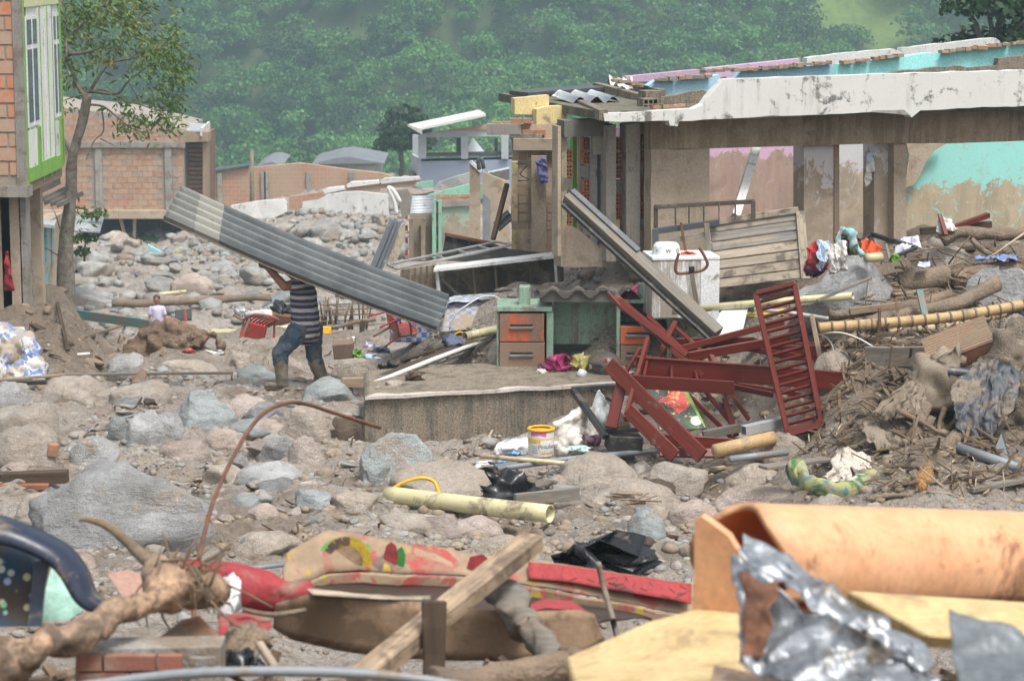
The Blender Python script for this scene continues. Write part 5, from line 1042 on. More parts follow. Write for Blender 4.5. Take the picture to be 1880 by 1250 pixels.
def poster():
    t = NT('poster_print'); n1 = t.noise(5, 4, .6, dist=1.5); n2 = t.noise(9, 5, .6, dist=2); x = t.sep(t.pos, 0); y = t.sep(t.pos, 1)
    col = t.mix(t.ramp(n1, .52, .66), (.01, .022, .026), (.03, .08, .02)); col = t.mix(t.ramp(t.noise(7, 4, .6, dist=2), .58, .64), col, (.55, .45, .05))
    dx = t.math('ABSOLUTE', t.math('SUBTRACT', x, .22)); dy = t.math('ABSOLUTE', t.math('SUBTRACT', y, .38)); r = t.math('ADD', t.math('MULTIPLY', dx, 3.2), t.math('MULTIPLY', dy, 4.2)); r = t.math('ADD', r, t.math('MULTIPLY', n2, 1.2))
    col = t.mix(t.ramp(r, 1.32, 1.25), col, t.mix(t.ramp(n2, .5, .56), (.55, .04, .03), (.70, .38, .12)))
    m = t.done(col, .3); o = thing('poster_board', 'glossy dark printed board with red and orange picture in the wreckage', 'poster', P(1240, 795, 24.3))
    a, b, c = P(1212, 790, 24.1), P(1296, 786, 24.1), P(1172, 714, 24.5); M, L = frame(a, b, np.cross(b - a, c - a)); H = np.linalg.norm(c - a)
    ex = (b - a) / L; ey = (c - a) - ex * np.dot(c - a, ex); ey /= np.linalg.norm(ey); ez = np.cross(ex, ey); sh = np.dot(c - a, ex); hh = np.dot(c - a, ey)
    M = Matrix(((ex[0], ey[0], ez[0], a[0]), (ex[1], ey[1], ez[1], a[1]), (ex[2], ey[2], ez[2], a[2]), (0, 0, 0, 1)))
    mk('panel', [(0, 0, -.012), (L, 0, -.012), (L + sh * .9, hh, -.012), (sh, hh, -.012), (0, 0, 0), (L, 0, 0), (L + sh * .9, hh, 0), (sh, hh, 0)], BOXF, m, o, M=M)
    def disc(n, x, y, r, mt): mk(n, [(x + r * math.cos(k * .524), y + r * math.sin(k * .524), .002) for k in range(12)], [tuple(range(12))], mt, o, M=M)
    disc('round_logo', L - .09, .1, .06, m_clothw); disc('round_logo', .02, .17, .028, m_clothb); disc('round_logo', .11, .09, .03, m_clothb)
    for k in range(14): 
        a_ = k * .449; mk('logo_tick', [(L - .09 + .062 * math.cos(a_) + dx, .1 + .062 * math.sin(a_) + dy, .004) for dx, dy in ((-.006, -.004), (.006, -.004), (.006, .004), (-.006, .004))], [(0, 1, 2, 3)], m_steel, o, M=M)
    tq = m_green; mk('green_edge', [(L - .01, 0, .003), (L + .0, .02, .003), (L + sh * .9, hh, .003), (L + sh * .9 - .05, hh, .003)], [(0, 1, 2, 3)], m_green, o, M=M)
poster()
def black_frame():
    o = thing('tipped_stand', 'black metal bed or table frame tipped over against the concrete block', 'frame', P(1110, 815, 24.4)); q = P
    b = lambda n, p0, p1, w, h: beam(n, p0, p1, w, h, m_black, o)
    b('leg', q(1052, 716, 25.0), q(1112, 802, 24.2), .06, .06); b('rail', q(1050, 714, 25.), q(1130, 708, 25.1), .05, .05); b('rail', q(1112, 790, 24.3), q(1190, 788, 24.3), .06, .04); b('panel', q(1115, 810, 24.25), q(1175, 812, 24.3), .3, .16); b('rail', q(1075, 710, 25.3), q(1140, 745, 25.1), .03, .03)
black_frame()
def sacks():
    one(blob('white_sack', [(P(1030, 822, 24.7), .1, P(1040, 775, 24.75), .085), (P(1040, 775, 24.75), .085, P(1072, 752, 24.8), .06), (P(1060, 815, 24.7), .12, P(1075, 768, 24.8), .09), (P(1085, 800, 24.75), .1, P(1078, 760, 24.8), .07), (P(1020, 778, 24.7), .04, P(1040, 770, 24.7), .06)], mat('plastic_sack', (.72, .71, .68), (.58, .53, .46), 4, .5, .3, bump=.3), None, .016, 2, .03, 7, 3), 'tall crumpled white plastic sack beside the paint bucket', 'sack')
    one(heap('white_sack', P(1098, 785, 25.), (.26, .3, .3), mat('plastic_sack_grey', (.52, .54, .55), None, 4, .5, .2, bump=.3), None, 22, .16, 1.), 'greyish plastic sack behind the black frame leg', 'sack')
    one(heap('white_jug', P(938, 833, 24.8), (.36, .28, .17), mat('white_poly', (.74, .75, .76), (.66, .68, .70), 3, .4, .1, bump=.1), None, 23, .12, 1.1), 'flattened white plastic bag left of the paint bucket', 'bag')
    one(heap('purple_cloth', P(1090, 818, 24.5), (.22, .15, .12), mat('cloth_mauve', (.22, .13, .17), None, 4, .9, .3), None, 24, .3), 'mauve cloth tucked under the black frame', 'cloth')
    one(heap('light_blue_rag', P(1062, 829, 24.2), (.3, .1, .06), mat('rag_aqua', (.50, .68, .66), None, 4, .9, .1), None, 25, .4), 'pale aqua rag on the mud right of the bucket', 'rag')
    one(heap('blue_wrapper', P(942, 837, 24.3), (.16, .1, .06), mat('blue_wrap', (.10, .30, .62), (.3, .5, .7), 9, .4, .1), None, 26, .5), 'crumpled blue wrapper below the white bag', 'wrapper')
    one(heap('blue_wrapper', P(913, 852, 23.9), (.18, .08, .05), mat('blue_wrap', (.10, .30, .62)), None, 27, .5), 'flat blue wrapper at the end of the grey pipes', 'wrapper')
    one(sheet('paper_sheet', P(868, 862, 23.9), P(908, 858, 23.9), P(876, 852, 24.3), P(905, 848, 24.3), m_clothw, nu=10, nv=8, amp=.03, seed=4), 'folded white paper sheet left of the grey pipes', 'paper')
sacks()
def bucket():
    c = P(993, 835, 24.45); s = mpp(993, 800, 24.45); r = 24.5 * s; h = 52 * s; o = thing('paint_bucket', 'white and yellow paint bucket with yellow rim by the white sack', 'bucket', c)
    t = NT('bucket_label'); z = t.sep(t.pos, 2); x = t.sep(t.pos, 0); n = t.noise(14, 4, .6)
    col = t.mix(t.math('GREATER_THAN', z, h * .02), (.74, .73, .70), (.74, .73, .70)); top = t.math('MULTIPLY', t.math('GREATER_THAN', z, h * .48), t.math('LESS_THAN', z, h * .66)); col = t.mix(top, col, (.80, .53, .03))
    pk = t.math('MULTIPLY', t.ramp(t.math('ADD', t.math('MULTIPLY', z, 1 / h), t.math('MULTIPLY', n, .25)), .86, .9), t.math('MULTIPLY', t.math('GREATER_THAN', x, -r * .75), t.math('LESS_THAN', x, r * .4))); col = t.mix(pk, col, (.72, .12, .42))
    m = t.done(col, .35); lathe('body', c, [(r * .93, 0), (r * .94, .01), (r, h * .9), (r, h * .95)], m, o, 28); lathe('rim', c, [(r, h * .9), (r * 1.05, h * .9), (r * 1.06, h * .97), (r * .98, h), (r * .8, h * 1.0), (r * .75, h * .97)], m_yel, o, 28)
    def patch(n, a0, a1, z0, z1, mt, k=1.01):
        V, F = [], []
        for i in range(9):
            a = a0 + (a1 - a0) * i / 8
            for z_ in (z0, z1): rr = r * (.94 + .06 * z_ / (h * .9)) * k; V.append(c + (rr * math.sin(a), -rr * math.cos(a), z_))
        for i in range(8): F.append((2 * i, 2 * i + 2, 2 * i + 3, 2 * i + 1))
        return mk(n, V, F, mt, o, True)
    patch('label_panel', -.05, 1.2, h * .2, h * .62, m_whitec); patch('label_stripe', .0, 1.15, h * .1, h * .16, m_yel); patch('blue_seal', -.55, -.38, h * .52, h * .61, m_clothb)
    for k in range(5): patch('text_line', -.75, -.25 - .05 * (k % 2), h * (.14 + .06 * k), h * (.155 + .06 * k), m_steel, 1.012)
    tx = bpy.data.curves.new('bucket_lettering', 'FONT'); tx.body = 'Pintuland'; tx.size = .062; tx.align_x = 'CENTER'; tx.extrude = .0008
    a = .5; tx.materials.append(m_black); to = text_mesh('lettering', tx, o)
    to.location = (r * 1.06 * math.sin(a), -r * 1.06 * math.cos(a), h * .33); to.rotation_euler = (math.pi / 2, 0, a)
bucket()
for k, (x0, y0, x1, y1, Y0, Y1, rad, m, lb, nm) in enumerate(((912, 861, 1040, 845, 23.5, 24., .028, m_pvcg, 'nearer of two grey pipes crossing under the bamboo stick', 'pipe'), (908, 857, 1245, 823, 23.7, 24.3, .03, m_pvcg, 'longer grey pipe running right past the sack', 'pipe'), (882, 837, 1112, 858, 23.9, 23.5, .024, m_bamboop, 'pale bamboo stick lying across the two grey pipes', 'stick'))):
    a, b = P(x0, y0, Y0), P(x1, y1, Y1); one(tube(nm, [a, (a + b) / 2 + (0, 0, .005), b], rad, m, None, 12, inner=.004 if m is m_pvcg else None), lb, nm)
def washer():
    Y = 26.6; q = lambda px, py, dy=0: P(px, py, Y + dy); o = thing('washing_machine', 'mud-streaked white washing machine in front of the wooden gate', 'washing machine', q(1258, 575))
    a, b = q(1196, 585), q(1320, 585); M = Matrix.Translation(Vector(((a[0] + b[0]) / 2, Y, a[2]))) @ Matrix.Rotation(.12, 4, 'Z'); w = (b[0] - a[0]) / 2; h = q(1258, 473)[2] - a[2]
    mk('cabinet', boxv(-w, w, 0, .6, 0, h - .03), BOXF, m_whites, o, M=M, bev=.015); mk('top', boxv(-w - .006, w + .006, -.01, .61, h - .03, h + .01), BOXF, m_whitec, o, M=M, bev=.008)
    mk('side_panel', boxv(w * .45, w + .004, -.008, .0, 0, h - .035), BOXF, m_whitec, o, M=M)
    kk = thing('white_tub', 'white lettered plastic tub sitting on the washing machine', 'tub', q(1223, 470, .2)); c = q(1223, 472, .25)
    pr = [(.0, 0), (.155, 0), (.16, .06), (.15, .13), (.12, .165), (.0, .17)]; lathe('shell', c, pr, m_whitec, kk, 18, smooth=False)
    for i, (bd, ang) in enumerate((('W', .1), ('D', .85), ('<', -.75))):
        tx = bpy.data.curves.new('tub_letter', 'FONT'); tx.body = bd; tx.size = .065; tx.extrude = .001; tx.align_x = 'CENTER'; tx.materials.append(m_black); to = text_mesh('letter', tx, kk); cc = c - np.array(kk.location)
        to.location = cc + np.array((.163 * math.sin(ang), -.163 * math.cos(ang), .065)); to.rotation_euler = (math.pi / 2 - .05, 0, ang)
    one(heap('orange_cloth', q(1260, 472, .2), (.16, .14, .08), mat('cloth_orange', (.66, .09, .02), None, 5, .8, .05), None, 31, .4), 'bright orange cloth on the washing machine top', 'cloth')
    hb = thing('exercise_handle', 'rusty bent handlebar on a post in front of the washing machine', 'handlebar', q(1278, 562, -.4)); r = lambda px, py: P(px, py, Y - .4)
    tube('handlebar', [r(1246, 465), r(1240, 490), r(1245, 502), r(1270, 500), r(1290, 496), r(1299, 485), r(1292, 468), r(1284, 455)], .017, m_rust, hb, 8, curve=4); beam('post', r(1270, 502), r(1280, 562), .05, .04, m_woodg, hb, (0, -1, 0)); box('bracket', r(1270, 494), (.06, .05, .06), m_black, hb)
    one(tube('pipe', [P(1235, 571, 26.2), P(1400, 556, 25.9), P(1566, 543, 25.4)], .042, m_pvc, None, 14, inner=.005), 'long cream pipe running behind the slatted panel', 'pipe')
    wp = thing('white_cabinet', 'white metal cabinet door lying behind the red frames', 'cabinet', P(1340, 610, 25.7)); prism('door', [P(1295, 618, 25.5), P(1363, 612, 25.5), P(1374, 566, 26.), P(1325, 575, 26.)], (0, .02, .03), m_whitec, wp, .006); prism('door_edge', [P(1296, 600, 25.4), P(1312, 570, 26), P(1326, 575, 26), P(1300, 616, 25.45)], (-.02, .05, 0), m_tin, wp)
    one(sheet('yellow_bag', P(1372, 586, 25.9), P(1440, 580, 25.9), P(1372, 575, 26.2), P(1440, 572, 26.2), mat('yellow_sack', (.68, .52, .05), None, 5, .6, .3), nu=16, nv=8, amp=.04, freq=6, seed=6), 'crumpled yellow sack behind the slatted panel', 'sack')
    one(tube('conduit', [P(1385, 568, 25.8), P(1450, 574, 25.6), P(1520, 585, 25.2)], .022, m_pvcw, None, 8), 'thin white conduit passing behind the slatted panel', 'conduit')
    lb = thing('roof_beam', 'long tarred roof beam leaning from the house down to the bed frames', 'beam', P(1320, 615, 25.5)); a, b = P(1042, 360, 26.4), P(1318, 612, 25.4); beam('timber', a, b, .14, .12, m_woodg, lb, (.2, -.6, .6)); beam('tar_edge', a + (-.035, -.03, -.08), b + (-.035, -.03, -.08), .1, .045, m_black, lb, (.2, -.6, .6)); beam('metal_cap', a + (.05, -.02, .07), a + (b - a) * .45 + (.05, -.02, .07), .07, .02, m_dark, lb, (.2, -.6, .6))
washer()
def gate():
    Y = 27.05; q = lambda px, py, dy=0: P(px, py, Y + dy); o = thing('wooden_gate', 'muddy plank gate leaning against the bungalow front', 'gate', q(1390, 530)); mg = mat('gate_plank', (.40, .34, .26), (.30, .255, .195), 3, .8, .42, wood=True, mudc=(.15, .12, .09), msc=5); mb = mat('gate_plank_blue', (.13, .15, .165), (.36, .30, .22), 2.2, .8, .3, wood=True)
    TL, TR, BL, BR = q(1302, 412, .3), q(1465, 388, .3), q(1318, 530), q(1475, 512)
    for k in range(7):
        t0, t1 = k / 7 + .008, (k + 1) / 7 - .008; m_ = (t0 + t1) / 2; a = TL + (BL - TL) * m_; b = TR + (BR - TR) * m_; wd = np.linalg.norm((BL - TL)) * (t1 - t0)
        beam('plank', a, b, .03, wd, mb if k in (0, 1, 2) else mg, o, (BL - TL), seed=k, rough=.02)
    beam('frame_rail', TL + (0, -.03, .02), TR + (0, -.03, .02), .04, .07, mg, o); beam('frame_stile', TR + (.02, -.03, 0), BR + (.02, -.03, 0), .04, .1, mg, o, (1, 0, 0))
    o = thing('iron_railing', 'rusty iron railing frame standing above the plank gate', 'railing', q(1290, 415, .2)); mr = mat('rusty_dark', (.10, .075, .055), (.06, .05, .04), 6, .8, .3)
    beam('rail', q(1202, 380, .2), q(1385, 370, .25), .05, .05, mr, o); beam('rail', q(1200, 425, .15), q(1320, 408, .2), .06, .07, m_dark, o)
    for x in (1204, 1240, 1265, 1292, 1320, 1350, 1383): beam('upright', q(x, 378 - (x - 1202) * .05, .2), q(x, 420 - (x - 1202) * .1, .2), .018 if 1204 < x < 1383 else .05, .02, mr, o, (0, 1, 0))
    beam('brace', q(1250, 408, .1), q(1260, 470, .1), .03, .03, m_rust, o, (0, 1, 0)); beam('post', q(1203, 420, .12), q(1206, 520, .1), .07, .05, m_dark, o, (0, 1, 0)); beam('post', q(1297, 410, .1), q(1304, 520, .1), .06, .05, m_woodg, o, (0, 1, 0)); beam('rail', q(1210, 446, .12), q(1298, 430, .14), .04, .05, m_woodg, o)
    one(beam('white_timber', q(1350, 398, .5), q(1388, 272, 1.4), .1, .08, m_white, None, (0, 1, 0)), 'long white timber leaning in the pink room opening', 'timber')
    w = thing('hanging_clothes', 'white and dark shirts hanging on the bungalow pillar', 'clothes', hp(1598, 340, .6)); z = lambda px, py, d=.98: hp(px, py, d - .33)
    sheet('white_shirt', z(1593, 284), z(1607, 290), z(1588, 344), z(1600, 336), m_clothw, w, 12, 20, .03, 9, 3); sheet('dark_shirt', z(1600, 282, 1.05), z(1612, 290, 1.05), z(1602, 320, 1.05), z(1609, 318, 1.05), m_black, w, 10, 14, .03, 9, 4); sheet('blue_collar', z(1592, 282, .95), z(1606, 280, .95), z(1592, 300, .95), z(1600, 298, .95), m_clothb, w, 10, 8, .02, 9, 5)
gate()
def cabinet():
    Y = 29.4; q = lambda px, py, dy=0: P(px, py, Y + dy); o = thing('fallen_cabinet', 'dark wooden cabinet fallen on its back with a white edge', 'cabinet', q(915, 550)); mc = mat('cabinet_board', (.13, .115, .095), (.085, .072, .06), 3, .7, .4, streak=.3, mudc=(.27, .225, .17))
    prism('back_panel', [q(806, 548, .35), q(806, 486, .35), q(1035, 466, .35), q(1035, 560, .35)], (0, .03, 0), mc, o)
    prism('white_top', [q(796, 494, -.25), q(800, 487, .3), q(1028, 461, .35), q(1030, 468, -.2)], (0, 0, -.035), m_white, o)
    for x, m in ((803, m_white), (868, m_woodp), (908, m_woodp), (1018, m_white)): beam('divider', q(x, 492 - (x - 800) * .11, .0 if m is m_white else .25), q(x + 6, 548, .0 if m is m_white else .25), .03, .35 if m is m_white else .04, m, o, (0, 1, 0))
    beam('brace', q(808, 508, 0), q(848, 548, 0), .05, .04, m_woodg, o); beam('brace', q(1000, 505, 0), q(1022, 540, 0), .06, .03, m_woodg, o)
    o = thing('metal_ladder_frame', 'steel ladder-like frame lying on the dark cabinet', 'metal frame', q(830, 490, .8)); st = mat('steel_light', (.36, .37, .37), (.27, .27, .26), 4, .5, .25, metal=.3)
    A0, A1, B0, B1 = q(712, 486, .2), q(912, 444, .9), q(728, 494, -.2), q(938, 450, .5)
    beam('rail', A0, A1, .03, .03, st, o); beam('rail', B0, B1, .03, .03, st, o)
    for t in (0, .42, .63, .82, 1): beam('rung', A0 + (A1 - A0) * t, B0 + (B1 - B0) * t, .025, .025, st, o)
    o = thing('black_box_panel', 'black scorched panel box behind the steel ladder frame', 'panel', q(860, 480, 1.)); prism('side', [q(810, 478, .9), q(818, 430, 1.), q(900, 446, 1.2), q(935, 458, 1.2), q(1000, 465, 1.2), q(1000, 490, .9)], (0, .06, 0), m_black, o); beam('lip', q(817, 430, .95), q(905, 447, 1.15), .04, .04, m_rust, o)
    o = thing('mud_crate', 'mud-covered slatted crate under the steel ladder frame', 'crate', q(770, 520, .2)); prism('side', [q(735, 530, .4), q(735, 496, .4), q(800, 486, .4), q(800, 545, .4)], (0, .3, 0), m_mudwall, o)
    for k in range(6): beam('slat', q(740 + k * 11, 494 - k * 1.5, .35), q(742 + k * 11, 535, .35), .03, .03, m_bark, o, (0, 1, 0))
    # mattresses
    ck = NT('checked_fabric'); cb = ck.n.new('ShaderNodeTexChecker'); cb.inputs['Scale'].default_value = 15; ck.l.new(ck.pos, cb.inputs[0]); cb.inputs[1].default_value = (.10, .19, .50, 1); cb.inputs[2].default_value = (.50, .56, .68, 1); n = ck.noise(5, 6, .7)
    m_ck = ck.done(ck.mix(ck.ramp(n, .5, .62), cb.outputs[0], (.36, .33, .29)), .9); ck2 = NT('checked_fabric_muddy'); cb = ck2.n.new('ShaderNodeTexChecker'); cb.inputs['Scale'].default_value = 15; ck2.l.new(ck2.pos, cb.inputs[0]); cb.inputs[1].default_value = (.13, .21, .46, 1); cb.inputs[2].default_value = (.45, .48, .52, 1); n = ck2.noise(3, 6, .7); m_ck2 = ck2.done(ck2.mix(ck2.ramp(n, .38, .6), cb.outputs[0], (.36, .29, .21)), .9)
    a, b = P(715, 615, 30.8), P(795, 620, 30.8); one(mk('mattress', boxv(a[0], b[0], 30.8, 31.6, a[2] - .1, a[2] + .27), BOXF, m_ck, bev=.03, segs=3), 'blue and white checked mattress under the carried sheet', 'mattress')
    a, b = P(812, 615, 28.6), P(916, 600, 28.6); o = prism('mattress', [P(806, 612, 28.4), P(822, 556, 28.7), P(930, 548, 28.7), P(930, 600, 28.4)], (.05, .5, .02), m_ck2, None, .02); one(o, 'mud-smeared checked mattress leaning beside the desk', 'mattress')
    one(sheet('plastic_cover', P(820, 560, 28.6), P(935, 546, 28.6), P(828, 548, 29.1), P(935, 540, 29.1), mat('film_bluewhite', (.55, .62, .70), (.40, .46, .55), 8, .4, .2), nu=26, nv=10, amp=.035, freq=6, seed=3), 'pale blue plastic film along the muddy mattress top', 'plastic sheet')
    one(tube('white_cable', [P(825, 604, 28.2), P(835, 580, 28.2), P(855, 562, 28.2), P(885, 545, 28.3), P(910, 545, 28.3), P(926, 556, 28.2)], .01, m_pvcw, None, 6, curve=5), 'white cable arching over the muddy mattress', 'cable')
    one(tube('yellow_strap', [P(828, 622, 28.), P(838, 612, 28.), P(848, 610, 28.), P(852, 618, 27.9)], .012, m_yel, None, 6, curve=4), 'yellow strap hanging by the cream pipe stub', 'strap')
    one(heap('dark_cloth', P(835, 640, 27.9), (.3, .2, .14), mat('cloth_navy', (.04, .05, .09), (.12, .14, .2), 5, .8, .1), None, 41, .4), 'crumpled navy cloth among the timbers', 'cloth')
cabinet()
# ---------------------------------------------------------------- left and centre of the riverbed
def red_chair(name, label, c, R, s=1):
    """plastic garden chair, local axes: x width, y depth (back at +y), z up; R 3x3 places it"""
    o = thing(name, label, 'chair', c); R = np.asarray(R); tr = lambda p: np.asarray(c) + R @ (np.asarray(p, float) * s)
    def bar(n, pts, r): return tube(n, [tr(p) for p in pts], r * s, m_redp, o, 7, curve=3)
    V = []; nu, nv = 9, 9
    for j in range(nv):
        for i in range(nu): x = (i / (nu - 1) - .5) * .46; y = (j / (nv - 1) - .5) * .44; V.append(tr((x, y, .42 - .03 * math.cos(x * 5) * math.cos(y * 5))))
    st = mk('seat', V, grid_vf(nu, nv), m_redp, o, True); st.modifiers.new('s', 'SOLIDIFY').thickness = .018
    for k in range(7):
        x = (k - 3) * .062; bar('back_slat', [tr_ for tr_ in ((x, .21, .44), (x * 1.05, .27, .62), (x * 1.0, .32, .82))], .02)
    bar('back_rim', [(-.24, .2, .42), (-.24, .28, .65), (-.2, .32, .83), (0, .34, .87), (.2, .32, .83), (.24, .28, .65), (.24, .2, .42)], .024)
    for sx in (-1, 1):
        bar('leg', [(sx * .2, -.2, .41), (sx * .25, -.25, 0)], .024); bar('leg', [(sx * .2, .2, .41), (sx * .24, .28, 0)], .024); bar('arm', [(sx * .23, .25, .66), (sx * .28, .0, .66), (sx * .27, -.2, .6), (sx * .21, -.21, .41)], .022)
    return o
from mathutils import Euler
c = P(438, 645, 34.5); red_chair('plastic_chair', 'overturned red plastic chair lying behind the tree stump', c + (.05, .2, .22), np.array(Euler((1.45, .3, .5)).to_matrix()) , .85)
c = P(684, 628, 30.4); red_chair('plastic_chair', 'red plastic chair tipped over beside the checked mattress', c + (.05, 0, .14), np.array(Euler((-1.2, .35, -1.0)).to_matrix()), .62)
def stump():
    Y = 33.; q = lambda px, py, dy=0: P(px, py + 9, Y + dy)
    o = blob('tree_stump', [(q(240, 650), .12, q(290, 630), .22), (q(290, 630), .22, q(350, 615), .19), (q(350, 615), .17, q(392, 605, .1), .06), (q(392, 604, .1), .06, q(402, 625, .1), .05), (q(250, 645), .17, q(270, 610, .1), .12), (q(330, 612), .16, q(375, 640, .2), .08), (q(290, 630), .2, q(320, 660), .14), (q(235, 655), .1, q(300, 668), .1), (q(270, 606), .09, q(320, 596), .09)],
         mat('stump_wood', (.22, .145, .095), (.11, .075, .05), 4, .85, .35, gs=30, bump=.9, bd=.03, mudc=(.33, .255, .19)), None, .022, 0, .1, 5, 3); one(o, 'large gnarled muddy stump lying on the riverbed before the boy', 'stump')
stump()
L2 = [  # name, label, category, kind, pixel path with depths, radius or (w,h), material
    ('log', 'long brown log lying behind the boy', 'log', 't', [(205, 558, 60), (330, 553, 60.4), (496, 545, 61)], .1, m_bark),
    ('pipe', 'pale yellowish pipe lying above the long log', 'pipe', 't', [(210, 549, 62), (341, 535, 63)], .05, m_pvc),
    ('plank', 'long weathered teal plank spanning the gully at left', 'plank', 'b', [(78, 568, 37), (276, 596, 36)], (.05, .14), m_teal),
    ('plank', 'thin long brown board lying across the left foreground rocks', 'plank', 'b', [(-30, 700, 29.0), (120, 688, 29.2)], (.08, .03), m_wood),
    ('plank', 'long thin grey lath in front of the two-tone boulder', 'plank', 'b', [(118, 688, 29.6), (428, 684, 29.6)], (.06, .03), m_woodg),
    ('plank', 'black strip sticking in from the left edge below the quilt', 'strip', 'b', [(-20, 704, 28.8), (85, 701, 28.8)], (.1, .05), m_black),
    ('pipe', 'dark thin pipe half buried behind the grey block rocks', 'pipe', 't', [(112, 810, 25.4), (200, 775, 26.2), (285, 753, 27)], .018, m_pvcg),
    ('timber', 'thick brown timber entering at the left edge', 'timber', 'b', [(-40, 880, 22.6), (125, 874, 22.6)], (.12, .12), m_woodd),
    ('timber', 'orange-red timber under the brown timber at the left edge', 'timber', 'b', [(-40, 893, 22.5), (90, 893, 22.5)], (.1, .05), mat('red_brick_wood', (.30, .115, .07), None, 3, .8, .2)),
    ('stick', 'crooked branch lying right of the carrying man', 'stick', 't', [(590, 602, 36), (625, 598, 36), (660, 590, 36), (690, 586, 36)], .03, m_bark),
    ('post', 'short dark post stub behind the fallen red chair', 'post', 'b', [(664, 612, 35), (667, 588, 35)], (.07, .07), m_woodd),
    ('plank', 'splintered brown plank standing in the rock gap under the block', 'plank', 'b', [(605, 858, 25.2), (668, 805, 25.3)], (.05, .26), m_woodd),
    ('plank', 'short thick wooden offcut right of the man boots', 'offcut', 'b', [(628, 702, 27.6), (677, 701, 27.6)], (.12, .11), m_wood),
    ('drain_pipe', 'thick pale yellow drain pipe half buried in front of the boulders', 'pipe', 'h', [(712, 908, 22.2), (850, 925, 21.7), (1010, 943, 21.2)], .085, m_pvc),
    ('hose', 'yellow hose looping over the pale yellow drain pipe', 'hose', 't', [(716, 900, 22.2), (740, 886, 22.2), (772, 877, 22.2), (797, 884, 22.2), (808, 910, 22.)], .018, m_yel),
    ('board', 'grey plank with curled end right of the black bag', 'board', 'b', [(945, 918, 22.), (1062, 905, 22.4)], (.05, .12), m_woodg),
    ('pipe', 'thin grey pipe lying in the mud at far left of the cardboard box', 'pipe', 't', [(405, 1050, 18.6), (520, 1036, 18.9)], .02, m_pvcg),
    ('stick', 'brown stick crossing the muddy cloth at right', 'stick', 't', [(1590, 915, 20.8), (1650, 908, 20.8), (1700, 915, 20.7), (1745, 928, 20.6)], .022, m_bark),
    ('pipe', 'grey pipe lying left of the orange stone', 'pipe', 't', [(1615, 858, 21.8), (1700, 845, 22), (1740, 842, 22.1)], .045, m_pvcg),
    ('pipe', 'grey pipe slanting down at the right edge', 'pipe', 'h', [(1760, 822, 21.8), (1872, 860, 21.3)], .05, m_pvcg),
    ('pipe', 'dark grey pipe left of the tie-dyed cloth', 'pipe', 't', [(1340, 843, 22.6), (1445, 830, 22.9)], .035, m_pvcg),
    ('board', 'thin grey board under the tie-dyed cloth', 'board', 'b', [(1400, 858, 22.2), (1520, 842, 22.6)], (.15, .03), m_woodg),
    ('trunk', 'thick bamboo stub at the foot of the slatted panel', 'log', 't', [(1312, 828, 23.3), (1420, 803, 23.6)], .07, m_bamboo),
    ('bamboo_pole', 'bamboo pole passing under the red slatted panel', 'bamboo', 't', [(1490, 775, 24.), (1570, 735, 24.4)], .06, m_bamboo),
    ('log', 'thick brown log right of the boulder with clothes', 'log', 't', [(1650, 520, 26.2), (1740, 505, 26.2)], .13, m_bark),
    ('log', 'long brown log continuing towards the right edge', 'log', 't', [(1745, 515, 26.3), (1820, 495, 26.6), (1900, 480, 26.8)], .11, m_bark),
    ('branch', 'thick curving branch below the turquoise wall', 'branch', 't', [(1730, 442, 27.2), (1760, 426, 27.2), (1800, 428, 27.2), (1850, 430, 27.3), (1900, 425, 27.4)], .07, m_bark),
    ('branch', 'forked root running down from the thick branch', 'branch', 't', [(1785, 440, 27), (1800, 455, 26.9), (1822, 468, 26.8)], .035, m_bark),
    ('log', 'muddy log below the boulder with clothes', 'log', 't', [(1525, 580, 25), (1600, 570, 25.1), (1680, 560, 25.2), (1745, 540, 25.4)], .06, m_bark),
    ('log', 'dark fallen trunk in front of the right boulder', 'log', 't', [(1590, 590, 24.8), (1680, 575, 25), (1760, 555, 25.2), (1830, 520, 25.5)], .075, m_bark),
    ('board', 'pale board lying across the logs at right', 'board', 'b', [(1560, 572, 25), (1655, 560, 25)], (.05, .07), m_wood),
    ('board', 'upright grey-green board stuck between the logs', 'board', 'b', [(1688, 532, 24.9), (1698, 578, 24.7)], (.07, .03), m_teal),
    ('cane', 'thin long cane rising at the right edge', 'cane', 't', [(1818, 472, 26.3), (1885, 425, 26.6)], .012, m_woodp),
    ('board', 'red-brown board propped below the turquoise wall', 'board', 'b', [(1745, 420, 27.3), (1815, 395, 27.6)], (.06, .06), m_redm),
    ('board', 'short red board leaning on the white bag by the turquoise wall', 'board', 'b', [(1725, 393, 27.2), (1737, 432, 27)], (.05, .03), m_redm),
    ('board', 'dark beam under the turquoise wall', 'beam', 'b', [(1690, 425, 27.5), (1820, 412, 27.6)], (.07, .08), m_woodd),
    ('wire', 'white wire arching over the red bed frame', 'wire', 't', [(1500, 612, 24.5), (1520, 622, 24.5), (1530, 650, 24.5), (1520, 720, 24.4)], .008, m_pvcw),
    ('wire', 'long white wire looping across the bed frame to the clay block', 'wire', 't', [(1505, 612, 24.5), (1550, 612, 24.4), (1600, 635, 24.3), (1645, 680, 24.2)], .008, m_pvcw),
    ('stick', 'thin upright twig right of the slatted panel', 'twig', 't', [(1562, 690, 23.6), (1575, 730, 23.5), (1590, 760, 23.4), (1596, 800, 23.3)], .014, m_bark),
    ('plank', 'dark angled brace below the boulder with clothes', 'brace', 'b', [(1500, 552, 25), (1600, 510, 25.3)], (.03, .03), m_woodg),
    ('board', 'grey board leaning below the clay block', 'board', 'b', [(1590, 655, 24), (1700, 655, 23.6)], (.04, .2), m_woodg)]
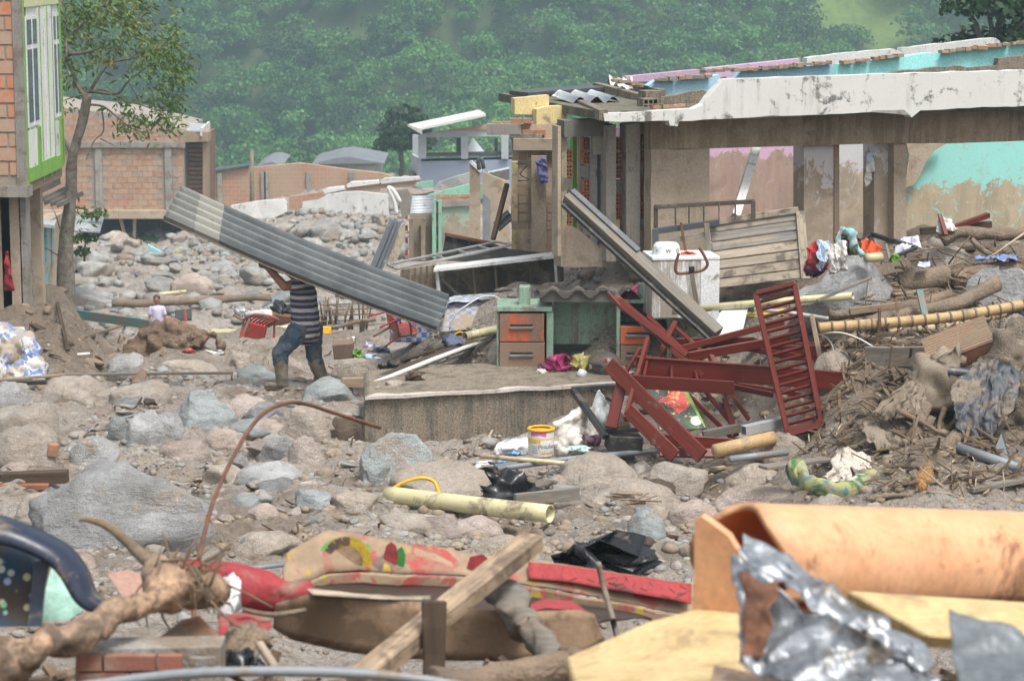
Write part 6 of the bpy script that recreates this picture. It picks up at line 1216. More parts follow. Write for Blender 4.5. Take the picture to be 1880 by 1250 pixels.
for nm, lb, ct, k, pts, r, m in L2:
    pp = [P(*q) for q in pts]
    if k == 'b': o = beam(nm, pp[0], pp[1], r[0], r[1], m, rough=.03, seed=len(lb))
    else: o = tube(nm, pp, r, m, None, 14 if r > .05 else 8, inner=.008 if k == 'h' else None, curve=6 if len(pp) > 2 else 0, rough=.35 * r if m is m_bark else 0, seed=len(lb))
    one(o, lb, ct)
def bamboo(label, pts, r, m, nodes=14):
    pp = smooth_path([P(*q) for q in pts], 8); o = thing('bamboo_pole', label, 'bamboo', pp[0], 'bamboo poles at the right'); n = len(pp); tot = np.cumsum([0] + [np.linalg.norm(pp[i + 1] - pp[i]) for i in range(n - 1)])
    at = lambda d: np.array([np.interp(d, tot, [p[k] for p in pp]) for k in range(3)])
    ds, rs_ = [], []
    for i in range(nodes):
        a, b = tot[-1] * i / nodes, tot[-1] * (i + 1) / nodes; ds += [a, a + .02, (a + b) / 2, b - .02]; rs_ += [r * 1.1, r * 1.0, r * .97, r * 1.0]
    ds.append(tot[-1]); rs_.append(r); tube('cane', [at(d) for d in ds], rs_, m, o, 14)
    for i in range(1, nodes): d = tot[-1] * i / nodes; tube('node_ring', [at(d - .012), at(d + .012)], r * 1.13, m_node, o, 14)
bamboo('nearer thick golden bamboo pole running to the right edge', [(1503, 602, 24.5), (1640, 592, 24.5), (1760, 580, 24.6), (1900, 556, 24.8)], .058, m_bamboo, 17)
bamboo('farther pale bamboo pole behind the golden one', [(1630, 610, 24.9), (1740, 598, 25), (1900, 562, 25.2)], .05, m_bamboop, 16)
def quilt():
    mq = NT('quilt_print'); n1 = mq.noise(3.2, 4, .6, dist=2.5); n2 = mq.noise(4, 5, .6); col = mq.mix(mq.ramp(n1, .5, .54), (.58, .55, .50), (.14, .22, .44)); col = mq.mix(mq.ramp(n2, .48, .56), col, (.36, .30, .23)); mqq = mq.done(col, .9, n2, .4)
    b = P(35, 700, 29.5); one(blob('quilt', [(P(-10, 690, 29.6), .2, P(25, 640, 29.8), .22), (P(25, 615, 30), .16, P(55, 650, 29.6), .13), (P(55, 655, 29.6), .12, P(75, 690, 29.4), .08), (P(10, 610, 30), .12, P(-20, 640, 29.8), .2), (P(30, 690, 29.4), .16, P(65, 705, 29.3), .07)], mqq, None, .025, 2, .07, 7, 5), 'bundled blue and white patterned quilt at the left edge', 'quilt')
quilt()
def clay():
    o = thing('clay_block', 'big grooved hollow clay block tilted on the right debris heap', 'clay block', P(1740, 660, 22.8)); A, B, C_ = P(1690, 622, 23.2), P(1806, 578, 23.1), P(1708, 670, 22.9); U = B - A; W = C_ - A; N = np.cross(U, W); N /= np.linalg.norm(N); N = -N if N[1] < 0 else N; T_ = N * .26
    eu = U / np.linalg.norm(U); hu = np.linalg.norm(U); hw = np.linalg.norm(W)
    sh = [A, B, B + W, A + W]; prism('shell_face', sh, N * .02, m_clay, o); prism('shell_face', [p + N * .24 for p in sh], N * .02, m_clay, o)
    prism('shell_side', [A, B, B + N * .26, A + N * .26], W * .06, m_clay, o); prism('shell_side', [p + W * .94 for p in (A, B, B + N * .26, A + N * .26)], W * .06, m_clayo, o); prism('shell_web', [p + W * .48 for p in (A + N * .02, B - eu * .004 + N * .02, B - eu * .004 + N * .24, A + N * .24)], W * .05, m_clayo, o)
    for k in (.09, .17): prism('shell_web', [A + N * k + W * .06, B - eu * .003 + N * k + W * .06, B - eu * .003 + N * k + W * .94, A + N * k + W * .94], N * .015, m_clayo, o)
    for k in range(11): a = A + W * (k + .6) / 11.6; beam('ridge', a - N * .003, a + U - N * .003, .012, .008, m_clay, o, N)
    o = thing('clay_block', 'broken hollow clay block lying flat by the orange stone', 'clay block', P(1755, 880, 21.9)); a = P(1755, 862, 21.9); M = Matrix.Translation(Vector(tuple(a))) @ Matrix.Rotation(-.12, 4, 'Z') @ Matrix.Rotation(-.06, 4, 'Y')
    for b in ((-.27, .27, 0, .3, .055, .075), (-.27, .27, 0, .3, -.075, -.055), (-.27, -.25, 0, .3, -.055, .055), (-.16, -.145, .002, .3, -.055, .055), (-.06, -.045, .002, .3, -.055, .055), (.04, .27, .004, .3, -.055, .055), (-.25, .04, .2, .29, -.05, .05)): mk('wall', boxv(*b), BOXF, m_clay, o, M=M)
clay()
def right_heap():
    q = P
    o = one(blob('concrete_mass', [(q(1800, 700, 23), .35, q(1890, 650, 23.2), .45), (q(1830, 780, 22.6), .3, q(1900, 760, 22.7), .4), (q(1760, 720, 23), .2, q(1820, 660, 23.2), .25)], mat('muddy_concrete', (.34, .29, .225), (.20, .165, .125), 4, .9, .5, grain=.4, bump=1., bd=.03), None, .03, 0, .16, 3.2, 6), 'big mud-caked concrete mass at the right edge', 'concrete mass')
    one(prism('concrete_slab', [q(1800, 668, 22.9), q(1895, 612, 23.3), q(1895, 596, 23.6), q(1812, 645, 23.3)], (.02, .1, -.1), m_conc, None, .01), 'tilted grey slab resting above the concrete mass', 'slab')
    one(drape('black_tarp', [q(1742, 712, 22.3), q(1790, 672, 22.5), q(1830, 660, 22.5), q(1875, 690, 22.4)], [q(1752, 790, 22.1), q(1775, 822, 22.0), q(1805, 820, 22.0), q(1850, 770, 22.1)], mat('tarp_muddy', (.03, .036, .048), (.055, .06, .07), 4, .55, .4, streak=.35), folds=3, amp=.03, seed=7, nu=44, nv=34), 'hanging black tarp over the right debris heap', 'tarp')
    one(drape('muddy_cloth', [q(1678, 678, 22.9), q(1690, 690, 22.7), q(1700, 712, 22.6)], [q(1600, 762, 22.4), q(1640, 770, 22.3), q(1690, 760, 22.3)], m_clothm, folds=4, amp=.035, seed=8, nu=44), 'mud-brown cloth draped left of the debris heap', 'cloth')
    one(drape('muddy_sack', [q(1580, 780, 22.5), q(1640, 770, 22.5), q(1715, 765, 22.5)], [q(1590, 812, 22.1), q(1650, 835, 22.1), q(1720, 838, 22.1)], m_clothm, folds=5, amp=.03, seed=9, nu=48), 'folded muddy sacking below the draped cloth', 'sacking')
    one(heap('muddy_bundle', q(1735, 745, 22.8), (.7, .5, .55), m_clothm, None, 61, .3, 1.8), 'mud-caked bundle between cloth and black tarp', 'bundle')
    rt = thing('root_tangle', 'tangle of muddy roots at the foot of the right heap', 'roots', q(1690, 850, 22.2)); rs = np.random.RandomState(5)
    for k in range(26):
        a = q(rs.uniform(1640, 1790), rs.uniform(740, 800), rs.uniform(22.2, 22.6)); b = q(rs.uniform(1640, 1800), rs.uniform(815, 850), rs.uniform(22., 22.2)); tube('root', [a, (a + b) / 2 + rs.normal(size=3) * .1, b], [.03 * rs.uniform(.3, 1.4), .025 * rs.uniform(.4, 1), .012], m_root if k % 2 else m_bark, rt, 6, curve=4)
    tube('thick_root', [q(1700, 740, 22.4), q(1680, 800, 22.2), q(1655, 850, 22)], [.06, .07, .06], m_bark, rt, 10, curve=5, rough=.02); tube('thick_root', [q(1735, 830, 22), q(1770, 795, 22.2), q(1800, 790, 22.3)], [.08, .09, .07], m_bark, rt, 10, curve=5, rough=.02)
    one(beam('metal_lath', q(1690, 690, 22.8), q(1782, 652, 23.), .1, .02, m_dark), 'dark flat metal bar under the tilted clay block', 'metal bar'); one(beam('plank', q(1710, 672, 22.9), q(1775, 652, 23.1), .04, .07, m_woodd), 'dark plank wedged under the tilted clay block', 'plank')
    one(prism('metal_flap', [q(1820, 840, 21.7), q(1838, 795, 21.9), q(1855, 850, 21.7)], (.02, .08, .02), m_dark, None), 'pointed dark metal flap at the right edge', 'metal flap'); one(tube('dark_tyre_strip', [q(1712, 698, 22.7), q(1735, 683, 22.6), q(1765, 684, 22.6), q(1790, 690, 22.6)], .05, m_dark, None, 8, curve=5), 'curved dark rubber strip above the muddy bundle', 'rubber strip')
    one(sheet('tarp_scrap', q(1850, 585, 24.6), q(1895, 590, 24.5), q(1850, 572, 24.9), q(1895, 575, 24.9), m_char, nu=12, nv=8, amp=.03, seed=3), 'black film scrap beside the bamboo at the right edge', 'film')
    # cloths near the orange stone
    td = NT('tie_dye'); n1 = td.noise(3.2, 3, .5, dist=1.0); col = td.mix(td.ramp(n1, .4, .45), (.08, .22, .26), (.33, .34, .14)); col = td.mix(td.ramp(n1, .52, .56), col, (.07, .16, .06)); col = td.mix(td.ramp(n1, .6, .66), col, (.56, .54, .48)); col = td.mix(td.ramp(td.noise(5, 6, .7), .5, .62), col, (.30, .24, .17)); m_td = td.done(col, .9, td.noise(9, 4), .4)
    one(tube('twisted_towel', [q(1448, 872, 21.9), q(1468, 868, 21.9), q(1482, 885, 21.7), q(1510, 900, 21.5), q(1545, 902, 21.4), q(1590, 885, 21.5), q(1628, 872, 21.6)], [.1, .11, .06, .09, .1, .08, .05], m_td, None, 14, curve=6, rough=.05), 'twisted blue, green and yellow towel on the mud', 'towel')
    one(drape('white_garment', [q(1532, 828, 22.1), q(1550, 822, 22.1), q(1580, 832, 22.1), q(1605, 850, 22.)], [q(1512, 880, 21.7), q(1545, 892, 21.6), q(1575, 890, 21.6), q(1600, 875, 21.7)], mat('cloth_dirty_white', (.58, .54, .48), (.40, .34, .28), 4, .9, .3, bump=.3), folds=4, amp=.035, seed=5, belly=.12), 'dirty white garment heaped behind the tie-dyed towel', 'garment')
    one(heap('blue_green_rag', q(1610, 882, 21.6), (.34, .2, .16), m_td, None, 63, .4, 2), 'small blue and green rag beside the dirty white garment', 'rag')
    # boulder with clothes
    z = lambda px, py, d=25.0: P(px, py, d)
    one(drape('red_shirt', [z(1478, 458), z(1492, 446), z(1506, 448), z(1520, 470)], [z(1476, 498), z(1490, 500), z(1505, 503), z(1518, 500)], m_clothr, folds=3, seed=1), 'bright red shirt hanging on the left of the clothes boulder', 'shirt')
    one(drape('blue_shirt', [z(1497, 444, 24.95), z(1508, 440, 24.95), z(1520, 446, 24.95)], [z(1502, 496, 24.93), z(1510, 498, 24.93), z(1516, 490, 24.93)], m_clothb, folds=2, seed=2), 'light blue shirt beside the red one on the boulder', 'shirt')
    one(drape('purple_cloth', [z(1476, 485, 25.05), z(1495, 490, 25.05), z(1515, 488, 25.05)], [z(1482, 505, 25.03), z(1498, 512, 25.03), z(1510, 502, 25.03)], m_clothp, folds=3, seed=3), 'dark purple cloth under the red shirt', 'cloth')
    one(drape('white_shirt', [z(1512, 452), z(1530, 448), z(1552, 440)], [z(1530, 508), z(1540, 500), z(1552, 496)], m_clothw, folds=3, seed=4), 'white shirt spread down the front of the clothes boulder', 'shirt')
    one(tube('draped_towel', [z(1540, 452), z(1543, 432), z(1550, 424), z(1562, 430), z(1572, 450), z(1582, 468)], [.02, .026, .026, .03, .04, .02], mat('cloth_white_aqua', (.66, .68, .68), (.16, .50, .50), 6, .9, .1), None, 10, curve=5, rough=.04), 'white and aqua towel looped over the root ball', 'towel')
    rs2 = np.random.RandomState(9); rb = thing('root_ball', 'brown root ball on top of the clothes boulder', 'root ball', z(1552, 465, 25.45)); heap('soil', z(1553, 468, 25.45), (.22, .2, .22), m_root, rb, 64, .5, 3)
    one(heap('orange_bag', z(1600, 470, 25.8), (.24, .2, .17), mat('cloth_orange', (.66, .09, .02)), None, 65, .4, 2), 'orange bag behind the boulder with clothes', 'bag'); one(tube('white_roll', [z(1590, 474, 25.4), z(1617, 472, 25.5)], .05, m_pvc, None, 10), 'cream roll lying on top of the clothes boulder', 'roll')
    o = thing('black_bed_grid', 'black metal bedstead grid behind the orange bag', 'bedstead', z(1620, 480, 26)); beam('rail', z(1600, 430, 26.6), z(1682, 455, 26.), .05, .05, m_black, o); beam('rail', z(1600, 430, 26.6), z(1570, 450, 26.4), .04, .04, m_black, o); beam('rail', z(1682, 455, 26.), z(1645, 470, 25.9), .04, .04, m_black, o)
    for k in range(5): beam('slat', z(1590 + k * 18, 438 + k * 4, 26.4), z(1606 + k * 14, 478, 25.9), .03, .02, m_woodg, o)
    one(sheet('white_film', z(1640, 470, 26), z(1690, 450, 26), z(1660, 440, 26.4), z(1688, 436, 26.4), mat('film_lilac', (.62, .62, .72), None, 4, .5, .1), nu=18, nv=14, amp=.05, freq=6, seed=14), 'lilac-white plastic sheet right of the black bedstead grid', 'plastic sheet'); one(heap('green_bottle', z(1643, 480, 25.7), (.15, .12, .09), m_green, None, 66, .15), 'green plastic bottle right of the clothes boulder', 'bottle')
    one(sheet('white_bag', z(1718, 430, 27.1), z(1758, 425, 27.1), z(1722, 402, 27.3), z(1745, 405, 27.3), m_clothw, nu=16, nv=14, amp=.05, freq=6, seed=15), 'white bag under the turquoise wall', 'bag'); one(sheet('blue_tarp', z(1790, 480, 26.4), z(1868, 476, 26.5), z(1792, 472, 26.8), z(1866, 470, 26.9), mat('tarp_blue', (.08, .16, .48), (.35, .45, .65), 9, .5, .15), nu=26, nv=8, amp=.03, freq=6, seed=16), 'blue tarp strip among the logs at right', 'tarp'); one(sheet('printed_bag', z(1684, 488, 26), z(1708, 486, 26), z(1688, 480, 26.1), z(1708, 478, 26.1), mat('bag_print', (.6, .62, .66), (.12, .2, .45), 16, .5, .1), nu=10, nv=8, amp=.02, seed=17), 'small blue and white printed bag on the logs', 'bag')
    br = thing('brushwood', 'heap of broken twigs and brushwood on the right bank', 'brushwood', z(1780, 520, 26)); rs = np.random.RandomState(15); br['kind'] = 'thing'
    V, F = [], []
    for k in range(170):
        px, py = rs.uniform(1580, 1890), rs.uniform(440, 600)
        if py > 575 and px > 1650: continue
        Y = np.interp(py, [430, 500, 600], [27.3, 26.4, 24.9]); a = P(px, py, Y); d = rs.normal(size=3) * (1, .5, .35); d /= np.linalg.norm(d); L = rs.uniform(.12, .5); a2, f2 = tube_vf([a - d * L / 2, a + rs.normal(size=3) * .03, a + d * L / 2], [.012, .01, .006], 5); F += [tuple(i + len(V) for i in f) for f in f2]; V += a2
    tw = mk('twigs', V, F, m_root, br, True); tw['kind'] = 'stuff'
right_heap()
def litter():
    rs = np.random.RandomState(3)
    it = [('cardboard_box', 'small open brown cardboard carton right of the man', 'carton', 631, 652, 29.8, (.26, .24, .2), mat('cardboard_brown', (.26, .185, .13), None, 4, .8, .2), 'box'), ('green_ball', 'half-deflated bright green ball beside the carton', 'ball', 658, 652, 29.7, (.13, .13, .1), m_green, 'h'),
          ('light_blue_rag', 'pale blue rag right of the green ball', 'rag', 682, 655, 29.6, (.2, .14, .05), m_clothb, 'h'), ('white_pot', 'small white and blue pot left of the tipped red chair', 'pot', 644, 627, 31, (.12, .1, .08), m_whitec, 'h'), ('coloured_bag', 'pink and white plastic bag near the green ball', 'bag', 676, 634, 30.6, (.14, .1, .1), mat('bag_pinkwhite', (.66, .45, .58), (.3, .5, .7), 12, .4, .05), 'h'),
          ('dark_bag', 'small crumpled black bag below the green ball', 'bag', 718, 682, 28., (.3, .2, .12), m_char, 'h'), ('dark_bag', 'dark blue crumpled cloth beside the pale blue rag', 'cloth', 700, 645, 30, (.22, .12, .07), mat('cloth_navy', (.04, .05, .09)), 'h'), ('yellow_flowers', 'small yellow plastic flowers by the white pipe end', 'flowers', 722, 702, 26.5, (.1, .08, .06), m_yel, 'h'),
          ('black_bag', 'glossy black rubbish bag behind the pale yellow drain pipe', 'rubbish bag', 945, 920, 22.4, (.66, .5, .34), m_char, 'h'), ('black_bag', 'black bag on a brown box behind the carrying man', 'bag', 520, 577, 40, (.35, .3, .22), m_char, 'h'), ('brown_crate', 'brown crate under the black bag behind the man', 'crate', 520, 592, 40, (.34, .3, .2), m_rust, 'box'),
          ('television', 'small pale television set lying behind the red chair', 'television', 480, 590, 39, (.28, .25, .2), m_whitec, 'box'), ('metal_box', 'silver bent metal casing beside the television', 'casing', 445, 580, 39.5, (.28, .16, .14), m_tin, 'h'), ('cream_board', 'cream fibreboard sheet behind the man', 'board', 497, 612, 36.8, (.95, .7, .18), mat('board_cream', (.52, .43, .29), (.62, .55, .44), 3, .8, .2), 'h'),
          ('cream_board', 'small cream board behind the overturned red chair', 'board', 405, 616, 36.5, (.5, .2, .1), m_pvc, 'box'), ('yellow_black_tin', 'small tin with yellow and black label behind the man', 'tin', 599, 612, 34, (.14, .1, .11), m_yel, 'box'), ('bottle', 'red and white bottle in the rock gap under the block', 'bottle', 645, 862, 25, (.1, .08, .16), mat('bottle_red', (.50, .03, .03), (.6, .55, .5), 18, .3, .1), 'h'),
          ('white_scrap', 'white scrap of plastic below the tree stump', 'scrap', 395, 648, 32, (.3, .2, .07), m_clothw, 'h'), ('red_scrap', 'small red plastic shard below the tree stump', 'scrap', 345, 646, 32.5, (.16, .06, .08), m_redp, 'h'), ('grey_tank', 'grey cracked plastic tank lid behind the stump', 'lid', 337, 586, 38, (.26, .16, .16), m_dark, 'box'), ('red_scrap', 'red strip standing behind the stump', 'strip', 340, 588, 37.6, (.05, .04, .2), m_redp, 'box'), ('yellow_cup', 'small yellow plastic cup in the left gully', 'cup', 143, 635, 32.5, (.08, .08, .1), m_yel, 'box'), ('white_strip', 'short white plastic strip in the left gully', 'strip', 148, 652, 31.5, (.25, .05, .03), m_pvcw, 'box'),
          ('brick_piece', 'small orange brick piece by the large pale boulder', 'brick piece', 290, 742, 27.6, (.16, .1, .06), m_clayo, 'box'), ('brick_piece', 'orange brick shard on the rocks at left', 'brick piece', 97, 836, 24., (.1, .05, .14), m_clayo, 'box'), ('black_bag', 'large crumpled black bag behind the cardboard box', 'rubbish bag', 1105, 1045, 12.6, (.62, .5, .2), m_char, 'h')]
    for nm, lb, ct, px, py, Y, s, m, k in it:
        c = P(px, py, Y)
        if k == 'h': o = heap(nm, c - (0, 0, .02), s, m, None, 80 + px, .36, 2., 4 if max(s) > .25 else 3, flat=.3)
        else: o = box(nm, c + (0, 0, s[2] * .4), s, m, None, rs.uniform(-.5, .5), rs.uniform(-.3, .3), rs.uniform(-.2, .2), .01)
        one(o, lb, ct)
    o = thing('wicker_cage', 'broken wicker cage heap behind the carrying man', 'cage', P(635, 605, 37)); rs = np.random.RandomState(8)
    for k in range(34):
        x = rs.uniform(590, 685); a = P(x, 605, 37 + rs.uniform(-.3, .3)); b = P(x + rs.uniform(-12, 12), rs.uniform(545, 575), 37 + rs.uniform(-.3, .3)); tube('cane', [a, b], .012, m_bark, o, 5)
    for k in range(5): beam('hoop', P(588, 560 + k * 10, 36.9), P(688, 556 + k * 10, 37.), .02, .02, m_bark, o)
    a = thing('straw_bundle', 'small bundle of orange-brown straw on the mud', 'straw', P(1150, 922, 21.3))
    for k in range(12): x = rs.uniform(1112, 1160); tube('straw', [P(x, 905 + rs.uniform(0, 22), 21.3), P(x + rs.uniform(25, 60), 902 + rs.uniform(0, 22), 21.4)], .009, m_wood, a, 5)
litter()

def bank_litter():
    """splintered sticks, laths and fibres over the right bank and between the wreckage"""
    rs = np.random.RandomState(77)
    def sticks(name, n, px, py, L, w, m, lb, flat=.35):
        V, F = [], []
        for k in range(n):
            g = G(rs.uniform(*px), rs.uniform(*py), 15); d = rs.normal(size=3) * (1, .8, flat); d /= np.linalg.norm(d); l = rs.uniform(*L) ; ww = rs.uniform(*w); c = g + (0, 0, .02 + abs(d[2]) * l * .4); s = np.cross(d, (0, 0, 1.)); s /= np.linalg.norm(s); nn = np.cross(s, d); o = len(V); bend = rs.normal(size=3) * .06 * l
            for t, q in ((-.5, .8), (0, 1), (.5, .5)):
                for b, e in ((-1, -1), (1, -1), (1, 1), (-1, 1)): V.append(c + d * l * t + (bend if t == 0 else 0) + s * ww * b * q + nn * ww * .6 * e * q)
            for r in (0, 4):
                for j in range(4): F.append((o + r + j, o + r + (j + 1) % 4, o + r + 4 + (j + 1) % 4, o + r + 4 + j))
            F += [(o + 3, o + 2, o + 1, o), (o + 8, o + 9, o + 10, o + 11)]
        ob = mk(name, V, F, m); ob['kind'] = 'stuff'; ob['label'] = lb; ob['category'] = 'litter'
    sticks('brush_litter', 900, (1480, 1890), (560, 905), (.06, .45), (.004, .018), m_root, 'broken twigs and fibres over the right bank')
    sticks('pale_splinters', 380, (620, 1880), (600, 920), (.05, .3), (.004, .014), m_woodp, 'pale wood splinters through the wreckage')
    sticks('dark_splinters', 420, (0, 1300), (600, 1000), (.04, .22), (.003, .012), m_woodd, 'dark twigs on the muddy riverbed')
    for k, (x0, y0, x1, y1, w, h, m, lb) in enumerate(((1530, 745, 1612, 735, .1, .03, m_wood, 'brown board half buried right of the slatted panel'), (1600, 700, 1690, 708, .12, .03, m_woodg, 'grey board below the big clay block'), (1560, 620, 1640, 632, .07, .03, m_woodp, 'pale lath lying behind the bamboo'), (1640, 548, 1720, 540, .08, .05, m_wood, 'brown plank between the two upper logs'), (1730, 575, 1850, 545, .06, .05, m_woodg, 'grey plank in front of the right boulder'), (1500, 860, 1580, 848, .1, .03, m_woodg, 'grey board end behind the dirty white garment'), (1640, 900, 1790, 885, .14, .04, m_woodd, 'dark plank below the broken clay block'), (1780, 905, 1880, 890, .1, .04, m_woodg, 'grey plank at the right edge above the orange pipe'), (1220, 880, 1330, 866, .05, .03, m_woodp, 'pale lath on the mud below the red boards'), (1700, 470, 1790, 462, .07, .05, m_woodd, 'dark branch stub under the thick curving branch'), (980, 720, 1060, 715, .08, .03, m_woodp, 'pale board edge at the right of the block top'), (740, 665, 800, 650, .08, .04, m_wood, 'short brown offcut left of the black timber'), (60, 600, 130, 640, .1, .04, m_woodd, 'dark root board sticking from the left mud bank'), (105, 560, 125, 650, .05, .04, m_woodd, 'dark stake leaning in the left gully'), (150, 625, 230, 600, .06, .05, m_bark, 'brown branch lying in the left gully'))):
        a, b = G(x0, y0, 15), G(x1, y1, 15); one(beam('board', a + (0, 0, .03), b + (0, 0, .05), w, h, m, rough=.05, seed=k), lb, 'board')
bank_litter()

def block_rubble():
    rs = np.random.RandomState(12)
    for k, (px, py, Y, sx, sy, sz, kd, lb) in enumerate(((800, 690, 27.2, .3, .25, .14, 't', 'low muddy stone at the back left of the block top'), (845, 688, 27.3, .2, .2, .12, 'p', 'small pinkish stone at the back of the block top'), (905, 694, 26.95, .16, .12, .08, 'd', 'small dark clod beside the pale plank on the block'), (1030, 693, 26.8, .2, .16, .09, 't', 'small tan stone in front of the pink cloth'), (725, 716, 26.1, .22, .2, .1, 't', 'low clod at the left end of the block top'), (945, 684, 27.35, .24, .2, .16, 't', 'muddy stone against the lower orange drawer'))):
        V, F = rockv(700 + k, 3, 11, .06, .5); c = P(px, py, Y); tag(mk('rock', V * (sx / 2, sy / 2, sz / 2) + c + (0, 0, .06), F, ROCKS[kd], smooth=True), lb, 'rock')
    V, F = [], []
    for k in range(220):
        px, py = rs.uniform(690, 1120), rs.uniform(688, 722); Y = np.interp(py, [688, 722], [27.3, 25.8]); c = P(px, py, Y) + (0, 0, .045); s = rs.uniform(.008, .035); v, f = ico(1); o = len(V); V += [tuple(q) for q in v * s * rs.uniform(.5, 1.3, 3) * (1, 1, .6) + c]; F += [tuple(int(i) + o for i in t) for t in f]
    ob = mk('block_grit', V, F, mat('debris_brown2', (.30, .24, .18), (.42, .36, .30), 3, .9, .3)); ob['kind'] = 'stuff'; ob['label'] = 'grit and crumbs on the concrete block top'; ob['category'] = 'grit'
block_rubble()
# ---------------------------------------------------------------- foreground heap
m_card = mat('cardboard', (.36, .245, .155), (.27, .18, .11), 4, .85, .42, bump=.2, mudc=(.17, .11, .065), msc=4.5, grain=.15)
def cardmat():
    t = NT('printed_cardboard'); x = t.sep(t.pos, 0); z = t.sep(t.pos, 2); n = t.noise(3, 4, .6, dist=1.5); n2 = t.noise(6, 3, .6, dist=1.2); w = t.noise(9, 5, .7)
    base = t.mix(t.ramp(w, .4, .7), (.36, .255, .165), (.27, .19, .125))
    col = t.mix(t.math('MULTIPLY', t.ramp(n2, .55, .58), .9), base, (.36, .05, .05)); col = t.mix(t.ramp(n, .6, .63), col, (.13, .095, .085)); col = t.mix(t.ramp(t.noise(4.3, 2, .5, dist=2), .63, .66), col, (.45, .33, .03)); col = t.mix(t.ramp(t.noise(3.1, 2, .5, dist=2), .67, .69), col, (.06, .25, .05))
    col = t.mix(t.math('MULTIPLY', t.ramp(w, .42, .58), .75), col, (.27, .195, .13)); return t.done(col, .85, w, .2, .01)
def carton():
    q = P; mp = cardmat(); o = thing('cardboard_tray', 'long soaked cardboard tray with colourful print in the foreground', 'cardboard box', q(880, 1200, 8.2))
    red = mat('red_print', (.38, .05, .05), (.28, .04, .045), 9, .85, .3, mudc=(.10, .04, .05)); yl = mat('yellow_print', (.52, .37, .03), (.42, .29, .03), 5, .8, .12); br = mat('brown_print', (.10, .072, .065), (.14, .10, .08), 5, .8, .1); gr = mat('green_print', (.05, .27, .05), None, 5, .8, .1)
    Yb = 9.0
    back = [(522, 1052, 8.75), (530, 1010, 8.8), (598, 974, 8.9), (660, 980, 8.95), (760, 1000, 9), (900, 1022, 9.), (1000, 1036, 9), (1120, 1052, 9.), (1270, 1072, 9.)]; low = [(522, 1075, 8.7), (560, 1068, 8.75), (600, 1050, 8.8), (660, 1048, 8.85), (760, 1052, 8.9), (900, 1062, 8.9), (1000, 1078, 8.9), (1120, 1100, 8.9), (1270, 1130, 8.9)]
    def strip(n, A, B, m, th, jg=0, sub=1):
        k = 6 * len(A); tt = np.linspace(0, 1, k); lin_ = lambda L: [np.array([np.interp(u, np.linspace(0, 1, len(L)), [p[j] for p in L]) for j in range(3)]) for u in tt]; A = lin_(A); B = lin_(B); V = []; rows = 6
        for r in range(rows):
            for a, b in zip(A, B): V.append(np.asarray(a) + (np.asarray(b) - np.asarray(a)) * r / (rows - 1))
        V = np.array(V); V = V + .006 * np.stack([fbm(V * 7, 3, j) for j in range(3)], -1); ob = mk(n, V, grid_vf(k, rows), m, o, True); s = ob.modifiers.new('s', 'SOLIDIFY'); s.thickness = th; return ob
    strip('back_wall', [q(*p) for p in back], [q(*p) for p in low], mp, .008)
    strip('back_wall_inner', [q(a, b + 2, y - .02) for a, b, y in low[1:]], [q(a, b + 22, y - .02) for a, b, y in low[1:]], mp, .008)
    strip('end_flap', [q(522, 1052, 8.75), q(508, 1085, 8.5), q(520, 1105, 8.3)], [q(530, 1100, 8.75), q(515, 1140, 8.4), q(506, 1150, 8.2)], m_card, .008)
    fr = [(512, 1108, 8.0), (560, 1092, 7.9), (650, 1096, 7.85), (760, 1105, 7.8), (850, 1115, 7.8), (950, 1120, 7.8), (1060, 1118, 7.85), (1085, 1125, 7.9)]; fb = [(506, 1150, 8.05), (545, 1175, 7.95), (650, 1198, 7.85), (760, 1208, 7.8), (850, 1212, 7.8), (950, 1212, 7.8), (1070, 1200, 7.85), (1105, 1175, 7.95)]
    strip('front_wall', [q(*p) for p in fr], [q(*p) for p in fb], m_card, .01)
    strip('tray_floor', [q(a, b - 40, y) for a, b, y in fb], [q(a, b + 22, 8.85) for a, b, y in ((540, 1045, 0), (600, 1045, 0), (700, 1050, 0), (800, 1055, 0), (900, 1062, 0), (1000, 1075, 0), (1100, 1090, 0), (1200, 1110, 0))], mat('shaded_card', (.05, .03, .018), (.03, .02, .014), 3, .6, .1), .006)  # floor coloured almost black to paint in the shade inside the tray
    strip('torn_lip', [q(560, 1083, 7.95), q(620, 1090, 7.9), q(720, 1096, 7.9), q(790, 1098, 7.9)], [q(575, 1094, 7.85), q(640, 1098, 7.82), q(720, 1102, 7.8), q(790, 1104, 7.8)], m_woodp, .006)
    # sunburst and red band printed on the back wall
    A = [q(*p) for p in back]; Bq = [q(*p) for p in low]
    def pr(n, px, py, w, h, m, dY=-.03, rot=0, k=10):
        Y = np.interp(px, [598, 700, 900], [8.87, 8.93, 8.95]) + dY; pts = []
        for j in range(k): a = 2 * math.pi * j / k + rot; pts.append(q(px + w * math.cos(a), py + h * math.sin(a), Y))
        return mk(n, pts, [tuple(range(k))], m, o)
    pr('sun_ring', 636, 1030, 46, 46, yl, k=24); 
    for j in range(9): a = math.pi + j * math.pi / 8 * 1.0; pr('sun_square', 636 + 37 * math.cos(a), 1029 + 37 * math.sin(a), 9.5, 9.5, br, -.034, a + .785, 4)
    pr('sun_core', 636, 1030, 30, 28, m_card, -.036, k=20)
    pr('red_patch', 718, 1020, 13, 26, red, rot=.785, k=8); pr('green_patch', 736, 1024, 9, 22, gr, rot=.785, k=6); pr('red_patch', 880, 1036, 24, 20, red, rot=.785, k=6)
    strip('red_band', [q(970, 1032, 8.96), q(1060, 1043, 8.96), q(1160, 1057, 8.96), q(1268, 1073, 8.96)], [q(968, 1060, 8.9), q(1060, 1070, 8.9), q(1160, 1088, 8.88), q(1268, 1108, 8.88)], red, .004)
    rs = np.random.RandomState(4)
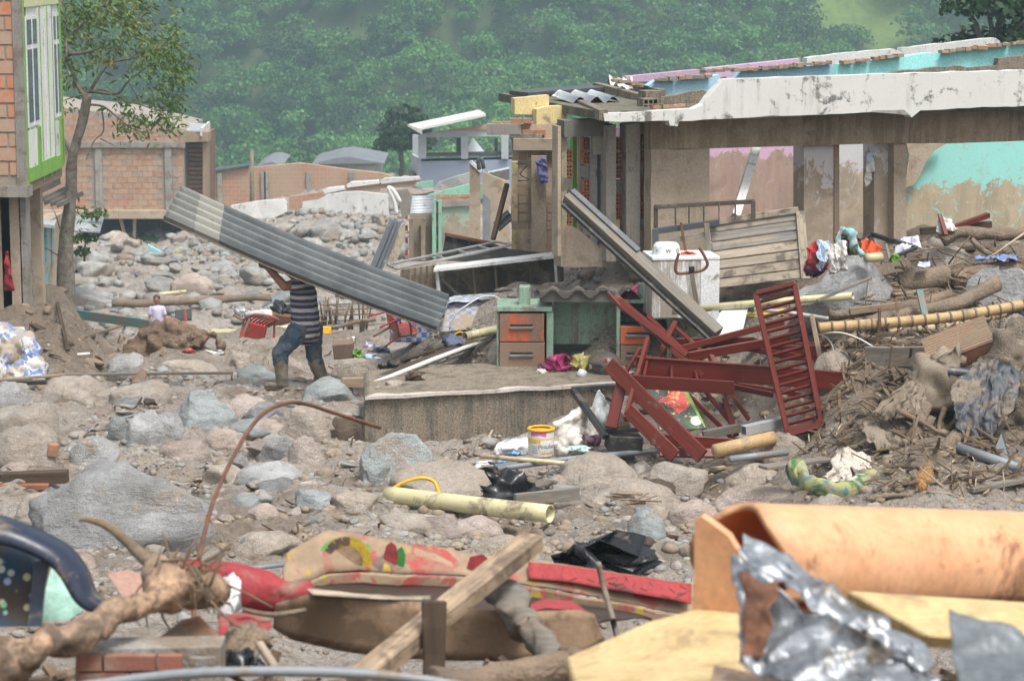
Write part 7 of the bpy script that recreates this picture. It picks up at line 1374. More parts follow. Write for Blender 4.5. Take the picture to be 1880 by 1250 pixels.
    for k in range(26):
        px = rs.uniform(985, 1260); py = np.interp(px, [970, 1268], [1046, 1092]) + rs.uniform(-12, 10); a = rs.uniform(0, 3); c, s_ = math.cos(a) * 9, math.sin(a) * 5; mk('print_dash', [q(px - c, py - s_ - 1.2, 8.875), q(px + c, py + s_ - 1.2, 8.875), q(px + c, py + s_ + 1.2, 8.875), q(px - c, py - s_ + 1.2, 8.875)], [(0, 1, 2, 3)], br, o)
    strip('inner_flap', [q(960, 1115, 8.3), q(1000, 1100, 8.4), q(1050, 1105, 8.4), q(1080, 1130, 8.3)], [q(970, 1125, 8.2), q(1000, 1118, 8.2), q(1050, 1120, 8.2), q(1075, 1140, 8.2)], red, .006)
carton()
one(beam('plank', P(655, 1252, 7.0), P(978, 992, 7.9), .085, .06, mat('timber_foreground', (.36, .27, .185), (.22, .155, .10), 6, .8, .4, wood=True, grain=.4, mudc=(.16, .115, .08), msc=7), None, (-.3, -.55, .78), .006, rough=.015, seed=2), 'squared timber leaning diagonally over the cardboard tray', 'timber')
one(beam('stake', P(797, 1250, 7.2), P(797, 1102, 7.25), .075, .05, m_woodd, None, (0, 1, 0), .005, rough=.12, seed=3), 'splintered dark stake standing in front of the tray', 'stake')
one(tube('split_wood', [P(905, 1080, 7.9), P(935, 1120, 7.7), P(985, 1180, 7.5), P(1015, 1215, 7.4)], [.03, .05, .06, .045], m_woodg, None, 12, curve=7, rough=.05), 'frayed split branch resting on the tray edge', 'branch')
one(tube('twig', [P(1098, 1032, 8.4), P(1108, 1075, 8.4), P(1122, 1125, 8.3), P(1133, 1168, 8.2)], .011, m_woodg, None, 7, curve=5), 'grey upright twig in front of the red printed band', 'twig')
one(tube('rebar', [P(356, 1240, 7.4), P(358, 1080, 8.), P(380, 960, 8.6), P(408, 880, 9.), P(450, 800, 9.4), P(485, 758, 9.6), P(520, 742, 9.8), P(555, 740, 10), P(620, 760, 10.2), P(698, 785, 10.5)], .0085, m_rust, None, 8, curve=8), 'long rusty rebar curving up from the foreground', 'rebar')
def orange_pipe():
    mo = mat('orange_pipe', (.70, .385, .21), (.64, .32, .165), 5, .6, .27, grain=.16, gs=30, bump=.15, mudc=(.24, .12, .065), msc=4, var=0); mi = mat('orange_inner', (.58, .15, .03), (.50, .12, .03), 2, .5, .1, grain=.06)
    o = thing('sewer_pipe', 'large broken orange sewer pipe lying in the right foreground', 'pipe', P(1600, 1100, 6.6)); c0, c1 = P(1360, 1036, 6.2), P(2000, 1040, 7.3); r = .165
    M, L = frame(c0, c1); V, F = [], []; seg, n = 40, 14; a0, a1 = -1.15, 3.6
    for i in range(n):
        for k in range(seg + 1):
            a = a0 + (a1 - a0) * k / seg; x = L * i / (n - 1) + (-.03 * math.sin(a * 3 + 1) if i == 0 else 0); V.append((x, r * math.cos(a), r * math.sin(a)))
    G_ = grid_vf(seg + 1, n); ob = mk('pipe_wall', V, G_, mo, o, True, M=M); ob.data.materials.append(mi); s = ob.modifiers.new('s', 'SOLIDIFY'); s.thickness = .02; s.offset = -1; s.material_offset = 1
    A = [P(a, b, 6.05 - (a - 1272) * .001) for a, b in ((1272, 1150), (1276, 955), (1288, 948), (1312, 965), (1338, 985), (1354, 1012), (1362, 1080), (1358, 1160))]
    nb = prism('broken_shard', A, (.012, .03, .002), mo, o)
orange_pipe()
def panels():
    my = mat('yellow_board', (.60, .455, .23), (.50, .36, .17), 6, .75, .36, grain=.2, gs=40, mudc=(.44, .32, .17), bump=.12, var=0, msc=6)
    o = prism('yellow_board', [P(1040, 1205, 5.9), P(1190, 1140, 6.), P(1358, 1095, 6.1), P(1358, 1215, 5.6), P(1420, 1262, 5.3), P(1060, 1275, 5.4)], (.0, .05, -.05), my, None, .006); one(o, 'yellow painted board lying at the bottom right', 'board')
    o = prism('yellow_board', [P(1555, 1083, 5.9), P(1900, 1105, 5.8), P(1900, 1180, 5.5), P(1700, 1165, 5.55)], (.0, .03, -.04), my, None, .006); one(o, 'yellow painted board behind the crumpled metal', 'board')
    mm = m_galv
    u, v = np.meshgrid(np.linspace(0, 1, 90), np.linspace(0, 1, 60)); c = [P(1350, 995, 5.3), P(1700, 1190, 4.8), P(1335, 1275, 4.7), P(1740, 1290, 4.5)]
    o = thing('crumpled_metal', 'crumpled shiny metal sheet in the bottom right foreground', 'metal sheet', P(1500, 1250, 4.7))
    top = smooth_path([P(1365, 985, 5.35), P(1440, 1015, 5.3), P(1490, 1060, 5.2), P(1560, 1095, 5.1), P(1640, 1140, 5.), P(1700, 1175, 4.9), P(1720, 1215, 4.85)], 12); bot = smooth_path([P(1345, 1020, 5.25), P(1400, 1065, 5.15), P(1470, 1110, 5.05), P(1560, 1150, 4.95), P(1630, 1195, 4.85), P(1680, 1225, 4.8), P(1730, 1260, 4.75)], 12)
    low = smooth_path([P(1365, 1215, 4.95), P(1400, 1240, 4.9), P(1470, 1262, 4.8), P(1560, 1275, 4.75), P(1630, 1285, 4.7), P(1700, 1290, 4.7), P(1760, 1290, 4.7)], 12)
    def skin(n, A, B, rows, amp, fq, sd, push=0):
        V = []
        for r in range(rows):
            t = r / (rows - 1)
            for a, b in zip(A, B): p = a + (b - a) * t; V.append(p + np.array((0, push * math.sin(t * math.pi), 0)))
        V = np.array(V); W = V @ np.array(((.86, 0, .5), (0, 1, 0), (-.5, 0, .86))).T * (.45, 1, 1.5) * fq; W = W + .6 * np.stack([fbm(W * .5, 2, sd + 5 + k) for k in range(3)], -1); d = 1 - 2.4 * np.abs(fbm(W, 2, sd)); d2 = 1 - 2.4 * np.abs(fbm(W * 2.6, 2, sd + 2)); V = V + np.outer(.8 * amp * (d + .25 * d2), (-.2, -.7, .6)); rr = np.random.RandomState(sd)
        for _ in range(46):
            nn = rr.normal(size=3); nn /= np.linalg.norm(nn); pc = V[rr.randint(len(V))]; qq = (V - pc) @ nn; dd = np.linalg.norm(V - pc, axis=1); R_ = rr.uniform(.04, .1); mm_ = (qq > 0) & (dd < R_); V = np.where(mm_[:, None], V - np.outer(np.minimum(qq, .011) * .9, nn), V)
        ob = mk(n, V, grid_vf(len(A), rows), mm, o, True); ob.modifiers.new('s', 'SOLIDIFY').thickness = .002; return ob
    skin('folded_rim', top, bot, 22, .022, 9, 3, -.04); skin('lower_sheet', bot, low, 34, .035, 6.5, 5, .06)
    sheet('rusty_patch', P(1362, 1055, 5.12), P(1425, 1065, 5.06), P(1362, 1215, 4.95), P(1405, 1180, 4.94), m_rust, o, 24, 30, .012, 7, 3, .003, edge=.08)
    o = sheet('bent_zinc_sheet', P(1740, 1140, 4.9), P(1900, 1165, 4.8), P(1760, 1275, 4.5), P(1900, 1280, 4.5), mat('grey_zinc_dark', (.13, .145, .155), (.20, .22, .23), 5, .45, .15, metal=.3), nu=30, nv=20, amp=.02, freq=5, seed=8); one(o, 'bent dark grey panel at the bottom right corner', 'panel')
    o = sheet('pink_board', P(1310, 1222, 5.25), P(1425, 1240, 5.1), P(1300, 1270, 5.0), P(1440, 1275, 5.), mat('peach_board', (.62, .42, .29), None, 3, .7, .2), nu=8, nv=6, amp=.005, seed=2); one(o, 'pale peach scrap under the crumpled metal', 'scrap')
panels()
def branch_root():
    q = P; o = thing('uprooted_branch', 'uprooted branch with shaggy roots in the bottom left foreground', 'branch', q(150, 1230, 6.6)); ml = mat('peeled_wood', (.40, .26, .16), (.20, .145, .105), 9, .75, .4, gs=45, grain=.45, mudc=(.13, .09, .06), msc=8, bump=.6, bd=.01)
    blob('stem', [(q(-30, 1225, 6.3), .06, q(120, 1175, 6.5), .048), (q(120, 1175, 6.5), .046, q(230, 1128, 6.7), .045), (q(230, 1128, 6.7), .04, q(320, 1088, 6.9), .05), (q(320, 1088, 6.9), .058, q(390, 1085, 7.), .038), (q(300, 1080, 6.9), .055, q(285, 1030, 7), .03), (q(60, 1190, 6.35), .05, q(90, 1150, 6.5), .03)], ml, o, .011, 1, .03, 9, 4)
    tube('root', [q(288, 1040, 7), q(262, 1020, 7), q(240, 1000, 7.05), q(200, 968, 7.1), q(165, 954, 7.1), q(145, 955, 7.1)], [.026, .022, .017, .013, .01, .006], m_root, o, 8, curve=5); rs = np.random.RandomState(2)
    for k in range(64):
        a = q(rs.uniform(270, 390), rs.uniform(1030, 1110), rs.uniform(6.85, 7.1)); d = rs.normal(size=3) * (.08, .04, .06) + (.02, 0, .03 if k % 2 else -.05); tube('rootlet', [a, a + d * .5 + rs.normal(size=3) * .02, a + d], [.006, .004, .002], m_root, o, 5, curve=3)
    one(heap('white_foam', q(418, 1118, 7.2), (.085, .09, .1), m_whitec, None, 91, .15, 2), 'white crumpled foam lump on the uprooted branch', 'foam')
    cr = mat('red_tarp', (.33, .035, .04), (.23, .025, .03), 5, .75, .3, bump=.25)
    one(blob('red_bolster', [(q(325, 1045, 8.2), .05, q(430, 1075, 8.1), .085), (q(430, 1075, 8.1), .085, q(520, 1095, 8.05), .06), (q(520, 1095, 8.05), .06, q(560, 1085, 8.1), .045)], cr, None, .016, 2, .02, 8, 4), 'muddy red rolled cushion at the left of the tray', 'cushion')
    one(sheet('red_cloth', q(400, 1130, 7.6), q(500, 1125, 7.7), q(400, 1160, 7.3), q(495, 1150, 7.4), cr, nu=16, nv=10, amp=.02, seed=4), 'flat red fabric piece below the rolled cushion', 'fabric')
    o = thing('suitcase_frame', 'dark blue bag frame with dotted lining in the left foreground', 'bag', q(60, 1150, 7)); mb = mat('navy_moulding', (.014, .02, .042), (.035, .045, .07), 4, .35, .3, bump=.1, mudc=(.25, .19, .12), msc=5)
    A = [(-30, 950, 7.0), (20, 962, 7.), (75, 985, 7.), (120, 1010, 7.), (150, 1045, 7.), (168, 1090, 7.), (190, 1112, 7.)]; B = [(-30, 995, 6.9), (20, 1000, 6.9), (70, 1020, 6.9), (105, 1045, 6.9), (128, 1080, 6.9), (150, 1112, 6.9), (185, 1118, 6.95)]
    A, B = [smooth_path([q(*p) for p in L], 6) for L in (A, B)]; V = []
    for r in range(7):
        t = r / 6
        for a, b in zip(A, B): V.append(a + (b - a) * t + np.array((0, -.035 * math.sin(t * math.pi), .012 * math.sin(t * math.pi))))
    mk('rim', np.array(V), grid_vf(len(A), 7), mb, o, True).modifiers.new('s', 'SOLIDIFY').thickness = .02
    t = NT('dotted_lining'); vo = t.n.new('ShaderNodeTexVoronoi'); vo.inputs['Scale'].default_value = 26; t.l.new(t.co, vo.inputs[0]); n = t.noise(6, 4); col = t.mix(t.ramp(n, .45, .6), (.015, .05, .09), (.055, .04, .03)); col = t.mix(t.ramp(vo.outputs['Distance'], .34, .26), col, t.mix(.3, (.30, .36, .36), vo.outputs['Color'])); md = t.done(col, .8)
    prism('lining', [q(-30, 985, 7.05), q(50, 1008, 7.05), q(78, 1035, 7.05), q(75, 1090, 7.), q(62, 1150, 6.95), q(-30, 1150, 6.95)], (0, .04, 0), md, o); prism('strap', [q(62, 1030, 7.0), q(92, 1028, 7.0), q(82, 1080, 6.97), q(75, 1150, 6.93), q(50, 1150, 6.93)], (0, .02, 0), mb, o)
    one(prism('mint_sheet', [q(78, 1140, 7.1), q(84, 1080, 7.15), q(95, 1040, 7.2), q(118, 1062, 7.2), q(140, 1100, 7.15), q(162, 1112, 7.1), q(130, 1135, 7.1)], (0, .03, 0), mat('mint_film', (.36, .60, .50), (.30, .50, .42), 5, .6, .25)), 'pale mint sheet behind the blue bag frame', 'sheet')
    one(prism('pink_tile', [q(197, 1052, 7.9), q(238, 1046, 7.9), q(268, 1060, 7.9), q(270, 1085, 7.8), q(232, 1105, 7.7)], (.01, .03, -.01), mat('pink_tile', (.42, .25, .19), (.36, .22, .17), 3, .5, .2)), 'pinkish brown tile leaning behind the roots', 'tile')
    bw = thing('brick_chunk', 'chunk of red brick wall at the bottom left', 'brick chunk', q(270, 1250, 6.7)); bb = brickmat('red_brick', [(.30, .12, .085), (.26, .11, .08), (.33, .15, .10)], .3)
    prism('mortar', [q(135, 1290, 6.62), q(140, 1192, 6.62), q(405, 1188, 6.7), q(405, 1290, 6.7)], (0, .12, 0), m_conc, bw)
    s = mpp(270, 1230, 6.65); brick_field(bw, q(142, 1262, 6.615), (1, .012, 0), (0, 0, 1), 195 * s, 64 * s, 98 * s, 32 * s, bb, seed=2, depth=.03, gap=.008); brick_field(bw, q(345, 1255, 6.66), (1, 0, 0), (0, 0, 1), 56 * s, 56 * s, 56 * s, 56 * s, m_conc, seed=3, depth=.02)
    one(prism('roof_tile', [q(272, 1190, 6.9), q(330, 1145, 7), q(362, 1138, 7), q(395, 1170, 6.95), q(402, 1192, 6.9)], (.0, .05, .0), mat('terracotta', (.40, .155, .075), (.34, .14, .075), 4, .8, .25)), 'broken terracotta tile on the brick chunk', 'roof tile')
    one(tube('conduit', [q(90, 1268, 6.2), q(300, 1240, 6.2), q(450, 1232, 6.2), q(620, 1234, 6.2), q(760, 1245, 6.2), q(860, 1262, 6.2)], .014, m_pvcg, None, 10, curve=6), 'grey flexible conduit along the bottom edge', 'conduit')
    one(tube('log', [q(800, 1258, 6.6), q(920, 1238, 6.7), q(1050, 1222, 6.8), q(1075, 1205, 6.8)], .045, m_bark, None, 10, curve=5, rough=.014), 'muddy log at the bottom centre', 'log')
    one(heap('black_plastic', q(448, 1228, 7.), (.16, .16, .1), m_char, None, 93, .4, 2), 'glossy black plastic below the red fabric', 'plastic'); one(heap('muddy_pot', q(440, 1190, 7.3), (.18, .16, .1), m_bark, None, 94, .2, 1.5), 'rounded muddy lump under the red fabric', 'lump')
    one(beam('lath', q(475, 1180, 6.9), q(505, 1225, 6.8), .025, .02, m_woodp, None), 'pale short lath beside the black plastic', 'lath')
    one(tube('small_branch', [q(560, 1120, 7.8), q(500, 1128, 7.6), q(440, 1118, 7.5)], .009, m_bark, None, 6, curve=4), 'thin twig crossing the red cushion', 'twig')
branch_root()

def front_filler():
    """broken laths, splinters and rubble between the big pieces of the foreground heap"""
    rs = np.random.RandomState(31); V, F = [], []
    for k in range(420):
        y = rs.uniform(6.2, 9.6); x = rs.uniform(-.23, .23) * y; z = Tz(x, y) + rs.uniform(.0, .05); d = rs.normal(size=3) * (1, .7, .25); d /= np.linalg.norm(d); L = rs.uniform(.05, .3); w = rs.uniform(.006, .022)
        s = np.cross(d, (0, 0, 1.)); s /= np.linalg.norm(s); n = np.cross(s, d); o = len(V); c = np.array((x, y, z))
        for a in (-1, 1):
            for b in (-1, 1):
                for e in (-1, 1): V.append(c + d * L / 2 * a + s * w * b * (1.3 if a > 0 else .6) + n * w * .5 * e)
        F += [tuple(i + o for i in f) for f in ((0, 1, 3, 2), (4, 6, 7, 5), (0, 4, 5, 1), (2, 3, 7, 6), (0, 2, 6, 4), (1, 5, 7, 3))]
    o = mk('splinters', V, F, mat('splinter_brown', (.22, .15, .095), (.13, .09, .06), 5, .85, .3)); o['kind'] = 'stuff'; o['label'] = 'broken splinters strewn through the foreground heap'; o['category'] = 'splinters'
front_filler()
# ---------------------------------------------------------------- the man carrying a roofing sheet
m_skin = mat('skin', (.30, .145, .085), (.25, .115, .065), 6, .5, .05, grain=.08, bump=.1, var=0)
m_hair = mat('hair_black', (.015, .012, .01), (.022, .018, .015), 20, .5, 0, bump=.4)
def hand(grip, palm_dir, finger_dir, side, s=1.):
    """five fingers curled round an edge: returns capsules; grip = palm centre"""
    g = np.asarray(grip, float); pd = np.asarray(palm_dir, float); fd = np.asarray(finger_dir, float); sd = np.asarray(side, float); C = []
    for k, (off, L) in enumerate(((-.034, .07), (-.012, .078), (.011, .074), (.032, .06))):
        a = g + sd * off * s + fd * .03 * s; b = a + (fd * .75 + pd * .45) * L * .5 * s; c = b + (pd * .95 - fd * .25) * L * .5 * s; d = c + (-fd * .9 + pd * .1) * L * .32 * s
        C += [(a, .0105 * s, b, .0098 * s), (b, .0098 * s, c, .009 * s), (c, .009 * s, d, .008 * s)]
    t0 = g - sd * .038 * s - fd * .025 * s; t1 = t0 - sd * .02 * s + fd * .03 * s + pd * .012 * s; t2 = t1 + fd * .028 * s + sd * .012 * s + pd * .02 * s; C += [(t0, .015 * s, t1, .012 * s), (t1, .0115 * s, t2, .0095 * s)]
    C += [(g - fd * .035 * s - sd * .018 * s, .021 * s, g + fd * .028 * s - sd * .025 * s, .017 * s), (g - fd * .035 * s + sd * .014 * s, .021 * s, g + fd * .028 * s + sd * .022 * s, .016 * s), (g - fd * .03 * s, .022 * s, g + fd * .02 * s, .018 * s)]
    return C
def man():
    Y = 28.4; q = lambda px, py, dy=0: P(px, py, Y + dy)
    base = q(550, 728); o = thing('person', 'man in a striped shirt, jeans and rubber boots carrying a roofing sheet', 'person', base)
    nk, hd = q(545, 507, 0), q(538, 484, .02)
    shn, shf = q(545, 521, -.17), q(556, 521, .18); eln = q(523, 526, -.28); wr = q(494, 494, -.26); gp = q(488, 486, -.22)
    elf = q(530, 500, .3); wrf = q(520, 470, .28)
    hipn, hipf = q(552, 604, -.09), q(572, 606, .09); kn, kf = q(514, 648, -.1), q(577, 652, .1); an, af = q(517, 704, -.1), q(598, 716, .1)
    caps = [(hipn, .08, kn, .058), (kn, .056, an, .042), (hipf, .08, kf, .058), (kf, .056, af, .042), (q(562, 602), .11, q(559, 560), .1), (q(559, 560), .1, q(553, 528), .1), (shn, .06, shf, .06), (q(551, 520), .07, nk, .052), (nk, .052, hd, .055),
            (shn, .068, eln, .056), (eln, .056, wr, .04), (wr, .04, gp, .034), (shf, .06, elf, .046), (elf, .045, wrf, .03), (an, .04, q(494, 712, -.1), .03), (af, .04, q(576, 728, .1), .03)]
    fd = (gp - wr); fd /= np.linalg.norm(fd); side = np.array((.35, .1, .9)); side = side - fd * np.dot(side, fd); side = np.array((.85, .0, -.35)) ; side -= fd * np.dot(side, fd); side /= np.linalg.norm(side); pd = np.cross(fd, side); pd = pd if pd[1] > 0 else -pd
    caps += hand(gp, pd, fd, side, 1.25)
    fd2 = np.array((-.2, -.1, 1.)); fd2 /= np.linalg.norm(fd2); caps += hand(wrf + fd2 * .06, np.array((0, -1., 0)), fd2, np.array((1., 0, .2)), 1.)
    h = np.array(hd); ell = [(h + (0, 0, .03), (.098, .078, .118)), (h + (-.03, 0, -.045), (.062, .058, .06)), (h + (-.1, 0, .0), (.018, .014, .022)), (h + (.005, -.08, .005), (.022, .012, .032)), (h + (.005, .08, .005), (.022, .012, .032))]
    blob('body', caps, m_skin, o, .011, 1, ell=ell)
    for s in (-1, 1): mk('eye', ico(2)[0] * .011 + h + (-.092, s * .032, .03), ico(2)[1], m_whitec, o, True)
    tube('mouth', [h + (-.094, -.025, -.05), h + (-.1, 0, -.048), h + (-.094, .025, -.05)], .006, mat('lips', (.22, .08, .06), None, 9, .5), o, 6)
    blob('hair', [], m_hair, o, .012, 1, .008, 30, 2, ell=[(h + (.02, 0, .065), (.098, .085, .098)), (h + (.05, 0, .0), (.06, .07, .09))])
    st = bandmat('striped_shirt', [(.042, (.50, .46, .49)), (.082, (.045, .042, .065)), (.112, (.25, .235, .29)), (.15, (.05, .047, .07))], 2, .9, .02, .5, .08, period=.15)
    blob('shirt', [(q(561, 604, -.04), .175, q(560, 575, -.03), .168), (q(561, 604, .05), .175, q(560, 575, .04), .168), (q(560, 575), .172, q(557, 540), .165), (q(557, 540), .165, q(552, 526), .14), (shn, .092, shf, .092), (shn, .08, q(536, 524, -.22), .062), (shf, .08, q(547, 515, .24), .062), (q(551, 520), .09, nk, .062), (q(563, 606, 0), .17, q(563, 609, 0), .17)], st, o, .014, 2, .012, 9, 4)
    je = mat('jeans_muddy', (.06, .105, .165), (.035, .06, .10), 6, .9, .45, bump=.8, mudc=(.14, .13, .105), msc=9, grain=.4)
    blob('trousers', [(q(562, 600), .15, q(562, 607), .155), (hipn, .135, kn, .102), (kn, .1, q(516, 664, -.1), .085), (hipf, .132, kf, .1), (kf, .098, q(581, 668, .1), .083), (q(530, 628, -.1), .118, kn, .1)], je, o, .014, 1, .016, 11, 6)
    bo = mat('rubber_boot', (.155, .135, .095), (.11, .095, .07), 6, .45, .4, bump=.2, mudc=(.26, .22, .165))
    for kx, (t, a, toe, heel) in enumerate(((q(516, 658, -.1), an, q(495, 714, -.1), q(524, 714, -.1)), (q(580, 664, .1), af, q(577, 731, .1), q(608, 731, .1)))):
        a2 = a.copy(); blob('boot', [(t, .094, (t + a) / 2, .082), ((t + a) / 2, .082, a, .068), (a, .058, heel + (0, 0, .045), .046), (heel + (-.03, 0, .05), .05, toe + (0, 0, .045), .042), (toe + (0, 0, .045), .042, toe + (-.03, 0, .035), .034)], bo, o, .011, 2, .006, 14, kx)
        L = toe - heel; beam('boot_sole', heel + (.03, 0, .008), toe + (-.04, 0, .008), .085, .024, mat('boot_sole', (.09, .08, .06), None, 4, .8, .3), o)
man()
def carried_sheet():
    t = NT('fibre_sheet'); x = t.sep(t.pos, 0); n1 = t.noise(2.5, 6, .65); n2 = t.noise(130, 2, .8); n3 = t.noise(9, 5, .7)
    col = t.mix(t.ramp(n1, .35, .65), (.18, .195, .20), (.10, .11, .115)); band = t.math('MULTIPLY', t.math('GREATER_THAN', x, -1.31), t.math('LESS_THAN', x, -1.02)); pale = t.math('MAXIMUM', t.math('MULTIPLY', band, .75), t.math('MULTIPLY', t.math('LESS_THAN', x, -1.02), .32))
    col = t.mix(pale, col, (.42, .40, .35)); col = t.mix(t.math('MULTIPLY', t.ramp(n3, .58, .7), .5), col, (.11, .105, .095)); col = t.val(col, t.math('ADD', t.math('MULTIPLY', n2, .9), .55)); m = t.done(col, .85, n2, .35, .004)
    a = P(299, 401, 28.0); b = P(803, 606, 27.75); c = P(331, 346, 28.62)
    o = corr('roofing_sheet', a, b - a, c - a + (.0, 0, 0), m, None, 5, .05, .009, nl=40, seg=14, bend=lambda u, v: np.stack([0 * u, 0 * u, -.05 * np.sin(u * math.pi)], -1), rag=.006); tag(o, 'long grey corrugated roofing sheet carried by the man', 'roofing')
    e = tube('edge', [a - (0, .02, .02), (a + b) / 2 - (0, .02, .068), b - (0, .02, .02)], .008, m_bark, None, 5, curve=6); e.parent = o; e.location = e.location - o.location
carried_sheet()
def boy():
    Y = 55.; q = lambda px, py, dy=0: P(px, py, Y + dy); b = q(290, 642); b[2] = Tz(b[0], Y) - .02; H = q(290, 541)[2] - b[2]
    o = thing('person', 'boy in a white and lilac T-shirt standing behind the stump', 'person', b); v = lambda x, y, z: b + np.array((x, y, z)) * H / 1.27
    caps = []
    for s in (-1, 1): caps += [(v(s * .07, 0, .6), .07, v(s * .08, -.01, .33), .05), (v(s * .08, -.01, .33), .048, v(s * .085, .01, .07), .034), (v(s * .085, .02, .05), .035, v(s * .1, -.12, .03), .025), (v(s * .13, 0, .96), .045, v(s * .18, 0, .76), .034), (v(s * .18, 0, .76), .033, v(s * .19, -.05, .58), .024)]; caps += hand(v(s * .19, -.07, .53), np.array((-s, 0, 0.)), np.array((0, -.15, -.98)), np.array((0, 1., 0)), .75)
    caps += [(v(0, 0, .62), .1, v(0, 0, .9), .11), (v(-.12, 0, .96), .05, v(.12, 0, .96), .05), (v(0, 0, .98), .045, v(0, 0, 1.08), .04)]; h = v(0, -.01, 1.15)
    blob('body', caps, m_skin, o, .012, 1, ell=[(h, (.078, .09, .105)), (h + (0, -.085, -.012), (.014, .016, .02)), (h + (.078, .01, -.01), (.012, .018, .028)), (h + (-.078, .01, -.01), (.012, .018, .028))])
    for s in (-1, 1): mk('eye', ico(2)[0] * .01 + h + (s * .03, -.082, .012), ico(2)[1], m_black, o, True)
    blob('hair', [], m_hair, o, .012, 1, .006, 30, 3, ell=[(h + (0, .015, .04), (.084, .092, .08)), (h + (0, .04, -.01), (.075, .06, .08))])
    sm_ = NT('tee_print'); n1 = sm_.noise(8, 3, .5, dist=1); z = sm_.sep(sm_.pos, 2); col = sm_.mix(sm_.ramp(n1, .5, .56), (.48, .44, .66), (.58, .26, .38)); col = sm_.mix(sm_.ramp(sm_.noise(7, 2), .5, .55), col, (.18, .24, .55)); col = sm_.mix(sm_.ramp(z, .36, .4), col, (.56, .52, .68)); smt = sm_.done(col, .9)
    blob('t_shirt', [(v(0, 0, .6), .125, v(0, 0, .9), .128), (v(-.12, 0, .95), .062, v(.12, 0, .95), .062)] + [(v(s * .13, 0, .95), .06, v(s * .17, 0, .82), .055) for s in (-1, 1)], smt, o, .014, 2, .008, 12, 4)
    blob('shorts', [(v(0, 0, .58), .118, v(0, 0, .62), .118)] + [(v(s * .07, 0, .58), .085, v(s * .085, -.01, .36), .075) for s in (-1, 1)], mat('shorts_dark', (.05, .055, .08), None, 6, .9, .2), o, .014, 1, .008, 12, 5)
boy()
# ---------------------------------------------------------------- stones
def rock_at(px0, px1, py0, py1, kind, seed, label, sub=4, cuts=9, lo=.55, deep=.8, rough=.05, group=None, cat='boulder', ang=0):
    """stone whose outline fills the pixel box; it is sunk a little into the ground"""
    cx = (px0 + px1) / 2; g = G(cx, py1 - (py1 - py0) * .12, 12); Y = g[1]; s = mpp(cx, py1, Y); w = (px1 - px0) * s / 2; h = (py1 - py0) * s
    d = w * deep; V, F = rockv(seed, sub, cuts, rough, lo); ca, sa = math.cos(ang), math.sin(ang)
    V = np.stack([V[:, 0] * ca - V[:, 2] * sa, V[:, 1], V[:, 0] * sa + V[:, 2] * ca], -1); V = V / np.abs(V).max(0)
    hh = h * .95
    V = V * (w, d, hh) + np.array((P(cx, py1, Y)[0], Y + d * .5, 0)); V[:, 2] += (ZC - 0) * 0
    ztop = P(cx, py0, Y + d * .5)[2]; V[:, 2] += ztop - V[:, 2].max()
    o = mk('rock', V, F, ROCKS[kind], smooth=True); return tag(o, label, cat, group)
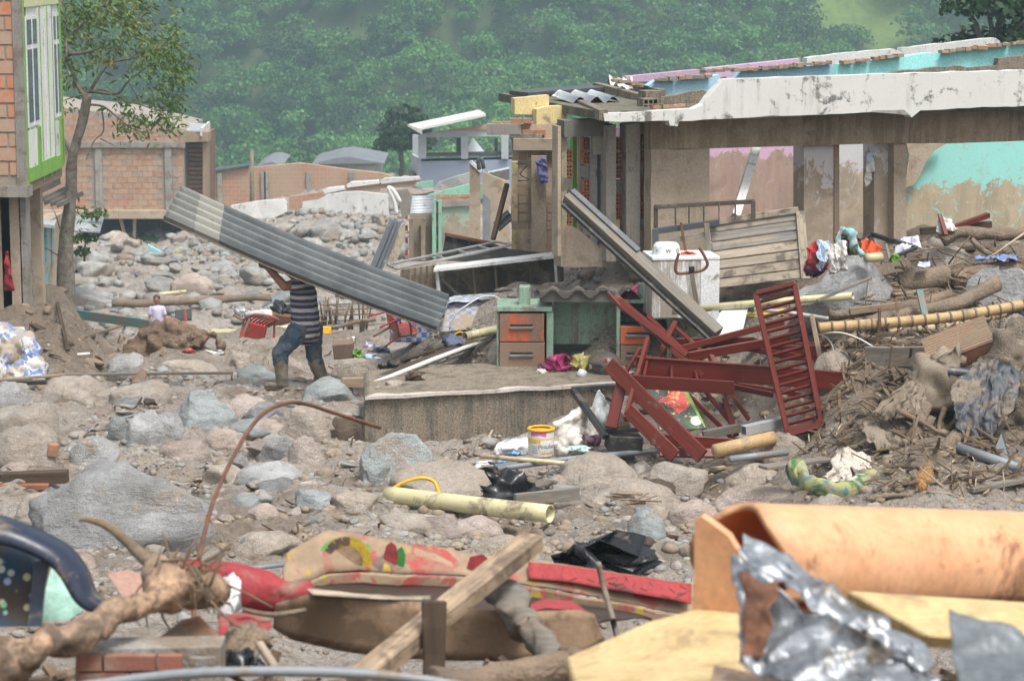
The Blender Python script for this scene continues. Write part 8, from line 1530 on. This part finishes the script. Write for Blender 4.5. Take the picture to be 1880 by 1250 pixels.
BIG = [
 (40, 402, 838, 1015, 'g', 101, 'largest pale granite boulder in the left foreground', 5, 6, .5), (300, 442, 716, 795, 'b', 102, 'large pale bluish boulder right of the stacked blocks', 5, 6, .5), (216, 302, 752, 828, 'g', 110, 'squared brownish-grey stone block', 4, 12, .5), (272, 342, 758, 812, 'g', 104, 'rounded grey stone leaning on the square block', 4, 8, .6), (193, 240, 760, 812, 'b', 105, 'dark green-grey stone left of the square block', 4, 9, .55),
 (120, 226, 802, 860, 'g', 106, 'speckled grey stone above the largest boulder', 4, 7, .6), (183, 292, 648, 692, 'g', 107, 'rounded two-tone boulder behind the thin lath', 4, 7, .6), (503, 607, 743, 822, 't', 108, 'big tan muddy boulder below the man', 4, 6, .6), (605, 670, 762, 815, 'd', 109, 'dark brown square stone left of the concrete block', 4, 10, .5), (518, 602, 800, 872, 'p', 103, 'pinkish boulder below the tan boulder', 4, 7, .6),
 (468, 552, 798, 858, 'g', 111, 'dark-veined grey stone left of the pinkish boulder', 4, 8, .55), (420, 602, 848, 898, 'g', 112, 'long low pale grey stone behind the rebar', 4, 7, .55), (658, 818, 792, 895, 'b', 113, 'big blue-grey boulder in front of the concrete block', 5, 6, .5), (690, 905, 850, 915, 't', 114, 'broad low tan mound of rock below the blue boulder', 4, 5, .6), (413, 482, 903, 935, 'b', 115, 'smooth greenish cobble near the rebar', 4, 5, .7),
 (445, 517, 923, 960, 'p', 116, 'pink cobble below the greenish one', 4, 6, .65), (533, 612, 900, 940, 'b', 117, 'pale blue angular stone right of the pink cobble', 4, 10, .5), (688, 838, 940, 985, 't', 118, 'flat brown slab stone above the cardboard tray', 4, 7, .55), (818, 935, 945, 992, 'p', 119, 'pinkish tan stone right of the flat slab', 4, 6, .6), (282, 402, 806, 850, 'p', 120, 'low pinkish stone left of the rebar', 4, 7, .6),
 (355, 452, 783, 828, 'p', 121, 'pale pink rounded stone below the bluish boulder', 4, 6, .6), (530, 655, 690, 738, 'b', 122, 'flat greenish rock between the man boots', 4, 6, .55), (598, 702, 652, 700, 't', 123, 'muddy tan rock right of the man knee', 4, 6, .6), (478, 562, 640, 692, 't', 124, 'muddy low rock behind the man legs', 4, 6, .6), (395, 465, 645, 680, 't', 125, 'tan angular rock right of the stump', 4, 9, .5), (420, 515, 672, 704, 'b', 126, 'pale blue flat rock left of the man boots', 4, 7, .55),
 (440, 520, 735, 775, 'g', 127, 'pale slab rock left of the tan boulder', 4, 7, .55), (1145, 1226, 935, 1002, 'b', 129, 'smooth bent grey-green stone right of the straw', 4, 6, .6), (1160, 1205, 925, 960, 'b', 130, 'small grey-green stone behind the smooth one', 4, 9, .55), (1180, 1302, 846, 905, 't', 131, 'muddy brown rock below the red boards', 4, 6, .6), (1005, 1182, 832, 900, 't', 132, 'broad muddy rock right of the black rubbish bag', 4, 6, .6), (1768, 1930, 488, 590, 'g', 134, 'big grey boulder at the right edge among the logs', 5, 7, .5),
 (1690, 1785, 436, 498, 't', 135, 'tan boulder below the thick curving branch', 4, 8, .55), (-30, 62, 700, 760, 'g', 137, 'dark grey boulder at the left edge below the quilt', 4, 8, .55), (-20, 112, 738, 800, 't', 138, 'muddy long rock at the left edge', 4, 7, .55), (-30, 120, 775, 862, 't', 139, 'lumpy mud-covered rock above the brown timber', 4, 6, .6), (345, 455, 850, 892, 't', 140, 'flat tan stone right of the largest boulder', 4, 8, .5), (1055, 1262, 880, 945, 't', 141, 'wide muddy rock above the black bag in the foreground', 4, 6, .6),
 (1308, 1482, 885, 940, 'p', 142, 'wide pinkish rock behind the orange pipe', 4, 6, .6), (880, 958, 622, 690, 't', 143, 'cone-shaped muddy rock leaning on the orange drawers', 4, 7, .5), (1000, 1080, 890, 925, 'g', 144, 'grey angular rock right of the curled plank', 4, 9, .5), (1480, 1560, 905, 945, 't', 145, 'tan rock below the twisted towel', 4, 7, .6), (150, 230, 920, 990, 'g', 146, 'grey stone at the foot of the largest boulder', 4, 8, .6), (655, 720, 820, 900, 'b', 147, 'dark striped rock wedged left of the blue boulder', 4, 9, .5), (905, 1010, 790, 850, 't', 148, 'low muddy rock behind the white bag', 4, 6, .6), (1395, 1500, 790, 850, 't', 149, 'muddy flat rock below the slatted panel', 4, 6, .6)]
BIG += [(60, 205, 690, 750, 't', 150, 'broad muddy rock left of the thin lath', 4, 5, .6), (195, 330, 698, 735, 't', 151, 'low tan rock under the thin lath', 4, 6, .6), (375, 500, 722, 770, 'p', 152, 'broad pale pink rock behind the bluish boulder', 4, 5, .6), (560, 668, 738, 775, 't', 153, 'flat muddy rock between boots and concrete block', 4, 5, .6), (20, 130, 905, 950, 't', 154, 'muddy rock left of the largest boulder', 4, 6, .6), (440, 560, 770, 812, 'p', 155, 'low pale rock above the dark-veined stone', 4, 6, .6), (590, 700, 905, 950, 't', 156, 'flat muddy rock left of the drain pipe', 4, 6, .6), (860, 1000, 985, 1030, 't', 157, 'rounded muddy rock behind the diagonal timber', 4, 6, .6), (1220, 1330, 915, 965, 'p', 158, 'pinkish slab behind the left end of the orange pipe', 4, 8, .5), (250, 380, 900, 945, 'p', 159, 'pink stone right of the largest boulder crest', 4, 8, .55), (400, 560, 975, 1020, 't', 160, 'long muddy rock above the red cushion', 4, 6, .6), (1330, 1450, 850, 890, 't', 161, 'muddy mound behind the pinkish rock', 4, 6, .6), (1490, 1600, 640, 700, 't', 162, 'muddy rock under the red bed rail', 4, 6, .6), (280, 400, 660, 690, 't', 163, 'low muddy rock in front of the stump', 4, 6, .6)]
for r in BIG: rock_at(*r[:7], sub=r[7], cuts=r[8], lo=r[9])
rock_at(1453, 1660, 472, 575, 'g', 133, 'big grey boulder draped with clothes', 5, 7, .5)
_or = rock_at(1660, 1726, 843, 902, 't', 136, 'angular orange stone near the broken clay block', 4, 11, .45); _or.data.materials[0] = mat('orange_stone', (.46, .25, .085), (.36, .17, .06), 4, .8, .25, bump=.8, bd=.02)
_far = [(rockv(300 + k, 3, 10, .07, .5)) for k in range(9)]; _fm = {}
def scatter(n, seed, region, size, kinds, label, group, sub_meshes, flat=.62):
    rs = np.random.RandomState(seed); k = 0; tries = 0; placed = []
    while k < n and tries < n * 40:
        tries += 1; px, py = rs.uniform(*region[0]), rs.uniform(*region[1]); g = G(px, py, region[2])
        if not (region[3] < g[1] < region[4]): continue
        w = size[0] + (size[1] - size[0]) * rs.rand() ** 2.2
        if any((g[0] - a) ** 2 + ((g[1] - b) * .8) ** 2 < (.62 * (w + c)) ** 2 for a, b, c in placed): continue
        placed.append((g[0], g[1], w)); i = rs.randint(len(sub_meshes)); kd = kinds[rs.randint(len(kinds))]; key = (i, kd, id(sub_meshes))
        if key not in _fm:
            V, F = sub_meshes[i]; me = bpy.data.meshes.new('rock'); me.from_pydata([tuple(v) for v in V], [], [tuple(int(q) for q in f) for f in F]); me.polygons.foreach_set('use_smooth', np.ones(len(F), bool)); me.materials.append(kd); _fm[key] = me
        o = bpy.data.objects.new('rock', _fm[key]); COL.objects.link(o); h = w * rs.uniform(.35, .75) * flat; o.scale = (w, w * rs.uniform(.6, 1), h); o.rotation_euler = (rs.uniform(-.35, .35), rs.uniform(-.35, .35), rs.uniform(0, 6.28)); o.location = (g[0], g[1], Tz(g[0], g[1]) + h * rs.uniform(-.2, .35)); tag(o, label if isinstance(label, str) else label(px, py, w, kd), 'rock', group); k += 1
    return placed
_tone = {'stone_far': 'greyish', 'granite_grey': 'grey', 'stone_pink': 'pinkish', 'stone_tan': 'tan', 'stone_blue': 'bluish', 'stone_brown': 'dark brown'}
def farlab(px, py, w, kd):
    return '%s %s far rubble boulder %s, %s' % ('big' if w > .45 else 'middling' if w > .25 else 'small', _tone[kd.name], 'near the back' if py < 440 else 'half way down' if py < 500 else 'at the near edge', 'behind the tree' if px < 200 else 'below the brick house' if px < 350 else 'behind the carried sheet' if px < 560 else 'below the white gable')
def midlab(px, py, w, kd):
    return '%s %s loose stone %s, %s' % ('large' if w > .15 else 'small', _tone[kd.name], 'beyond the boulders' if py < 790 else 'among the boulders' if py < 900 else 'near the front heap', 'left of the rebar' if px < 400 else 'between rebar and block' if px < 680 else 'before the concrete block' if px < 1000 else 'below the red boards')
scatter(150, 7, ((100, 735), (392, 560), 52, 56, 99), (.14, .75), [R_F, R_F, R_G, R_P, R_T, R_B], farlab, 'boulders of the far rubble field', _far, .9)
_mid = [(rockv(400 + k, 3, 11, .06, .5)) for k in range(10)]
scatter(100, 11, ((-10, 1300), (680, 1010), 15, 17, 31), (.06, .3), [R_G, R_B, R_P, R_T, R_T, R_D], midlab, 'loose stones on the riverbed', _mid, .8)
def gravel(name, n, seed, region, size, mats, label, ang=False, thin=1.):
    """uncountable small stones: one mesh"""
    rs = np.random.RandomState(seed); V0 = [rockv(500 + k, 2 if ang else 1, 16 if ang else 6, 0, .3 if ang else .5) for k in range(6)]; VV, FF, off = [], [], 0
    x0, x1, y0, y1 = region; X = rs.uniform(-1, 1, n * 3); Y = y0 + (y1 - y0) * rs.rand(n * 3); X = X * (.225 * Y + .3)
    keep = fbm(np.stack([X * .9, Y * .9, 0 * X], -1), 3, seed) + rs.uniform(-.5, .5, n * 3) > 0; keep &= (X > x0) & (X < x1); X, Y = X[keep][:n], Y[keep][:n]; Z = T(X, Y)
    S = size[0] + (size[1] - size[0]) * rs.rand(len(X)) ** 3
    for i in range(len(X)):
        V, F = V0[i % 6]; a = rs.uniform(0, 6.28); c, s = math.cos(a) * S[i], math.sin(a) * S[i]; A = np.array(((c, -s * .8, 0), (s, c * .8, 0), (0, 0, S[i] * thin * rs.uniform(.4, .8))))
        if ang: b = rs.uniform(-.6, .6); A = np.array(((1, 0, 0), (0, math.cos(b), -math.sin(b)), (0, math.sin(b), math.cos(b)))) @ A
        VV.append(V @ A.T + (X[i], Y[i], Z[i] + S[i] * .15)); FF.append(F + off); off += len(V)
    o = mk(name, np.concatenate(VV), np.concatenate(FF), mats); settint(o, np.repeat(rs.rand(len(VV)), [len(v) for v in VV])); o['kind'] = 'stuff'; o['label'] = label; o['category'] = 'gravel'
gravel('gravel', 9500, 3, (-9, 2.6, 17, 31), (.01, .07), rockmat('gravel_stone', (.50, .46, .42), (.38, .32, .27), .5, (.50, .42, .345), True), 'small stones and grit strewn over the muddy riverbed')
gravel('rubble', 6500, 5, (-22, 2, 55, 100), (.06, .34), R_FT, 'dense rubble of small stones in the far riverbed')
gravel('debris_chips', 2200, 9, (-3, 9, 19, 29), (.02, .1), mat('debris_brown', (.20, .15, .105), (.33, .27, .20), 3, .9, .3), 'broken brown debris chips among the wreckage')

_gs = bpy.data.materials['gravel_stone']
gravel('stone_shards', 1300, 13, (-9, 3.2, 17.5, 31), (.03, .17), _gs, 'broken angular stone shards and slabs across the riverbed', True, .7)
gravel('soil_clods', 900, 17, (-9.5, -4.6, 28.5, 44), (.03, .16), mat('soil_clod', (.30, .22, .15), (.19, .135, .09), 5, .95, .2), 'brown earth clods on the left bank', True)

def tell_apart():
    """stones whose look and place read the same are numbered off from the left of the picture"""
    by = {}
    for o in bpy.data.objects:
        if o.get('category') == 'rock' and o.get('group'): by.setdefault(o['label'], []).append(o)
    for lb, L in by.items():
        if len(L) > 1:
            L.sort(key=lambda o: o.location.x / o.location.y)
            for k, o in enumerate(L): o['label'] = lb + ', ' + ('leftmost', 'second', 'third', 'fourth', 'fifth', 'sixth', 'seventh', 'eighth', 'ninth', 'tenth')[min(k, 9)] + ('' if k == 0 else ' from left')
tell_apart()
# ---------------------------------------------------------------- the rainy air
def haze():
    hm = bpy.data.materials.new('rain_haze'); hm.use_nodes = True; n = hm.node_tree.nodes; n.clear(); v = n.new('ShaderNodeVolumePrincipled'); u = n.new('ShaderNodeOutputMaterial')
    v.inputs['Color'].default_value = (.63, .88, .97, 1); v.inputs['Density'].default_value = .0013; v.inputs['Anisotropy'].default_value = .2; hm.node_tree.links.new(v.outputs[0], u.inputs['Volume'])
    o = mk('haze', boxv(-140, 140, -8, 440, -40, 62), BOXF, hm); o['kind'] = 'stuff'
haze()
